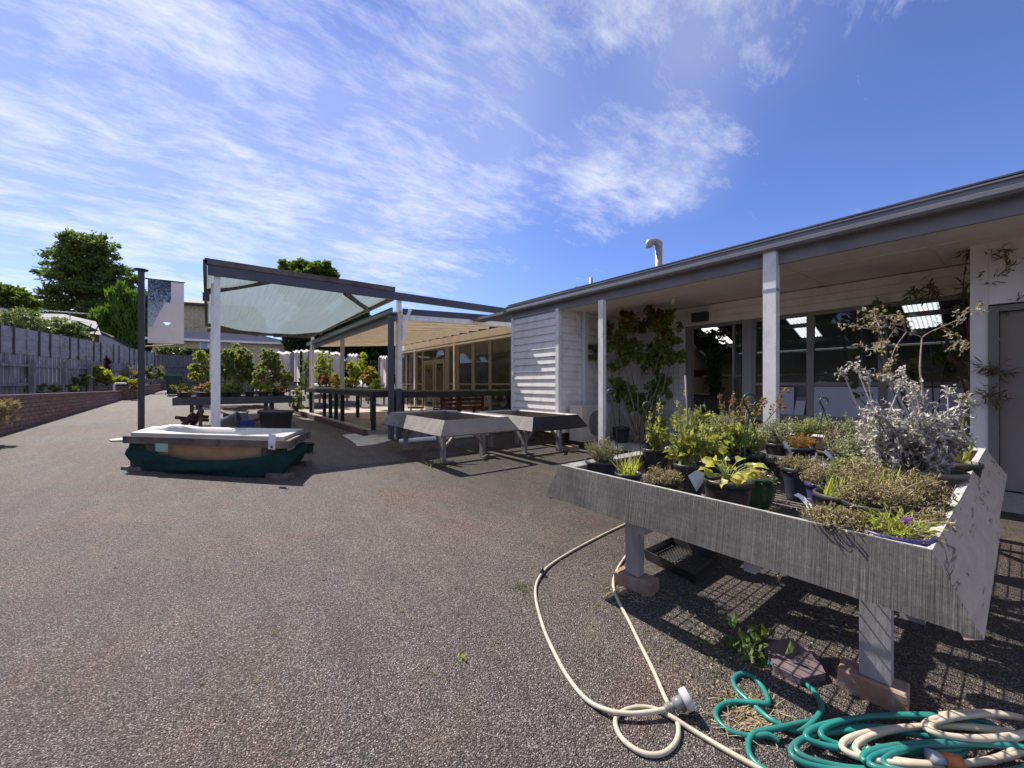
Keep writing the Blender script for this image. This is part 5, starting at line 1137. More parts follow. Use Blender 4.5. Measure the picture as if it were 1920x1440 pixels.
for k in (0, 1, 2, 3):
    q = inset(k, .24, 0); MB().box(q[0]-.05, q[0]+.05, q[1]-.05, q[1]+.05, .08, .40).build('leg', WTH, frm)
    d_ = V3(rim[1])-V3(rim[0]); d_ /= np.linalg.norm(d_); q = inset(k, .05, .04); MB().bar(q-d_*.16, q+d_*.16, .12, .08).build('foot_block', WTH, frm)
cl_ = cloth('green_shade_cloth', (.011,.036,.037), (.018,.052,.05), 1.0, .08, (9, 9, 20), folds=1.0)
m = MB(); NC = 44; vs = []
path = [outq(3, .0, 0), outq(0, .015, 0), outq(1, .015, 0), outq(2, .0, 0)]
seg = [np.linspace(path[0], path[1], 10, endpoint=False), np.linspace(path[1], path[2], 30, endpoint=False), np.linspace(path[2], path[3], 12)]
pp = np.concatenate(seg); n_ = len(pp)
for i, p in enumerate(pp):
    s_ = min(1, max(0, (i-10)/30)); sagt = .19*math.sin(math.pi*s_)**.6 if 10 <= i <= 40 else 0
    bot = .10-.09*math.sin(math.pi*s_)**.5 if 10 <= i <= 40 else .12
    top = .40-sagt-(.05 if i > 40 else 0)
    for j in range(7):
        t_ = j/6; bulge = .05*math.sin(math.pi*t_)+.015*math.sin(i*.9+3*t_)+.02*math.sin(i*.35+9*t_); dirv = (p-cen); dirv[2] = 0; dirv /= np.linalg.norm(dirv)
        q = p+dirv*bulge; vs.append((q[0], q[1], top+(bot-top)*t_))
m.add(vs, [(i*7+j, (i+1)*7+j, (i+1)*7+j+1, i*7+j+1) for i in range(n_-1) for j in range(6)]); m.build('shade_cloth_wrap', cl_, frm, True)
a = onY(497, 822, outq(1,.08,0)[1]+.0)
tg0 = P(503, 814, 4.78); wv = Vector((CA, -SA, 0))*.085
t = thing('price_tag', tuple(tg0), 'white paper tag hanging over the right front edge of the bath', 'tag')
m = MB(); zA, zM, zB = P(503,815,4.80).z, P(503,830,4.80).z, P(503,845,4.80).z; Z_ = 4.80
m.add([tuple(P(503.5,814,Z_)), tuple(P(517,815,Z_)), tuple(P(516.5,830,Z_-.01)), tuple(P(503,829,Z_-.01)), tuple(P(516,843.5,Z_+.01)), tuple(P(502.5,842,Z_+.01))], [(0,3,2,1),(3,5,4,2)])
m.build('sheet', surf('paper', (.72,.72,.76), (.66,.66,.70), .5, bump=0), t)
m = MB(); m.add([tuple(P(x, y, Z_-.006)) for x, y in ((507,836),(511,836),(511,840),(507,840))], [(0,3,2,1)]); m.build('printed_mark', DARKP, t)
gpiece = MB(); ga = [P(x, y, 5.17) for x, y in ((291,831),(315,832),(315,848),(291,846))]; gpiece.add([tuple(q) for q in ga], [(0,3,2,1)])
gpiece.build('cloth_patch', surf('mint_patch', (.20,.42,.33), (.35,.5,.45), .6, 20, bump=.2), frm)
# black pot behind the bath, big planter, fallen pot, crates, timber pile
POTK = surf('black_plastic', (.018,.018,.020), (.03,.03,.033), .38, 4, bump=.04, spec=.5, dirt=(.12,.11,.10), dscale=9, damt=.25)
POTD = surf('brown_black_pot', (.045,.038,.036), (.03,.027,.026), .5, 4, bump=.05, dirt=(.16,.13,.11), dscale=6, damt=.3)
POTB = surf('blue_black_pot', (.03,.035,.055), (.02,.024,.04), .4, 4, bump=.05, dirt=(.15,.15,.17), dscale=7, damt=.35)
POTP = surf('purple_pot', (.055,.045,.16), (.035,.03,.11), .35, 4, bump=.04, dirt=(.2,.18,.25), dscale=7, damt=.35)
POTG = surf('green_pot', (.015,.07,.035), (.01,.05,.025), .32, 4, bump=.03, dirt=(.1,.12,.08), dscale=7, damt=.3)
POTW = surf('dusty_brown_pot', (.17,.14,.12), (.12,.10,.085), .7, 4, bump=.05, dirt=(.3,.27,.24), dscale=6, damt=.5)
def pot_mesh(c, r, h, taper=.74, n=28, rimh=.12, bowl=False, ribs=False):
    m = MB(); rb_ = r*taper; t_ = r*.045
    if bowl: prof = [(0,0),(r*.55,0),(r*.62,h*.05),(r*.85,h*.35),(r*.95,h*.65),(r*.97,h*.9),(r*1.04,h*.9),(r*1.04,h),(r*.93,h),(r*.92,h*.8)]
    else: prof = [(0,0),(rb_,0),(rb_*1.02,h*.02)]+[(rb_+(r-rb_)*k/5, h*k/5*(1-rimh)) for k in range(1, 6)]+[(r*1.06,h*(1-rimh)),(r*1.08,h*(1-rimh*.6)),(r*1.08,h*.985),(r*1.04,h),(r*.97,h),(r*.95,h*.86)]
    m.lathe(c, prof, n); return m
SOILP = surf('potting_mix', (.06,.045,.03), (.11,.085,.06), .95, 30, bump=.8, bscale=80)
def soil_disc(c, r, h, parent):
    m = MB(); n = 18; vs = [(c[0], c[1], c[2]+h*.88)]
    for k in range(n): a_ = 2*math.pi*k/n; vs.append((c[0]+r*.95*math.cos(a_), c[1]+r*.95*math.sin(a_), c[2]+h*.85+rng.uniform(-.004,.004)))
    m.add(vs, [(0, 1+k, 1+(k+1) % n) for k in range(n)]); return m.build('soil', SOILP, parent)
q = onz(577, 852, .0); t = thing('empty_pot', (q.x, q.y, 0), 'small black pot on the ground at the right end of the bath', 'pot'); pot_mesh((q.x, q.y, 0), .10, .2).build('shell', POTK, t, True); soil_disc((q.x, q.y, 0), .1, .2, t)
bpz = float(ground(1.05, 9.2)); q = P(517.5, 800, 7.9)
t = thing('trough_planter', (q.x, q.y, bpz), 'large dark brown oval planter standing empty behind the bath', 'planter')
m = MB(); 
m.lathe((q.x, q.y, P(517,802,7.9).z-.05), [(0,0),(.26,0),(.27,.02),(.315,.34),(.345,.35),(.345,.385),(.335,.395),(.305,.39),(.30,.33),(.26,.06),(0,.06)], 40, 1, .72, -YAW); m.build('shell', surf('planter_brown', (.06,.05,.048), (.045,.038,.037), .5, 3, bump=.04), t, True)
a, b_ = P(413, 797, 7.6), P(447, 789, 7.7); t = thing('fallen_pot', tuple(a), 'dark plastic pot lying on its side behind the bath', 'pot')
ax = (V3(b_)-V3(a)); L_ = np.linalg.norm(ax); ax /= L_; s1_ = np.cross(ax, (0,0,1)); s1_ /= np.linalg.norm(s1_); s2_ = np.cross(s1_, ax)
m = MB(); m.lathe(V3(a)-ax*.02+np.array((0,0,.02)), [(.09,0),(.15,L_),(.165,L_),(.165,L_+.03),(.14,L_+.03),(.08,.02),(0,.02)], 22, tilt=lambda p: s1_*p[0]+s2_*p[1]+ax*p[2]); m.build('shell', surf('grey_plastic', (.10,.11,.12), (.07,.08,.09), .3), t, True)
def crate(lab, px, py, Z, sx, sy, sz, mat, cat='crate'):
    c = P(px, py, Z); t = thing('crate', tuple(c), lab, cat); x0, x1, y0, y1, z0 = c.x-sx/2, c.x+sx/2, c.y, c.y+sy, c.z
    m = MB().box(x0, x1, y0, y1, z0, z0+.015); m.build('base', mat, t)
    m = MB()
    for k in range(3):
        z = z0+.02+k*(sz-.02)/3; h_ = (sz-.02)/3*.7
        m.box(x0, x1, y0, y0+.012, z, z+h_).box(x0, x1, y1-.012, y1, z, z+h_).box(x0, x0+.012, y0+.013, y1-.013, z, z+h_).box(x1-.012, x1, y0+.013, y1-.013, z, z+h_)
    for (x, y) in ((x0+.001,y0+.001),(x1-.021,y0+.001),(x0+.001,y1-.021),(x1-.021,y1-.021)): m.box(x, x+.02, y, y+.02, z0, z0+sz)
    m.build('slatted_side', mat, t); return t
crate('deep blue plastic crate behind the bath beside the fallen pot', 464, 801, 7.7, .24, .18, .12, surf('blue_plastic', (.03,.04,.25), (.02,.03,.17), .4))
crate('slate-grey crate standing below the plant bench', 456, 792, 8.6, .19, .16, .22, surf('slate_plastic', (.10,.12,.17), (.08,.09,.13), .5))
tb = MB(); base = P(355, 795, 9.0)
t = thing('timber_stack', (base.x, base.y, base.z), 'pile of red-brown timber offcuts beneath the slate plant bench', 'timber pile')
RT = surf('red_timber', (.13,.055,.04), (.08,.035,.028), .8, 5, bump=.3)
for k, (x0, y0, x1, y1) in enumerate(((331,783,357,785),(340,788,372,780),(362,795,378,770),(345,797,362,776),(358,786,390,788),(366,779,388,782),(470,790,492,783),(420,779,450,781))):
    MB().bar(P(x0, y0, 8.9+.1*(k % 3)), P(x1, y1, 9.2+.1*(k % 3)), .10, .07).build('offcut', RT, t)
# ------------------------------------------------------------ plants in pots
MINT = leafm('mint_leaf', [(.20,.23,.05), (.35,.36,.08), (.14,.17,.04), (.28,.26,.08)], .42)
SAGE = leafm('sage_leaf', [(.16,.20,.07), (.26,.28,.11), (.34,.34,.16), (.12,.15,.05)], .35)
LAV = leafm('lavender_leaf', [(.20,.20,.13), (.30,.29,.20), (.15,.15,.09), (.25,.20,.19)], .25)
SILV = leafm('silver_dry_leaf', [(.44,.41,.40), (.60,.57,.56), (.26,.235,.23), (.52,.49,.48), (.16,.14,.13)], .15, .8)
STRAW = leafm('straw', [(.38,.31,.19), (.50,.42,.28), (.28,.22,.13)], .3)
DEAD = leafm('dead_leaf', [(.15,.11,.065), (.27,.21,.13), (.38,.32,.22), (.10,.075,.045), (.20,.20,.08), (.30,.30,.13), (.22,.16,.11), (.42,.37,.27)], .25)
ROSE = leafm('rose_leaf', [(.10,.02,.03), (.16,.17,.04), (.22,.06,.04), (.25,.24,.06), (.12,.05,.06)], .35)
HOST = leafm('hosta_leaf', [(.34,.37,.07), (.44,.40,.09), (.25,.30,.06)], .4, .4)
GRASS = leafm('grass_blade', [(.26,.32,.05), (.42,.44,.10), (.20,.25,.04)], .4)
ORAN = leafm('orange_stem', [(.38,.20,.06), (.30,.15,.05), (.26,.24,.08)], .3)
STEMW = surf('woody_stem', (.24,.19,.15), (.15,.12,.09), .9, 8, bump=.4)
STEMG = surf('green_stem', (.24,.26,.08), (.18,.20,.06), .7, 8, bump=.1)
STEMS = surf('silver_stem', (.48,.45,.45), (.34,.31,.31), .9, 20, bump=.5, bscale=60)
SHARD = H0-.17+.004
def stemset(m, base, tops, r=.003, n=5, bend=.15):
    tips = []
    for tp in tops:
        a = V3(base)+np.array((rng.uniform(-1,1), rng.uniform(-1,1), 0))*r*4; b_ = V3(tp); mid = (a*.5+b_*.5)+rng.normal(size=3)*np.linalg.norm(b_-a)*bend*.4
        pts = cat_rom([a, mid, b_], 5); m.tube(pts, [r, r*.45], n); tips.append(np.array(pts))
    return tips
def along(tips, n, jit, lo=.25):
    """n points along each stem with the stem direction"""
    P_, D_ = [], []
    for t in tips:
        k = rng.uniform(lo, 1, n)*(len(t)-1); i = np.minimum(k.astype(int), len(t)-2); f = (k-i)[:, None]
        P_.append(t[i]*(1-f)+t[i+1]*f+rng.normal(size=(n, 3))*jit); dd_ = t[i+1]-t[i]; D_.append(dd_/np.linalg.norm(dd_, axis=1)[:, None])
    return np.concatenate(P_), np.concatenate(D_)
def domepts(c, r, h, n, spread=1.2):
    a_ = rng.uniform(0, 2*math.pi, n); q = np.sqrt(rng.uniform(0, 1, n))*r*spread
    z = h*(1-.45*(q/(r*spread))**2)*rng.uniform(.7, 1.08, n)
    return [(c[0]+q[i]*math.cos(a_[i]), c[1]+q[i]*math.sin(a_[i]), c[2]+z[i]) for i in range(n)]
def tagm(m, c, d, L=.11, w_=.022, lean=(0, 0, 1)):
    up = np.array(lean, float); up /= np.linalg.norm(up); s_ = np.cross(up, d); s_ /= np.linalg.norm(s_); c = V3(c); b_ = np.cross(s_, up)*.012
    m.add([tuple(q) for q in (c-s_*w_/2, c+s_*w_/2, c+s_*w_/2+up*L*.5+b_, c-s_*w_/2+up*L*.5+b_, c+s_*w_/2+up*L, c-s_*w_/2+up*L)], [(0,1,2,3),(3,2,4,5)])
PAPER = surf('label_plastic', (.66,.66,.68), (.58,.58,.60), .45, bump=0)
PRINT = surf('label_print', (.05,.05,.06), None, .6, bump=0)
def potplant(lab, px, py, zr, r, kind, potm=POTK, h=None, bowl=False, place=None, z0=None, hgt=.2, name='potted_plant', dens=1.0, group=None, tags=()):
    """pot whose rim centre is seen at (px,py) at height zr"""
    z0 = SHARD if z0 is None else z0
    p = place if place is not None else onz(px, py, zr); h = zr-z0; c = (p.x, p.y, z0)
    t = thing(name, c, lab, 'potted plant', group)
    pot_mesh(c, r/1.05, h, .74, 28, .13, bowl).build('pot', potm, t, True); soil_disc(c, r*.93, h, t)
    b = np.array((p.x, p.y, z0+h*.86)); st = MB(); lf = MB(); K = kind
    def n_(x): return max(2, int(x*dens))
    lm, sm = GR, STEMG
    if K == 'lavender':
        tips = stemset(st, b, domepts(b, r, hgt, n_(60), 1.25), .0022); pts, D = along(tips, 34, .006, .15); lf.leaves(pts, .022, .006, D, .7); lm, sm = LAV, STEMW
    elif K == 'drymass':
        tips = stemset(st, b, domepts(b, r, hgt, n_(64), 1.15), .0016, 4, .55); pts, D = along(tips, 22, .010, .15); lf.leaves(pts, rng.uniform(.012,.034,len(pts)), .007, D, 1.1, True, .4, .4); lm, sm = DEAD, STRAW
        if hgt > .06:
            sw = MB(); stemset(sw, b, domepts(b, r, hgt*1.6, n_(12), 1.4), .0012, 3, .5); sw.build('dry_stalks', STRAW, t)
    elif K == 'grassy':
        tips = []
        for k in range(n_(46)):
            a_ = rng.uniform(0, 2*math.pi); L_ = hgt*rng.uniform(.5, 1.15); ln = rng.uniform(.15, .8)
            d_ = np.array((math.cos(a_)*ln, math.sin(a_)*ln, 1)); d_ /= np.linalg.norm(d_); w_ = .0035; s_ = np.cross(d_, (0,0,1)); s_ /= np.linalg.norm(s_)
            p0 = b+rng.normal(size=3)*np.array((1,1,0))*r*.3; pts = [p0+d_*L_*f-np.array((0,0,1))*L_*.35*f*f*ln for f in (0,.33,.66,1)]
            o = lf.n; vs = []
            for f, q in zip((1,.9,.6,.05), pts): vs += [tuple(q-s_*w_*f), tuple(q+s_*w_*f)]
            lf.add(vs, [(2*i, 2*i+1, 2*i+3, 2*i+2) for i in range(3)])
        stemset(st, b, domepts(b, r*.8, hgt*.5, 6), .0015); lm, sm = GRASS, STRAW
    elif K == 'mint':
        tips = stemset(st, b, domepts(b, r, hgt, n_(16), .9), .0028); pts, D = along(tips, 13, .006, .2); lf.leaves(pts, .042, .026, D*.5, 1.2, True); lm = MINT
        e_ = stemset(st, b, [b+np.array((.05, .0, hgt*1.55)), b+np.array((-.03, .03, hgt*1.2))], .003); pts, D = along(e_, 10, .003, .35); lf.leaves(pts, .045, .026, D*.3, 1, True)
        fl_ = MB()
        for q in e_: pts = q[-1]+rng.normal(size=(26,3))*np.array((.008,.008,.018)); fl_.leaves(pts, .016, .012)
        fl_.build('flower_spike', leafm('spike_flower', [(.5,.5,.3),(.4,.42,.22)], .3), t)
    elif K == 'herb':
        tips = stemset(st, b, domepts(b, r, hgt, n_(46), 1.25), .0022); pts, D = along(tips, 26, .010, .2); lf.leaves(pts, .024, .014, D*.4, 1.1); lm = SAGE
    elif K == 'greyherb':
        tips = stemset(st, b, domepts(b, r, hgt, n_(34), 1.3), .0022); pts, D = along(tips, 26, .009, .2); lf.leaves(pts, .020, .011, D*.4, 1.1); lm = leafm('grey_herb', [(.24,.27,.17), (.34,.36,.25), (.18,.20,.12)], .3)
    elif K == 'sagebig':
        tips = stemset(st, b, domepts(b, r, hgt, n_(22), 1.1), .0035); pts, D = along(tips, 9, .006, .3); lf.leaves(pts, .065, .032, D*.7, .8, True); lm = MINT
        tw = stemset(st, b, [b+np.array((.01,-.01,hgt*1.25)), b+np.array((-.05,.02,hgt*1.1))], .006, 6, .1); pts, D = along(tw, 60, .018, .45); lf2 = MB(); lf2.leaves(pts, .03, .006, D, .8); lf2.build('needle_leaves', leafm('needle', [(.2,.22,.14),(.3,.32,.2)], .3), t)
    elif K == 'hosta':
        for k in range(n_(24)):
            a_ = rng.uniform(0, 2*math.pi); q = b+np.array((math.cos(a_)*r*.8*rng.uniform(.3,1.3), math.sin(a_)*r*.8*rng.uniform(.3,1.3), hgt*rng.uniform(.25,.8)))
            st.tube(cat_rom([b, (b+q)/2+np.array((0,0,.02)), q], 4), [.003, .002], 5)
            lf.leaves([q], .072, .046, [np.array((math.cos(a_), math.sin(a_), rng.uniform(-.2,.5)))], .25, True, .15, .2)
        q = b+np.array((.0,.02,hgt)); st.tube([b, q], [.003,.002], 5); lf.leaves([q], .06, .05, [np.array((.0,.1,.9))], .1, True, .1, .1); lm = HOST
    elif K == 'rose':
        tops = [b+np.array(o) for o in ((-.12,.05,hgt*.86), (-.05,-.05,hgt*.72), (.05,.02,hgt*.85), (.16,-.10,hgt*.8), (.30,-.20,hgt*.95), (.22,.05,hgt*.7), (-.2,.12,hgt*.75))]
        tips = stemset(st, b, tops, .006, 6, .25); tw = []
        for q in tips:
            for k in range(4): e_ = q[-1-k*2]; tw += stemset(st, e_, [e_+rng.normal(size=3)*.06+np.array((0,0,.02))], .0025, 4, .1)
        pts, D = along(tw, 9, .008, .3); lf.leaves(pts, .034, .021, D*.6, 1, True); pts, D = along(tips, 10, .01, .6); lf.leaves(pts, .034, .021, D*.4, 1, True); lm, sm = ROSE, STEMW
    elif K == 'silver':
        tops = []
        for k in range(n_(18)): a_ = rng.uniform(0, 6.28); q_ = math.sqrt(rng.uniform(0, 1))*r*1.15; tops.append((b[0]+q_*math.cos(a_), b[1]+q_*math.sin(a_), b[2]+hgt*rng.uniform(.45, 1.02)))
        tips = stemset(st, b, tops, .0045, 5, .22); t2 = stemset(st, b, [b+np.array(o) for o in ((-.13,.10,hgt*1.45),(-.09,.06,hgt*1.3),(-.17,.15,hgt*1.38),(.08,-.05,hgt*1.2),(.14,-.10,hgt*1.12),(.17,-.13,hgt*1.0))], .0058, 6, .15)
        pts, D = along(tips+t2[4:], 78, .0105, .12); lf.leaves(pts, rng.uniform(.022,.052,len(pts)), rng.uniform(.008,.022,len(pts)), D*.1-np.array((0,0,.8)), .9, True, .5, .6)
        for q in t2: pts = q[-1]+rng.normal(size=(26,3))*np.array((.012,.012,.018)); lf.leaves(pts, .026, .013, None, .3, True, .4, .5)
        lm, sm = SILV, STEMS
    elif K == 'orangegrass':
        tips = stemset(st, b, domepts(b, r, hgt, n_(120), 1.1), .0014, 3, .25); pts, D = along(tips, 10, .004, .3); lf.leaves(pts, .018, .005, D, .6); lm, sm = ORAN, ORAN
    elif K == 'flower':
        tips = stemset(st, b, domepts(b, r, hgt, n_(40), 1.0), .0015, 4, .3); pts, D = along(tips, 10, .006, .2); lf.leaves(pts, .030, .005, D, .5); lm = GRASS
        f_ = MB(); f_.leaves(np.repeat([b+np.array((-.02,-.03,hgt*.75))], 22, 0), .022, .008, None, .3, True); f_.build('flowers', leafm('violet_petal', [(.30,.12,.45),(.4,.2,.5)], .3), t)
        d2 = MB(); d2.leaves(domepts(b, r, .04, 120, 1.05), .03, .01); d2.build('dead_leaves', DEAD, t)
    elif K == 'strap':
        for k in range(n_(9)): a_ = rng.uniform(0, 2*math.pi); lf.leaves([b], hgt*rng.uniform(.7,1.1), .022, [np.array((math.cos(a_)*.3, math.sin(a_)*.3, 1))], .05, True, .2, .12)
        st.tube([b, b+np.array((0,0,.03))], .004); lm = HOST
    elif K == 'twiggy':
        tips = stemset(st, b, domepts(b, r, hgt, n_(12), .9), .003, 4, .3); pts, D = along(tips, 8, .008, .4); lf.leaves(pts, .022, .012, D, 1); lm, sm = DEAD, STEMW
    elif K == 'bushy':
        tips = stemset(st, b, domepts(b, r, hgt, n_(26), 1.4), .004, 4, .2); pts, D = along(tips, 34, .03, .25); lf.leaves(pts, .06, .035, D*.4, 1.1); lm = YG
    if st.n: st.build('stem', sm, t)
    lf.build('foliage', lm, t)
    for (dx, dy, lean) in tags:
        m = MB(); view = np.array((-SA, -CA, .2)); tagm(m, b+np.array((dx, dy, -.01)), view, .10, .026, lean); m.build('label_tag', PAPER, t)
    return t
GP = 'pots on the foreground benches'
potplant('grey lavender mound in a dark pot at the left corner of the foreground bench', 1128, 862, .715, .105, 'lavender', POTB, hgt=.17, group=GP)
potplant('fine bright grass in a low ridged pot along the front board', 1178, 886, .685, .075, 'grassy', POTB, hgt=.19, group=GP)
potplant('half-dead grey tangle in a dark pot between the grass and the yellow hosta', 1242, 899, .685, .085, 'drymass', POTD, hgt=.07, dens=.9, group=GP)
p_ = potplant('tall sage with a purple stake tied by green twine', 1292, 868, .735, .088, 'sagebig', POTK, hgt=.25, group=GP)
potplant('yellow-leaved hosta in a glossy black pot at the middle of the front board', 1364, 897, .735, .113, 'hosta', POTK, hgt=.14, group=GP)
potplant('sparse mossy plant in a round green hanging bowl', 1421, 893, .705, .092, 'drymass', POTG, bowl=True, hgt=.035, dens=.5, group=GP)
potplant('low empty-looking black pot behind the green bowl', 1443, 862, .70, .062, 'twiggy', POTK, hgt=.05, dens=.5, group=GP)
potplant('lime mint with a tall flower spike behind the lavender', 1229, 840, .735, .098, 'mint', POTK, hgt=.21, group=GP)
potplant('dense yellow-green herb filling the middle of the bench', 1345, 850, .73, .11, 'herb', POTK, hgt=.25, dens=1.8, group=GP)
potplant('second leafy sage behind the stake', 1310, 838, .73, .10, 'sagebig', POTK, hgt=.27, group=GP)
potplant('green herb clump right of the tall sage, in front of the veranda post', 1400, 848, .73, .11, 'herb', POTD, hgt=.24, dens=1.6, group=GP)
potplant('bare-stemmed rose with plum and green leaves reaching right across the post', 1395, 822, .72, .11, 'rose', POTK, hgt=.46, group=GP)
potplant('grey-leaved herb in front of the base of the large veranda post', 1462, 830, .72, .11, 'greyherb', POTK, hgt=.24, dens=1.5, group=GP)
potplant('orange-stemmed dry grass in a wide black pot with white labels', 1500, 838, .72, .10, 'orangegrass', POTB, hgt=.13, group=GP, tags=((.02,-.02,(.45,-.3,.9)),(-.1,.03,(-.5,.3,.8))))
potplant('brown straggly plant in a blue-black pot with a scuffed white mark', 1498, 876, .725, .085, 'drymass', POTB, hgt=.08, dens=.8, group=GP)
potplant('sparse twigs in a tall beige-sided pot beside the gap in the bench', 1532, 880, .725, .07, 'twiggy', POTP, hgt=.11, group=GP, tags=((.05,.03,(.1,0,1)),))
potplant('small green clump in a rimmed black pot left of the silver plant', 1588, 856, .725, .095, 'greyherb', POTK, hgt=.18, group=GP, tags=((-.09,.05,(-.6,.4,.9)),))
potplant('large withered silver-white dusty miller, left half of the pair', 1660, 872, .745, .14, 'silver', POTD, hgt=.40, dens=1.2, group=GP)
potplant('large withered silver-white dusty miller, right half of the pair', 1748, 880, .745, .13, 'silver', POTW, hgt=.37, dens=1.2, group=GP)
potplant('yellowing strap-leaved plant against the right end board', 1800, 866, .74, .09, 'strap', POTD, hgt=.28, group=GP)
potplant('dry brown plant spilling over a grey pot at the front board', 1567, 975, .712, .085, 'drymass', POTB, hgt=.05, dens=1.6, group=GP)
potplant('dry weeds with bright grass blades behind the brown front pot', 1578, 925, .715, .10, 'grassy', POTD, hgt=.15, group=GP)
potplant('dead brown clump with a small blue label', 1640, 942, .715, .105, 'drymass', POTK, hgt=.11, dens=1.1, group=GP)
potplant('second dead brown clump sprawling towards the end board', 1712, 938, .715, .105, 'drymass', POTD, hgt=.12, dens=1.1, group=GP)
potplant('violet-flowered green tuft in a purple pot at the bench corner', 1677, 992, .715, .098, 'flower', POTP, hgt=.085, group=GP)
potplant('dry leftover in a dented square-shouldered grey pot by the end board', 1742, 975, .70, .06, 'drymass', POTW, hgt=.04, dens=.5, group=GP)
potplant('dry olive weeds in the middle of the silver plant and the front pots', 1620, 905, .715, .09, 'drymass', POTK, hgt=.13, dens=.9, group=GP)
potplant('pale dry seedling tangle left of the big silver plants', 1545, 905, .70, .08, 'drymass', POTP, hgt=.10, dens=1.3, group=GP)
potplant('dull green low plant at the back row near the rose', 1360, 805, .71, .12, 'greyherb', POTK, hgt=.24, group=GP)
potplant('brown twiggy plant at the back row right of the post', 1540, 812, .71, .12, 'greyherb', POTK, hgt=.22, dens=1.4, group=GP)
potplant('straggly olive herb behind the silver plant, left of the white pier', 1600, 822, .72, .12, 'greyherb', POTK, hgt=.24, group=GP, dens=1.2)
potplant('dry upright stalks between the orange grass and the silver plant', 1560, 845, .72, .09, 'twiggy', POTD, hgt=.24, group=GP, dens=2.5)
potplant('tall scruffy sage behind the yellow hosta', 1372, 852, .73, .10, 'sagebig', POTK, hgt=.24, group=GP)
potplant('lime-green mint seen between the stake and the yellow hosta', 1330, 862, .735, .09, 'mint', POTK, hgt=.19, group=GP)
potplant('pale flowering mint spikes behind the middle herbs', 1280, 815, .72, .11, 'mint', POTK, hgt=.27, group=GP, dens=1.3)
potplant('brown seed-headed herb between the green hook and the silver plant', 1505, 818, .72, .11, 'herb', POTK, hgt=.20, dens=1.2, group=GP)
potplant('olive weedy clump in front of the left silver plant', 1600, 893, .715, .09, 'herb', POTD, hgt=.12, dens=1.0, group=GP)
potplant('wispy yellow grass rising from the dead clumps in front of the silver plants', 1655, 915, .715, .08, 'grassy', POTK, hgt=.17, group=GP)
# stake with twine
s0_ = onz(1296, 862, .73); s1_ = onX(1285, 704, s0_.x-.02)
stk_ = thing('plant_stake', tuple(s0_), 'purple-grey garden stake rising from the tall sage pot', 'stake')
MB().tube([(s0_.x, s0_.y, .60), (s1_.x, s1_.y, P(1285,704,(s0_.x*SA+s0_.y*CA)).z)], .0062, 8).build('rod', surf('stake_purple', (.16,.13,.18), (.12,.10,.14), .6, 9), stk_, True)
kz = P(1289, 796, (s0_.x*SA+s0_.y*CA)); m = MB()
for k in range(14): d_ = rng.normal(size=3)*.011; m.tube([V3(kz)-d_, V3(kz)+d_*.4, V3(kz)+rng.normal(size=3)*.014], .0022, 4)
m.build('twine_knot', surf('twine_green', (.02,.20,.13), None, .6), stk_)
# hanging-pot hooks
def hook(lab, px, ptop, pbot, Z, mat, w=18, strands=3):
    a = P(px, pbot, Z); b_ = P(px, ptop, Z); H = b_.z-a.z; rt = Vector((CA, -SA, 0)); t = thing('pot_hanger', tuple(a), lab, 'hanger', 'plastic hanging-pot hooks')
    r_ = w/2*Z/FPX; cpt = b_-Vector((0,0,r_)); base = cpt-Vector((0,0,r_*2.1)); pts = [base, cpt-Vector((0,0,r_*1.1))-rt*r_*.5]
    for k in range(9): a_ = math.pi*(1.1-1.35*k/8); pts.append(cpt+rt*r_*math.cos(a_)+Vector((0,0,r_*math.sin(a_))))
    MB().tube(cat_rom(pts, 5), [.0065, .0055], 8).build('hook', mat, t, True)
    m = MB()
    for k in range(strands):
        o = rt*(k-(strands-1)/2)*w*1.7*Z/FPX/2+Vector((SA, CA, 0))*(.05*(k % 2)); m.tube(cat_rom([base, (base+a)/2+o*.75, a+o], 5), .0028, 5)
    m.build('strands', mat, t); return t
HK = surf('hook_grey', (.06,.065,.075), (.045,.05,.06), .35); HG = surf('hook_green', (.012,.06,.045), (.01,.05,.035), .35)
hook('dark grey hook of a hanging pot beside the mint flower spike', 1214, 754, 860, 2.6, HK, 17)
hook('dark grey hook close to the narrow veranda post above the lavender', 1146, 730, 865, 2.7, HK, 15)
hook('dark green hook of the round green bowl in front of the rose', 1406, 738, 885, 2.15, HG, 24)
hook('dark green hook at the back in front of the lower shop windows', 1545, 745, 830, 3.4, HG, 15)
# weathered cardboard/plastic label leaning on the black pot
q = P(1305, 905, 1.93); t = thing('plant_label', tuple(q), 'faded pale card label tucked against the hosta pot', 'label')
m = MB(); m.add([tuple(P(x, y, z_)) for x, y, z_ in ((1290,892,1.9),(1304,882,1.92),(1321,886,1.94),(1318,905,1.92),(1306,922,1.89))], [(0,4,3,2,1)]); m.build('card', surf('card_faded', (.42,.47,.46), (.30,.34,.33), .5, 9, bump=.05, dirt=(.35,.2,.1), dscale=20, damt=.4), t)
tgq = P(1500, 940, 1.75); t = thing('plant_label', tuple(tgq), 'curled white barcode label lying on the mesh at the front board', 'label')
m = MB(); pr = [(1488,928,1.62),(1499,934,1.62),(1511,947,1.60),(1519,962,1.56)]; vs = []
for (x, y, z_) in pr: a = V3(P(x, y, z_)); vs += [tuple(a), tuple(a+np.array((CA*.03, -SA*.03+.01, .006)))]
m.add(vs, [(2*i, 2*i+1, 2*i+3, 2*i+2) for i in range(3)]); m.build('card', PAPER, t)
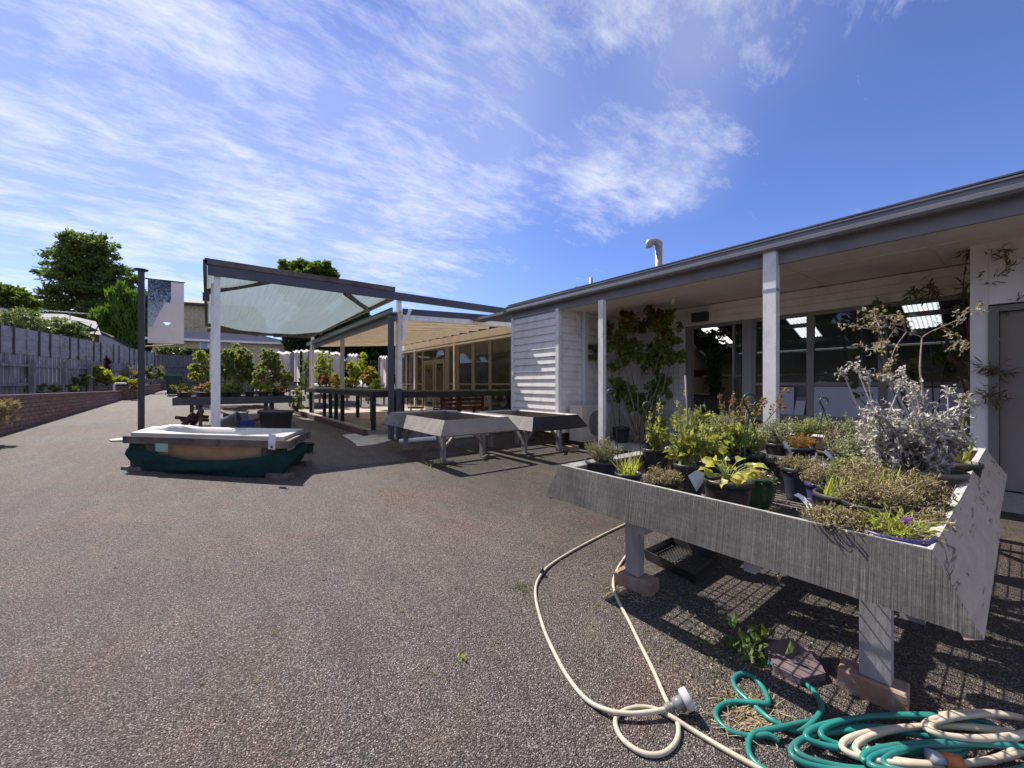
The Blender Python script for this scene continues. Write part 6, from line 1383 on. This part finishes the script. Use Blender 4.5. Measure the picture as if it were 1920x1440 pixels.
# dead branching plant behind the silver pots
b = onz(1705, 868, .70); b = Vector((b.x+.25, b.y+.1, .56))
t = thing('dead_sapling', tuple(b), 'dead spindly sapling with curled leaves arching above the silver plants', 'dead plant')
Zs = b.x*SA+b.y*CA; pot_mesh((b.x, b.y, SHARD), .10, .18).build('pot', POTK, t, True)
m = MB(); lf = MB(); tr_ = [P(x, y, Zs+dz) for x, y, dz in ((1728,850,0),(1727,760,0),(1725,690,0),(1729,632,0))]
m.tube(cat_rom([b]+tr_[1:], 6), [.007, .0045], 7)
brs = [[(1729,632,0),(1745,622,.05),(1790,602,.1),(1815,585,.15),(1832,578,.2)], [(1729,632,0),(1700,622,0),(1670,612,-.05),(1630,617,-.1),(1590,608,-.1),(1570,605,-.1)], [(1765,612,.05),(1785,622,.1),(1800,640,.15),(1806,662,.2)], [(1700,622,0),(1690,602,0),(1680,590,0)], [(1680,615,-.05),(1660,640,-.05),(1630,655,-.1)], [(1650,615,-.05),(1640,590,0),(1648,578,0)],[(1700,622,0),(1680,650,0),(1668,680,0),(1655,700,0)]]
tp_ = []
for br in brs: q = cat_rom([P(x, y, Zs+dz) for x, y, dz in br], 6); m.tube(q, [.0035, .0012], 5); tp_.append(np.array(q))
pts, D = along(tp_, 24, .012, .3); lf.leaves(pts, .034, .014, D*.3-np.array((0,0,.5)), 1, True, .35, .4)
tw = []
for q in tp_:
    for k in range(4): e_ = q[rng.integers(len(q)//3, len(q))]; tw += stemset(m, e_, [e_+rng.normal(size=3)*.05-np.array((0,0,.02))], .0016, 4)
pts, D = along(tw, 7, .006, .3); lf.leaves(pts, .03, .013, D, 1, True, .35, .4)
m.build('branches', surf('dead_branch', (.24,.17,.14), (.36,.31,.29), .8, 30), t); lf.build('foliage', leafm('curled_pale_leaf', [(.36,.33,.31), (.22,.17,.12), (.46,.42,.38), (.34,.27,.10), (.14,.10,.08)], .25, .8), t)
# long-leaved tree against the projecting wall
b = Vector((5.6, .62, .1)); Zb = b.x*SA+b.y*CA
t = thing('potted_tree', (5.6, .6, .1), 'tall airy long-leaved tree against the pale wall beside the brown door', 'tree')
bb = P(1830, 860, 4.3); pot_mesh((bb.x, bb.y, .1), .17, .3).build('pot', POTK, t, True)
m = MB(); lf = MB(); tp_ = []
for br in ([(1822,800,4.3),(1820,680,4.3),(1828,560,4.25),(1838,500,4.2),(1848,455,4.15),(1856,425,4.1)], [(1820,680,4.3),(1812,600,4.3),(1806,540,4.3),(1818,450,4.3)], [(1824,720,4.3),(1780,660,4.4),(1760,560,4.5),(1735,520,4.5)],
           [(1826,640,4.25),(1860,600,4.15),(1895,575,4.0),(1915,552,3.9)], [(1838,500,4.2),(1865,450,4.1),(1885,430,4.0),(1900,418,4.0)], [(1828,560,4.25),(1850,540,4.15),(1880,510,4.0),(1900,495,4.0)], [(1845,470,4.2),(1835,440,4.2),(1830,420,4.2)], [(1838,500,4.2),(1862,478,4.1),(1890,468,4.0)],
           [(1822,780,4.3),(1800,700,4.4),(1775,640,4.5),(1750,600,4.6)], [(1824,720,4.3),(1850,700,4.1),(1872,690,4.0)], [(1822,760,4.3),(1845,745,4.1),(1868,738,4.0)], [(1760,560,4.5),(1740,540,4.5),(1712,548,4.5)], [(1735,700,4.5),(1700,690,4.5),(1660,640,4.6),(1640,600,4.7)]):
    q = cat_rom([P(*p) for p in br], 6); m.tube(q, [.011 if br[0][0] < 1826 and br[0][1] > 670 else .006, .002], 6); tp_.append(np.array(q))
tw = []
for q in tp_:
    for k in range(7): e_ = q[rng.integers(len(q)//3, len(q))]; tw += stemset(m, e_, [e_+rng.normal(size=3)*.09], .0018, 4)
pts, D = along(tw, 8, .008, .3); lf.leaves(pts, .095, .016, D*.7-np.array((0,0,.35)), .8, True, .2, .25); pts, D = along(tp_, 20, .012, .3); lf.leaves(pts, .09, .016, D*.5, .9, True, .2, .25)
m.tube([(bb.x, bb.y, .35), P(1822,800,4.3)], .014, 7)
m.build('trunk', surf('red_bark', (.14,.06,.035), (.09,.04,.025), .8, 8, bump=.2), t); lf.build('foliage', leafm('willow_leaf', [(.09,.10,.035), (.14,.12,.05), (.20,.13,.05), (.07,.085,.03)], .3), t)
# vine at the left end of the veranda
def veranda_vine():
    t = thing('climbing_vine', (6.3, 4.1, .1), 'large grape-like vine turning red, filling the left end of the veranda', 'vine')
    g = [(6.2,1150,640,18,26),(6.2,1122,665,18,16),(6.2,1108,650,9,8),(6.2,1140,615,16,14),(6.5,1180,585,16,10),(6.5,1262,640,26,12),(6.4,1145,690,16,10),(6.3,1180,610,30,28),(6.4,1175,660,36,40),(6.5,1225,600,30,24),(6.5,1250,620,24,36),(6.6,1225,670,36,36),(6.5,1262,668,22,14),(6.4,1160,730,28,24),(6.5,1200,750,40,30),(6.3,1120,655,12,12),(6.6,1240,720,26,28)]
    lob = [(onX(x, y, X_), rx*6.9/FPX*.9, rx*6.9/FPX, ry*6.9/FPX) for (X_, x, y, rx, ry) in g]
    pts, d = lobes_pts([(V3(l[0]), min(l[1],.35), l[2], l[3]) for l in lob], 9000, .1)
    red = ((pts[:, 2]-1.2)*.9-(pts[:, 1]-4.3)*.0+rng.normal(size=len(pts))*.35 > 1.05)
    m = MB(); m.leaves(pts[~red], .075, .065, d[~red]-np.array((0,0,.4)), .8, True, .15); m.build('green_leaves', leafm('vine_leaf', [(.10,.16,.035), (.20,.26,.06), (.14,.17,.045)], .4), t)
    m = MB(); m.leaves(pts[red], .075, .062, d[red]-np.array((0,0,.4)), .8, True, .15); m.build('red_leaves', leafm('vine_red', [(.20,.045,.03), (.26,.09,.045), (.12,.04,.03), (.16,.13,.04)], .4), t)
    m = MB(); b = np.array((6.3, 4.35, .1))
    for l in lob: m.tube(cat_rom([b+rng.normal(size=3)*.03, (b+V3(l[0]))/2+rng.normal(size=3)*.12, V3(l[0])], 5), [.016, .004], 6)
    m.build('stem', STEMW, t)
veranda_vine()
lat = thing('wire_lattice', (6.9, 4.2, .1), 'white wire lattice panel behind the vine', 'lattice'); m = MB()
la_, lb2 = yX(1282, 6.9), yX(1200, 6.9)
for y in np.arange(la_, lb2, .1): m.tube([(6.9, y, .2), (6.9, y, 1.9)], .003, 4)
for z in np.arange(.2, 1.95, .1): m.tube([(6.895, la_, z), (6.895, lb2, z)], .003, 4)
m.build('wires', surf('lattice_white', (.35,.35,.35), None, .5), lat)
iv = thing('hanging_ivy', (7.6, 5, 2.2), 'dark ivy column hanging inside the open shop doorway', 'plant')
i0 = onX(1341, 618, 7.65); pts = np.array([(i0.x+rng.normal()*.05, i0.y+rng.normal()*.10*(1-.3*k/900), i0.z-1.25*(k/900)) for k in range(900)]); m = MB(); m.leaves(pts, .07, .06, np.array((0,0,-.6)), 1, False); m.build('foliage', G_DARK, iv)
MB().tube([(i0.x, i0.y, i0.z+.3), (i0.x, i0.y, i0.z-1.2)], .006, 5).build('stem', MATS['bark_09'], iv)
# darker pots on the veranda floor
for k, (lab, px, py, X_, r, h, kd) in enumerate((('black pot on the veranda floor below the left of the vine', 1165, 800, 6.2, .16, .28, 'twiggy'), ('black pot on the veranda floor below the right of the vine', 1225, 800, 6.3, .17, .30, 'bushy'), ('black pot on the veranda floor in front of the doorway', 1280, 815, 6.4, .15, .27, 'twiggy'))):
    q = onX(px, py, X_); potplant(lab, 0, 0, .1+h, r, kd, POTK, place=Vector((q.x, q.y, .1)), z0=.1, hgt=.3, group='pots on the veranda floor')
# broad-leaved plants seen through the dead sapling
bush('fig_plant', 'green broad-leaved plant in front of the right shop windows', 'plant', [(P(1640,575,4.6),.06,.06,.09),(P(1655,600,4.6),.14,.12,.12),(P(1625,660,4.6),.10,.10,.06),(P(1740,640,4.6),.3,.15,.25),(P(1700,690,4.6),.2,.12,.2),(P(1608,735,4.6),.06,.06,.04),(P(1760,700,4.6),.2,.12,.3)], 420, .085, .07, leafm('fig_leaf', [(.05,.09,.02), (.08,.12,.03), (.12,.13,.04)], .4), (P(1740,860,4.6).x, P(1740,860,4.6).y, .1), stems=7, fine=True)
# ------------------------------------------------------------ plants on the slate bench and behind
def shrub_at(name, lab, px, y0, y1, wpx, Z, leaf, wd, mat, n, group=None, n_l=7, basey=None, flowers=None, D=None, up=.8, shell=.35, round_=False):
    lob = []; hh = y1-y0
    for k in range(n_l*3):
        f = rng.uniform(0, 1); yv = y1-hh*(.12+.80*f); wv_ = wpx*.5*math.sin(math.pi*(.35+.55*f))
        lob.append(PL(px+rng.uniform(-.75,.75)*wv_, yv, Z+rng.uniform(-.35,.35), max(1.6, wpx*.5*rng.uniform(.18,.36)), hh*rng.uniform(.07,.15)))
    return bush(name, lab, 'shrub', lob, n, leaf, wd, mat, tuple(P(px, (basey or y1), Z)), group, 9, up, min(shell, .1), .014, None, flowers, D)
GS = 'taller shrubs behind the slate bench'
OLY = leafm('shrub_yellow', [(.20,.24,.05), (.34,.36,.08), (.15,.19,.04)], .45)
GRB = leafm('shrub_green', [(.12,.18,.05), (.20,.26,.08), (.15,.20,.06), (.26,.28,.12)], .45)
OLB = leafm('shrub_olive', [(.18,.21,.09), (.28,.30,.15), (.15,.17,.07), (.34,.34,.20)], .4)
shrub_at('conical_shrub', 'yellow-green cone-shaped shrub left of the pergola posts', 376, 660, 718, 50, 15, .09, .045, OLY, 7000, GS, 11, 730)
shrub_at('shrub', 'tall mixed-green shrub just right of the white pergola post', 424, 648, 726, 46, 14, .10, .06, GRB, 5200, GS, 10, 732)
shrub_at('shrub', 'yellow-tinged shrub in the middle below the shade cloth', 447, 664, 730, 42, 14.6, .10, .05, OLY, 5000, GS, 10, 733)
shrub_at('small_tree', 'open-crowned small tree rising highest behind the slate bench', 450, 643, 700, 44, 14.9, .11, .06, OLB, 2600, GS, 8, 735)
shrub_at('shrub', 'fine dark green shrub below the shade cloth, towards the right', 474, 668, 730, 40, 15, .09, .04, GR, 4600, GS, 9, 733)
shrub_at('shrub', 'large loose grey-green shrub at the right end below the shade cloth', 508, 654, 726, 66, 14.2, .10, .05, OLB, 9000, GS, 13, 733)
shrub_at('shrub', 'low olive shrub between the grey-green shrub and the pink flowers', 488, 686, 730, 40, 13.6, .09, .05, OLB, 3200, GS, 8, 733)
shrub_at('shrub', 'low dusty shrub at the right edge under the sail corner', 532, 694, 730, 26, 15.2, .09, .05, OL, 1800, GS, 6, 733)
G5 = 'small pots on the slate bench'
topz = .90-.035
def benchpot(lab, px, r, kd, leafmat, hg, off, wpx, flowers=None, n=700, potmat=POTK, leaf=.045):
    q = onY(px, 740, e0.y+off); z0 = topz; t = thing('potted_plant', (q.x, q.y, z0), lab, 'potted plant', G5); hp = .14
    pot_mesh((q.x, q.y, z0), r, hp).build('pot', potmat, t, True); c = np.array((q.x, q.y, z0+hp+hg*.5)); Zq = q.x*SA+q.y*CA; rr_ = wpx/2*Zq/FPX
    lob = [(c, rr_*.9, rr_*.9, hg*.5), (c+np.array((rr_*.4, 0, -hg*.1)), rr_*.6, rr_*.6, hg*.4), (c+np.array((-rr_*.4, 0, 0)), rr_*.6, rr_*.6, hg*.4)]
    pts, d = lobes_pts(lob, n, .5); m = MB(); m.leaves(pts, leaf, leaf*.6, d, .8); m.build('foliage', leafmat, t)
    m = MB()
    for k in range(6): m.tube([(q.x, q.y, z0+hp*.8), tuple(c+rng.normal(size=3)*rr_*.4)], .004, 4)
    m.build('stem', STEMG, t)
    if flowers:
        fm, nf, fs = flowers; pts, d = lobes_pts([(c+np.array((0,0,hg*.35)), rr_*.5, rr_*.5, hg*.25)], nf, .7); m = MB(); m.leaves(np.repeat(pts, 6, 0), fs, fs*.8, np.repeat(d, 6, 0), .9); m.build('flowers', fm, t)
benchpot('rounded yellow-green azalea at the left end of the slate bench', 346, .14, 0, leafm('azalea', [(.24,.24,.06), (.34,.30,.09), (.16,.18,.04), (.34,.2,.12)], .35), .20, .25, 42)
benchpot('pink-tipped leafy plant in a black pot left of the white posts', 383, .17, 0, leafm('croton', [(.20,.22,.05), (.32,.28,.08), (.34,.12,.12), (.10,.14,.04)], .35), .22, .75, 38, (PINK, 14, .035))
benchpot('leafy green plant in a pot immediately right of the white post', 419, .13, 0, YG, .24, .3, 26)
benchpot('pale hydrangea heads above the slate bench', 440, .12, 0, OL, .30, .7, 34, (leafm('pale_bloom', [(.40,.42,.30), (.3,.34,.2)], .3), 9, .05))
benchpot('bushy green plant in the centre of the slate bench', 441, .13, 0, GR, .22, .25, 32)
benchpot('silver straggly plant left of the pink flowers', 468, .10, 0, leafm('silver_small', [(.34,.34,.33), (.22,.22,.2)], .3), .14, .4, 22, n=300)
benchpot('bright pink flowering plant on the slate bench', 494, .13, 0, GR, .26, .5, 36, (PINK, 12, .05))
benchpot('tufted yellow-green grass in a black pot near the right end of the slate bench', 495, .11, 0, YG, .16, .2, 26)
benchpot('green plant at the far right end of the slate bench', 517, .10, 0, YG, .18, .8, 18)
benchpot('low plant with scarlet flowers at the right corner of the slate bench', 526, .10, 0, G_DARK, .08, .2, 30, (REDF, 10, .05), n=300)
# plants around and beyond the patio
GQ = 'plants standing beyond the patio'
shrub_at('leggy_shrub', 'leggy green shrub at the left corner of the tall black bench', 558, 727, 772, 26, 14.8, .10, .06, leafm('glaucous', [(.16,.20,.10), (.28,.30,.18), (.12,.15,.06)], .35), 900, GQ, 7, 772)
shrub_at('climber', 'yellowish climber on canes right of the far patio post', 602, 656, 728, 30, 18.5, .12, .07, YG, 1100, GQ, 9, 740, shell=.1)
shrub_at('climber', 'sparse leafy sapling between the first white cloth walls', 572, 668, 728, 20, 18, .11, .06, GR, 420, GQ, 8, 740, shell=.1)
shrub_at('flowering_shrub', 'small crimson flowered plant under the far end of the patio roof', 612, 700, 722, 22, 18.2, .10, .06, GR, 500, GQ, 5, 735, (PINK, 10, .14))
shrub_at('climber', 'second cane climber with yellow leaves left of the middle patio post', 618, 662, 726, 20, 18.8, .11, .06, YG, 700, GQ, 8, 740, shell=.1)
shrub_at('low_shrub', 'low orange-tinged shrub behind the black bench legs', 628, 702, 730, 26, 17.5, .10, .06, leafm('orange_shrub', [(.30,.22,.05), (.36,.30,.08), (.16,.18,.04)], .35), 1000, GQ, 6, 740)
shrub_at('bamboo_shrub', 'dense yellow-green bamboo-like shrub right of the middle patio post', 660, 678, 730, 34, 18.6, .13, .04, OLY, 3600, GQ, 9, 738, D=(0,0,.5))
shrub_at('small_tree', 'pale leafed small tree against the dark trees under the patio roof', 680, 660, 700, 18, 22, .17, .12, YG, 420, GQ, 7, 730)
shrub_at('hedge_shrub', 'yellow and rust coloured hedge-like shrub under the patio roof', 693, 688, 722, 44, 20, .12, .06, leafm('rust_shrub', [(.36,.30,.05), (.30,.18,.05), (.22,.22,.05), (.4,.34,.08)], .35), 3200, GQ, 9, 735)
shrub_at('low_shrub', 'dark low shrub at the foot of the patio pilaster', 706, 712, 732, 30, 16.5, .10, .06, GR, 900, GQ, 6, 740)
shrub_at('flowering_shrub', 'shrub with faded pink heads left of the nearest shade-cloth house', 537, 695, 724, 24, 19.2, .11, .06, OL, 1100, GQ, 6, 735, (leafm('dusty_petal', [(.4,.22,.2), (.32,.16,.16)], .3), 8, .12))
# grey benches further back
for lab, xa, xb, yv, Z in (('grey bench standing beyond the left patio corner', 541, 562, 727, 17.5), ('weathered flared bench beyond the patio, left of its centre', 575, 640, 744, 18.5), ('pale weathered bench beyond the patio floor', 672, 724, 742, 18.8)):
    a, b_ = P(xa, yv, Z), P(xb, yv, Z+.6); g0 = .45
    t = thing('old_bench', (a.x, a.y, g0), lab, 'bench', 'old benches beyond the patio')
    MB().bar(a, b_, .06, .20).build('side_board', LEGP, t); off = Vector((SA, CA, 0))*1.0; MB().bar(a+off, b_+off, .06, .20).build('side_board', LEGP, t)
    m = MB(); 
    for f in np.linspace(.05, .95, 5): q = a+off*f+Vector((0,0,.04)); q2 = b_+off*f+Vector((0,0,.04)); m.bar(q, q2, .12, .02)
    m.build('slatted_top', TOPE, t)
    for f in (.08, .92):
        for o in (0, 1): q = a.lerp(b_, f)+off*(o*.95+.02); MB().box(q.x-.04, q.x+.04, q.y-.04, q.y+.04, .2, q.z-.1).build('leg', LEGP, t)
# ------------------------------------------------------------ tray, hoses, litter
c4s = [onz(1206.6, 1030, .065), onz(1302, 1077, .065), onz(1349.5, 1038, .065), onz(1259.8, 1005.6, .065)]
t = thing('seedling_tray', tuple(sum((V3(q) for q in c4s), np.zeros(3))/4*np.array((1,1,0))), 'black mesh-bottomed seedling tray on the ground under the foreground bench', 'tray')
cc = sum((V3(q) for q in c4s), np.zeros(3))/4; m = MB()
for k in range(4):
    a, b_ = V3(c4s[k]), V3(c4s[(k+1) % 4]); a0 = a+(cc-a)*.04; b0 = b_+(cc-b_)*.04; a0[2] = b0[2] = .006; ia = a+(cc-a)*.045; ib = b_+(cc-b_)*.045; ia0 = a0+(cc-a0)*.03; ib0 = b0+(cc-b0)*.03; ia0[2] = ib0[2] = .006
    m.add([a0, b0, b_, a, ia0, ib0, ib, ia], [(0,1,2,3),(5,4,7,6),(3,2,6,7),(0,4,5,1)])
m.build('tray_side', POTK, t)
m = MB(); A_, B_, C_, D_ = [V3(q)+(cc-V3(q))*.06 for q in c4s]
for q in (A_, B_, C_, D_): q[2] = .012
def tb_(s_, t_): return A_*(1-s_)*(1-t_)+B_*s_*(1-t_)+C_*s_*t_+D_*(1-s_)*t_
N_ = 11
for k in range(-N_, N_+1):
    for sg in (1, -1):
        pts = []
        for f in np.linspace(0, 1, 12):
            s_ = f; t_ = (f if sg == 1 else 1-f)+k/N_
            if 0 <= t_ <= 1: pts.append(tb_(s_, t_))
        if len(pts) > 1: m.tube([pts[0], pts[-1]], .0022, 4)
m.build('mesh_base', surf('tray_mesh', (.06,.06,.06), (.03,.03,.03), .4), t)
def hose(name, lab, pts, r, mat, group=None, z=None):
    """pts: (x, y, lift)"""
    q = [onz(x, y, r+lift) for x, y, lift in pts]; t = thing(name, tuple(q[0]), lab, 'hose', group)
    MB().tube(cat_rom(q, 9), r, 12).build('hose_pipe', mat, t, True); return t
HB = surf('beige_hose', (.50,.44,.35), (.42,.37,.29), .45, 5, bump=.03, dirt=(.25,.2,.14), dscale=10, damt=.4)
HT = surf('teal_hose', (.02,.20,.17), (.015,.15,.135), .35, 5, bump=.03, dirt=(.08,.15,.13), dscale=10, damt=.4)
t = hose('garden_hose', 'beige garden hose looping over the asphalt to its grey connector', [(1196,970,0),(1178,980,0),(1130,1003,0),(1075,1032,0),(1035,1057,.0),(1017,1074,.004),(1005,1098,0),(1006,1130,0),(1020,1180,0),(1040,1225,0),(1065,1270,0),(1100,1312,.0),(1140,1332,.012),(1180,1338,.014),(1220,1335,.016),(1247,1330,.018)], .0085, HB)
kz = onz(1016, 1075, .012); MB().lathe(tuple(kz), [(.010,-.014),(.024,-.012),(.027,0),(.024,.012),(.010,.014)], 16, tilt=lambda p: np.array((p[0]*.6+p[2]*.3, p[2]*.95, p[1]+.01))).build('joiner_ring', HK, t, True)
ca = onz(1248, 1330, .02); cb = onz(1294, 1308, .06); m = MB()
axx = V3(cb)-V3(ca); axx /= np.linalg.norm(axx)
GP_ = surf('connector_grey', (.20,.20,.20), (.14,.14,.14), .45); GP2 = surf('connector_pale', (.46,.45,.45), (.38,.37,.37), .5)
LL = np.linalg.norm(V3(cb)-V3(ca)); cq = lambda f: V3(ca)+(V3(cb)-V3(ca))*f
m.tube([cq(0), cq(.14)], .014, 14).tube([cq(.14), cq(.22)], .018, 14).tube([cq(.22), cq(.34)], .012, 14).tube([cq(.34), cq(.70)], .021, 16); m.tube([cq(.5)-np.array((0,0,.0)), cq(.5)+np.array((CA*.02,-SA*.03,-.022))], .009, 10); m.build('connector', GP_, t, True)
MB().tube([cq(.70), cq(.74), cq(.98), cq(1.0)], [.026,.036,.036,.032], 20).build('tap_collar', GP2, t, True)
hose('garden_hose', 'second beige hose running down from behind the brick and looping under the connector', [(1182,1032,0),(1163,1058,0),(1151,1085,0),(1152,1108,0),(1161,1130,0),(1178,1162,0),(1200,1207,0),(1225,1257,0),(1245,1303,.004),(1262,1338,0),(1272,1362,0),(1268,1390,0),(1245,1412,0),(1212,1414,0),(1180,1398,0),(1160,1375,0),(1154,1350,0),(1168,1334,0),(1197,1326,0),(1230,1330,0),(1262,1346,.006),(1300,1370,0),(1360,1406,0),(1410,1434,0),(1460,1462,0)], .0085, HB)
T_ = 'tangled hose coils in the bottom right corner'
hose('garden_hose', 'teal hose running from under the bench into the loops at the bottom', [(1440,1243,0),(1475,1258,0),(1520,1290,0),(1540,1330,.01),(1500,1370,0),(1450,1352,.01),(1410,1320,0),(1383,1295,.0),(1375,1275,0),(1390,1263,0),(1412,1270,0),(1432,1292,0),(1440,1318,.01),(1418,1318,.012),(1380,1316,0),(1352,1323,0),(1342,1338,0),(1350,1356,0),(1372,1372,0),(1405,1380,0),(1440,1378,.01),(1460,1390,0)], .0095, HT, T_)
hose('garden_hose', 'teal hose loop cropped by the bottom edge', [(1520,1352,0),(1460,1365,.02),(1420,1372,.01),(1405,1388,0),(1405,1412,0),(1422,1435,0),(1455,1452,0),(1500,1458,0),(1540,1450,0)], .0095, HT, T_)
for k, (lab, cx_, cy_, rx, ry, mat) in enumerate((('largest teal coil of the tangled hose pile', 1640, 1405, 170, 42, HT), ('upper teal coil lying on the hose pile', 1700, 1375, 190, 36, HT), ('beige hose coil lying across the teal pile', 1760, 1398, 175, 40, HB), ('lower teal coil reaching out at the bottom right corner', 1800, 1425, 180, 34, HT), ('topmost beige coil at the right edge', 1840, 1362, 110, 26, HB))):
    pts = []; 
    for i in range(46): a_ = i/46*2*math.pi*2.2+k; f = 1-.05*math.sin(i*.7+k); pts.append((cx_+rx*f*math.cos(a_)*(1-.004*i), cy_+ry*f*math.sin(a_)*(1-.004*i), .008+.010*k+.012*abs(math.sin(i*.45+k))))
    hose('hose_coil', lab, pts, .0095, mat, T_)
nz = P(1790, 1428, 1.22); q = onz(1760, 1425, .03); t = thing('hose_nozzle', tuple(q), 'clear and orange hose nozzle on the coils at the bottom right', 'nozzle')
a, b_ = V3(onz(1742,1418,.07)), V3(onz(1800,1432,.06)); MB().tube([a, a+(b_-a)*.45], [.02,.016], 14).build('clear_barrel', surf('smoky_plastic', (.30,.31,.36), (.22,.23,.28), .15), t, True); MB().tube([a+(b_-a)*.46, b_], [.02,.022], 14).build('orange_collar', surf('orange_plastic', (.50,.15,.04), None, .35), t, True)
# flat stone and weeds under the bench
q = onz(1470, 1225, .0); m = MB(); vs = [(1432,1208),(1478,1195),(1530,1225),(1548,1262),(1500,1272),(1452,1248)]
m.add([tuple(onz(x, y, .03)) for x, y in vs]+[(*tuple(onz(x, y, .03))[:2], 0) for x, y in vs], [tuple(range(6))]+[(k, 6+k, 6+(k+1) % 6, (k+1) % 6) for k in range(6)])
tag(m.build('flat_stone', surf('purple_stone', (.15,.11,.125), (.10,.075,.085), .8, 8, bump=.5, bscale=40, dirt=(.2,.16,.14), dscale=10, damt=.5)), 'flat purplish stone slab on the ground below the foreground bench', 'stone')
def weed(lab, px, py, r, n, mat=MINT, leaf=.05, hh=.07):
    q = onz(px, py, 0); t = thing('weed', tuple(q), lab, 'weed', 'weeds growing out of the asphalt'); m = MB(); m.leaves(np.array([(q.x+rng.normal()*r, q.y+rng.normal()*r, rng.uniform(0, hh)) for k in range(n)]), leaf, leaf*.4, np.array((0,0,.5)), 1, True); m.build('foliage', mat, t)
weed('ragged green weed beside the flat stone in the bench shade', 1402, 1225, .05, 46, GR, .07, .09)
weed('tiny weed tuft on the open asphalt left of the hose loop', 866, 1237, .008, 26, GRASS, .018, .012)
weed('small weed clump by the black hose ring', 975, 1103, .03, 60, OL, .022, .014)
weed('weeds at the foot of the beige bench leg nearest the camera', 818, 873, .10, 120, OL, .04, .06)
weed('weeds along the edge of the round concrete patch', 742, 838, .10, 100, OL, .04, .05)
# leaf litter: stuff
m = MB(); pts = []; 
def scat(n, px, py, sx, sy):
    for k in range(n): q = onz(px+rng.normal()*sx, max(760, py+rng.normal()*sy), 0); pts.append((q.x, q.y, .003+rng.uniform(0, .006)))
scat(260, 1330, 1210, 60, 60); scat(160, 1395, 1330, 30, 30); scat(60, 1180, 1110, 30, 10); scat(120, 1450, 1160, 120, 40); scat(140, 1000, 880, 60, 18); scat(150, 740, 930, 25, 8); scat(70, 700, 860, 90, 14); scat(150, 760, 1120, 300, 140); scat(60, 1020, 1000, 50, 50); scat(50, 250, 1000, 160, 90); scat(80, 1850, 1200, 50, 60); scat(120, 640, 815, 70, 10); scat(420, 220, 882, 16, 6)
pts = np.array(pts); D = rng.normal(size=(len(pts), 3)); D[:, 2] *= .1
m.leaves(pts, .022, .009, D, .1, True, .2, .3); tag(m.build('leaf_litter', DEAD), 'dry leaves and twigs scattered on the asphalt', kind='stuff')
m = MB()
for k in range(110):
    q = V3(onz(1400+rng.normal()*26, 1345+rng.normal()*22, .004)); a_ = R(-30)+rng.normal()*.6; d_ = np.array((math.cos(a_), math.sin(a_), 0))*rng.uniform(.03, .11); m.tube([q, q+d_*.5+np.array((rng.normal()*.008, rng.normal()*.008, rng.uniform(.002,.014))), q+d_], .0011, 3)
for k in range(60):
    q = V3(onz(1180+rng.normal()*30, 1112+rng.normal()*10, .004)); a_ = rng.uniform(0, 6.3); d_ = np.array((math.cos(a_), math.sin(a_), 0))*rng.uniform(.03, .09); m.tube([q, q+d_*.5+np.array((0,0,rng.uniform(.002,.012))), q+d_], .001, 3)
tag(m.build('dry_straw', STRAW), 'dry straw and grass strands around the hose', kind='stuff')
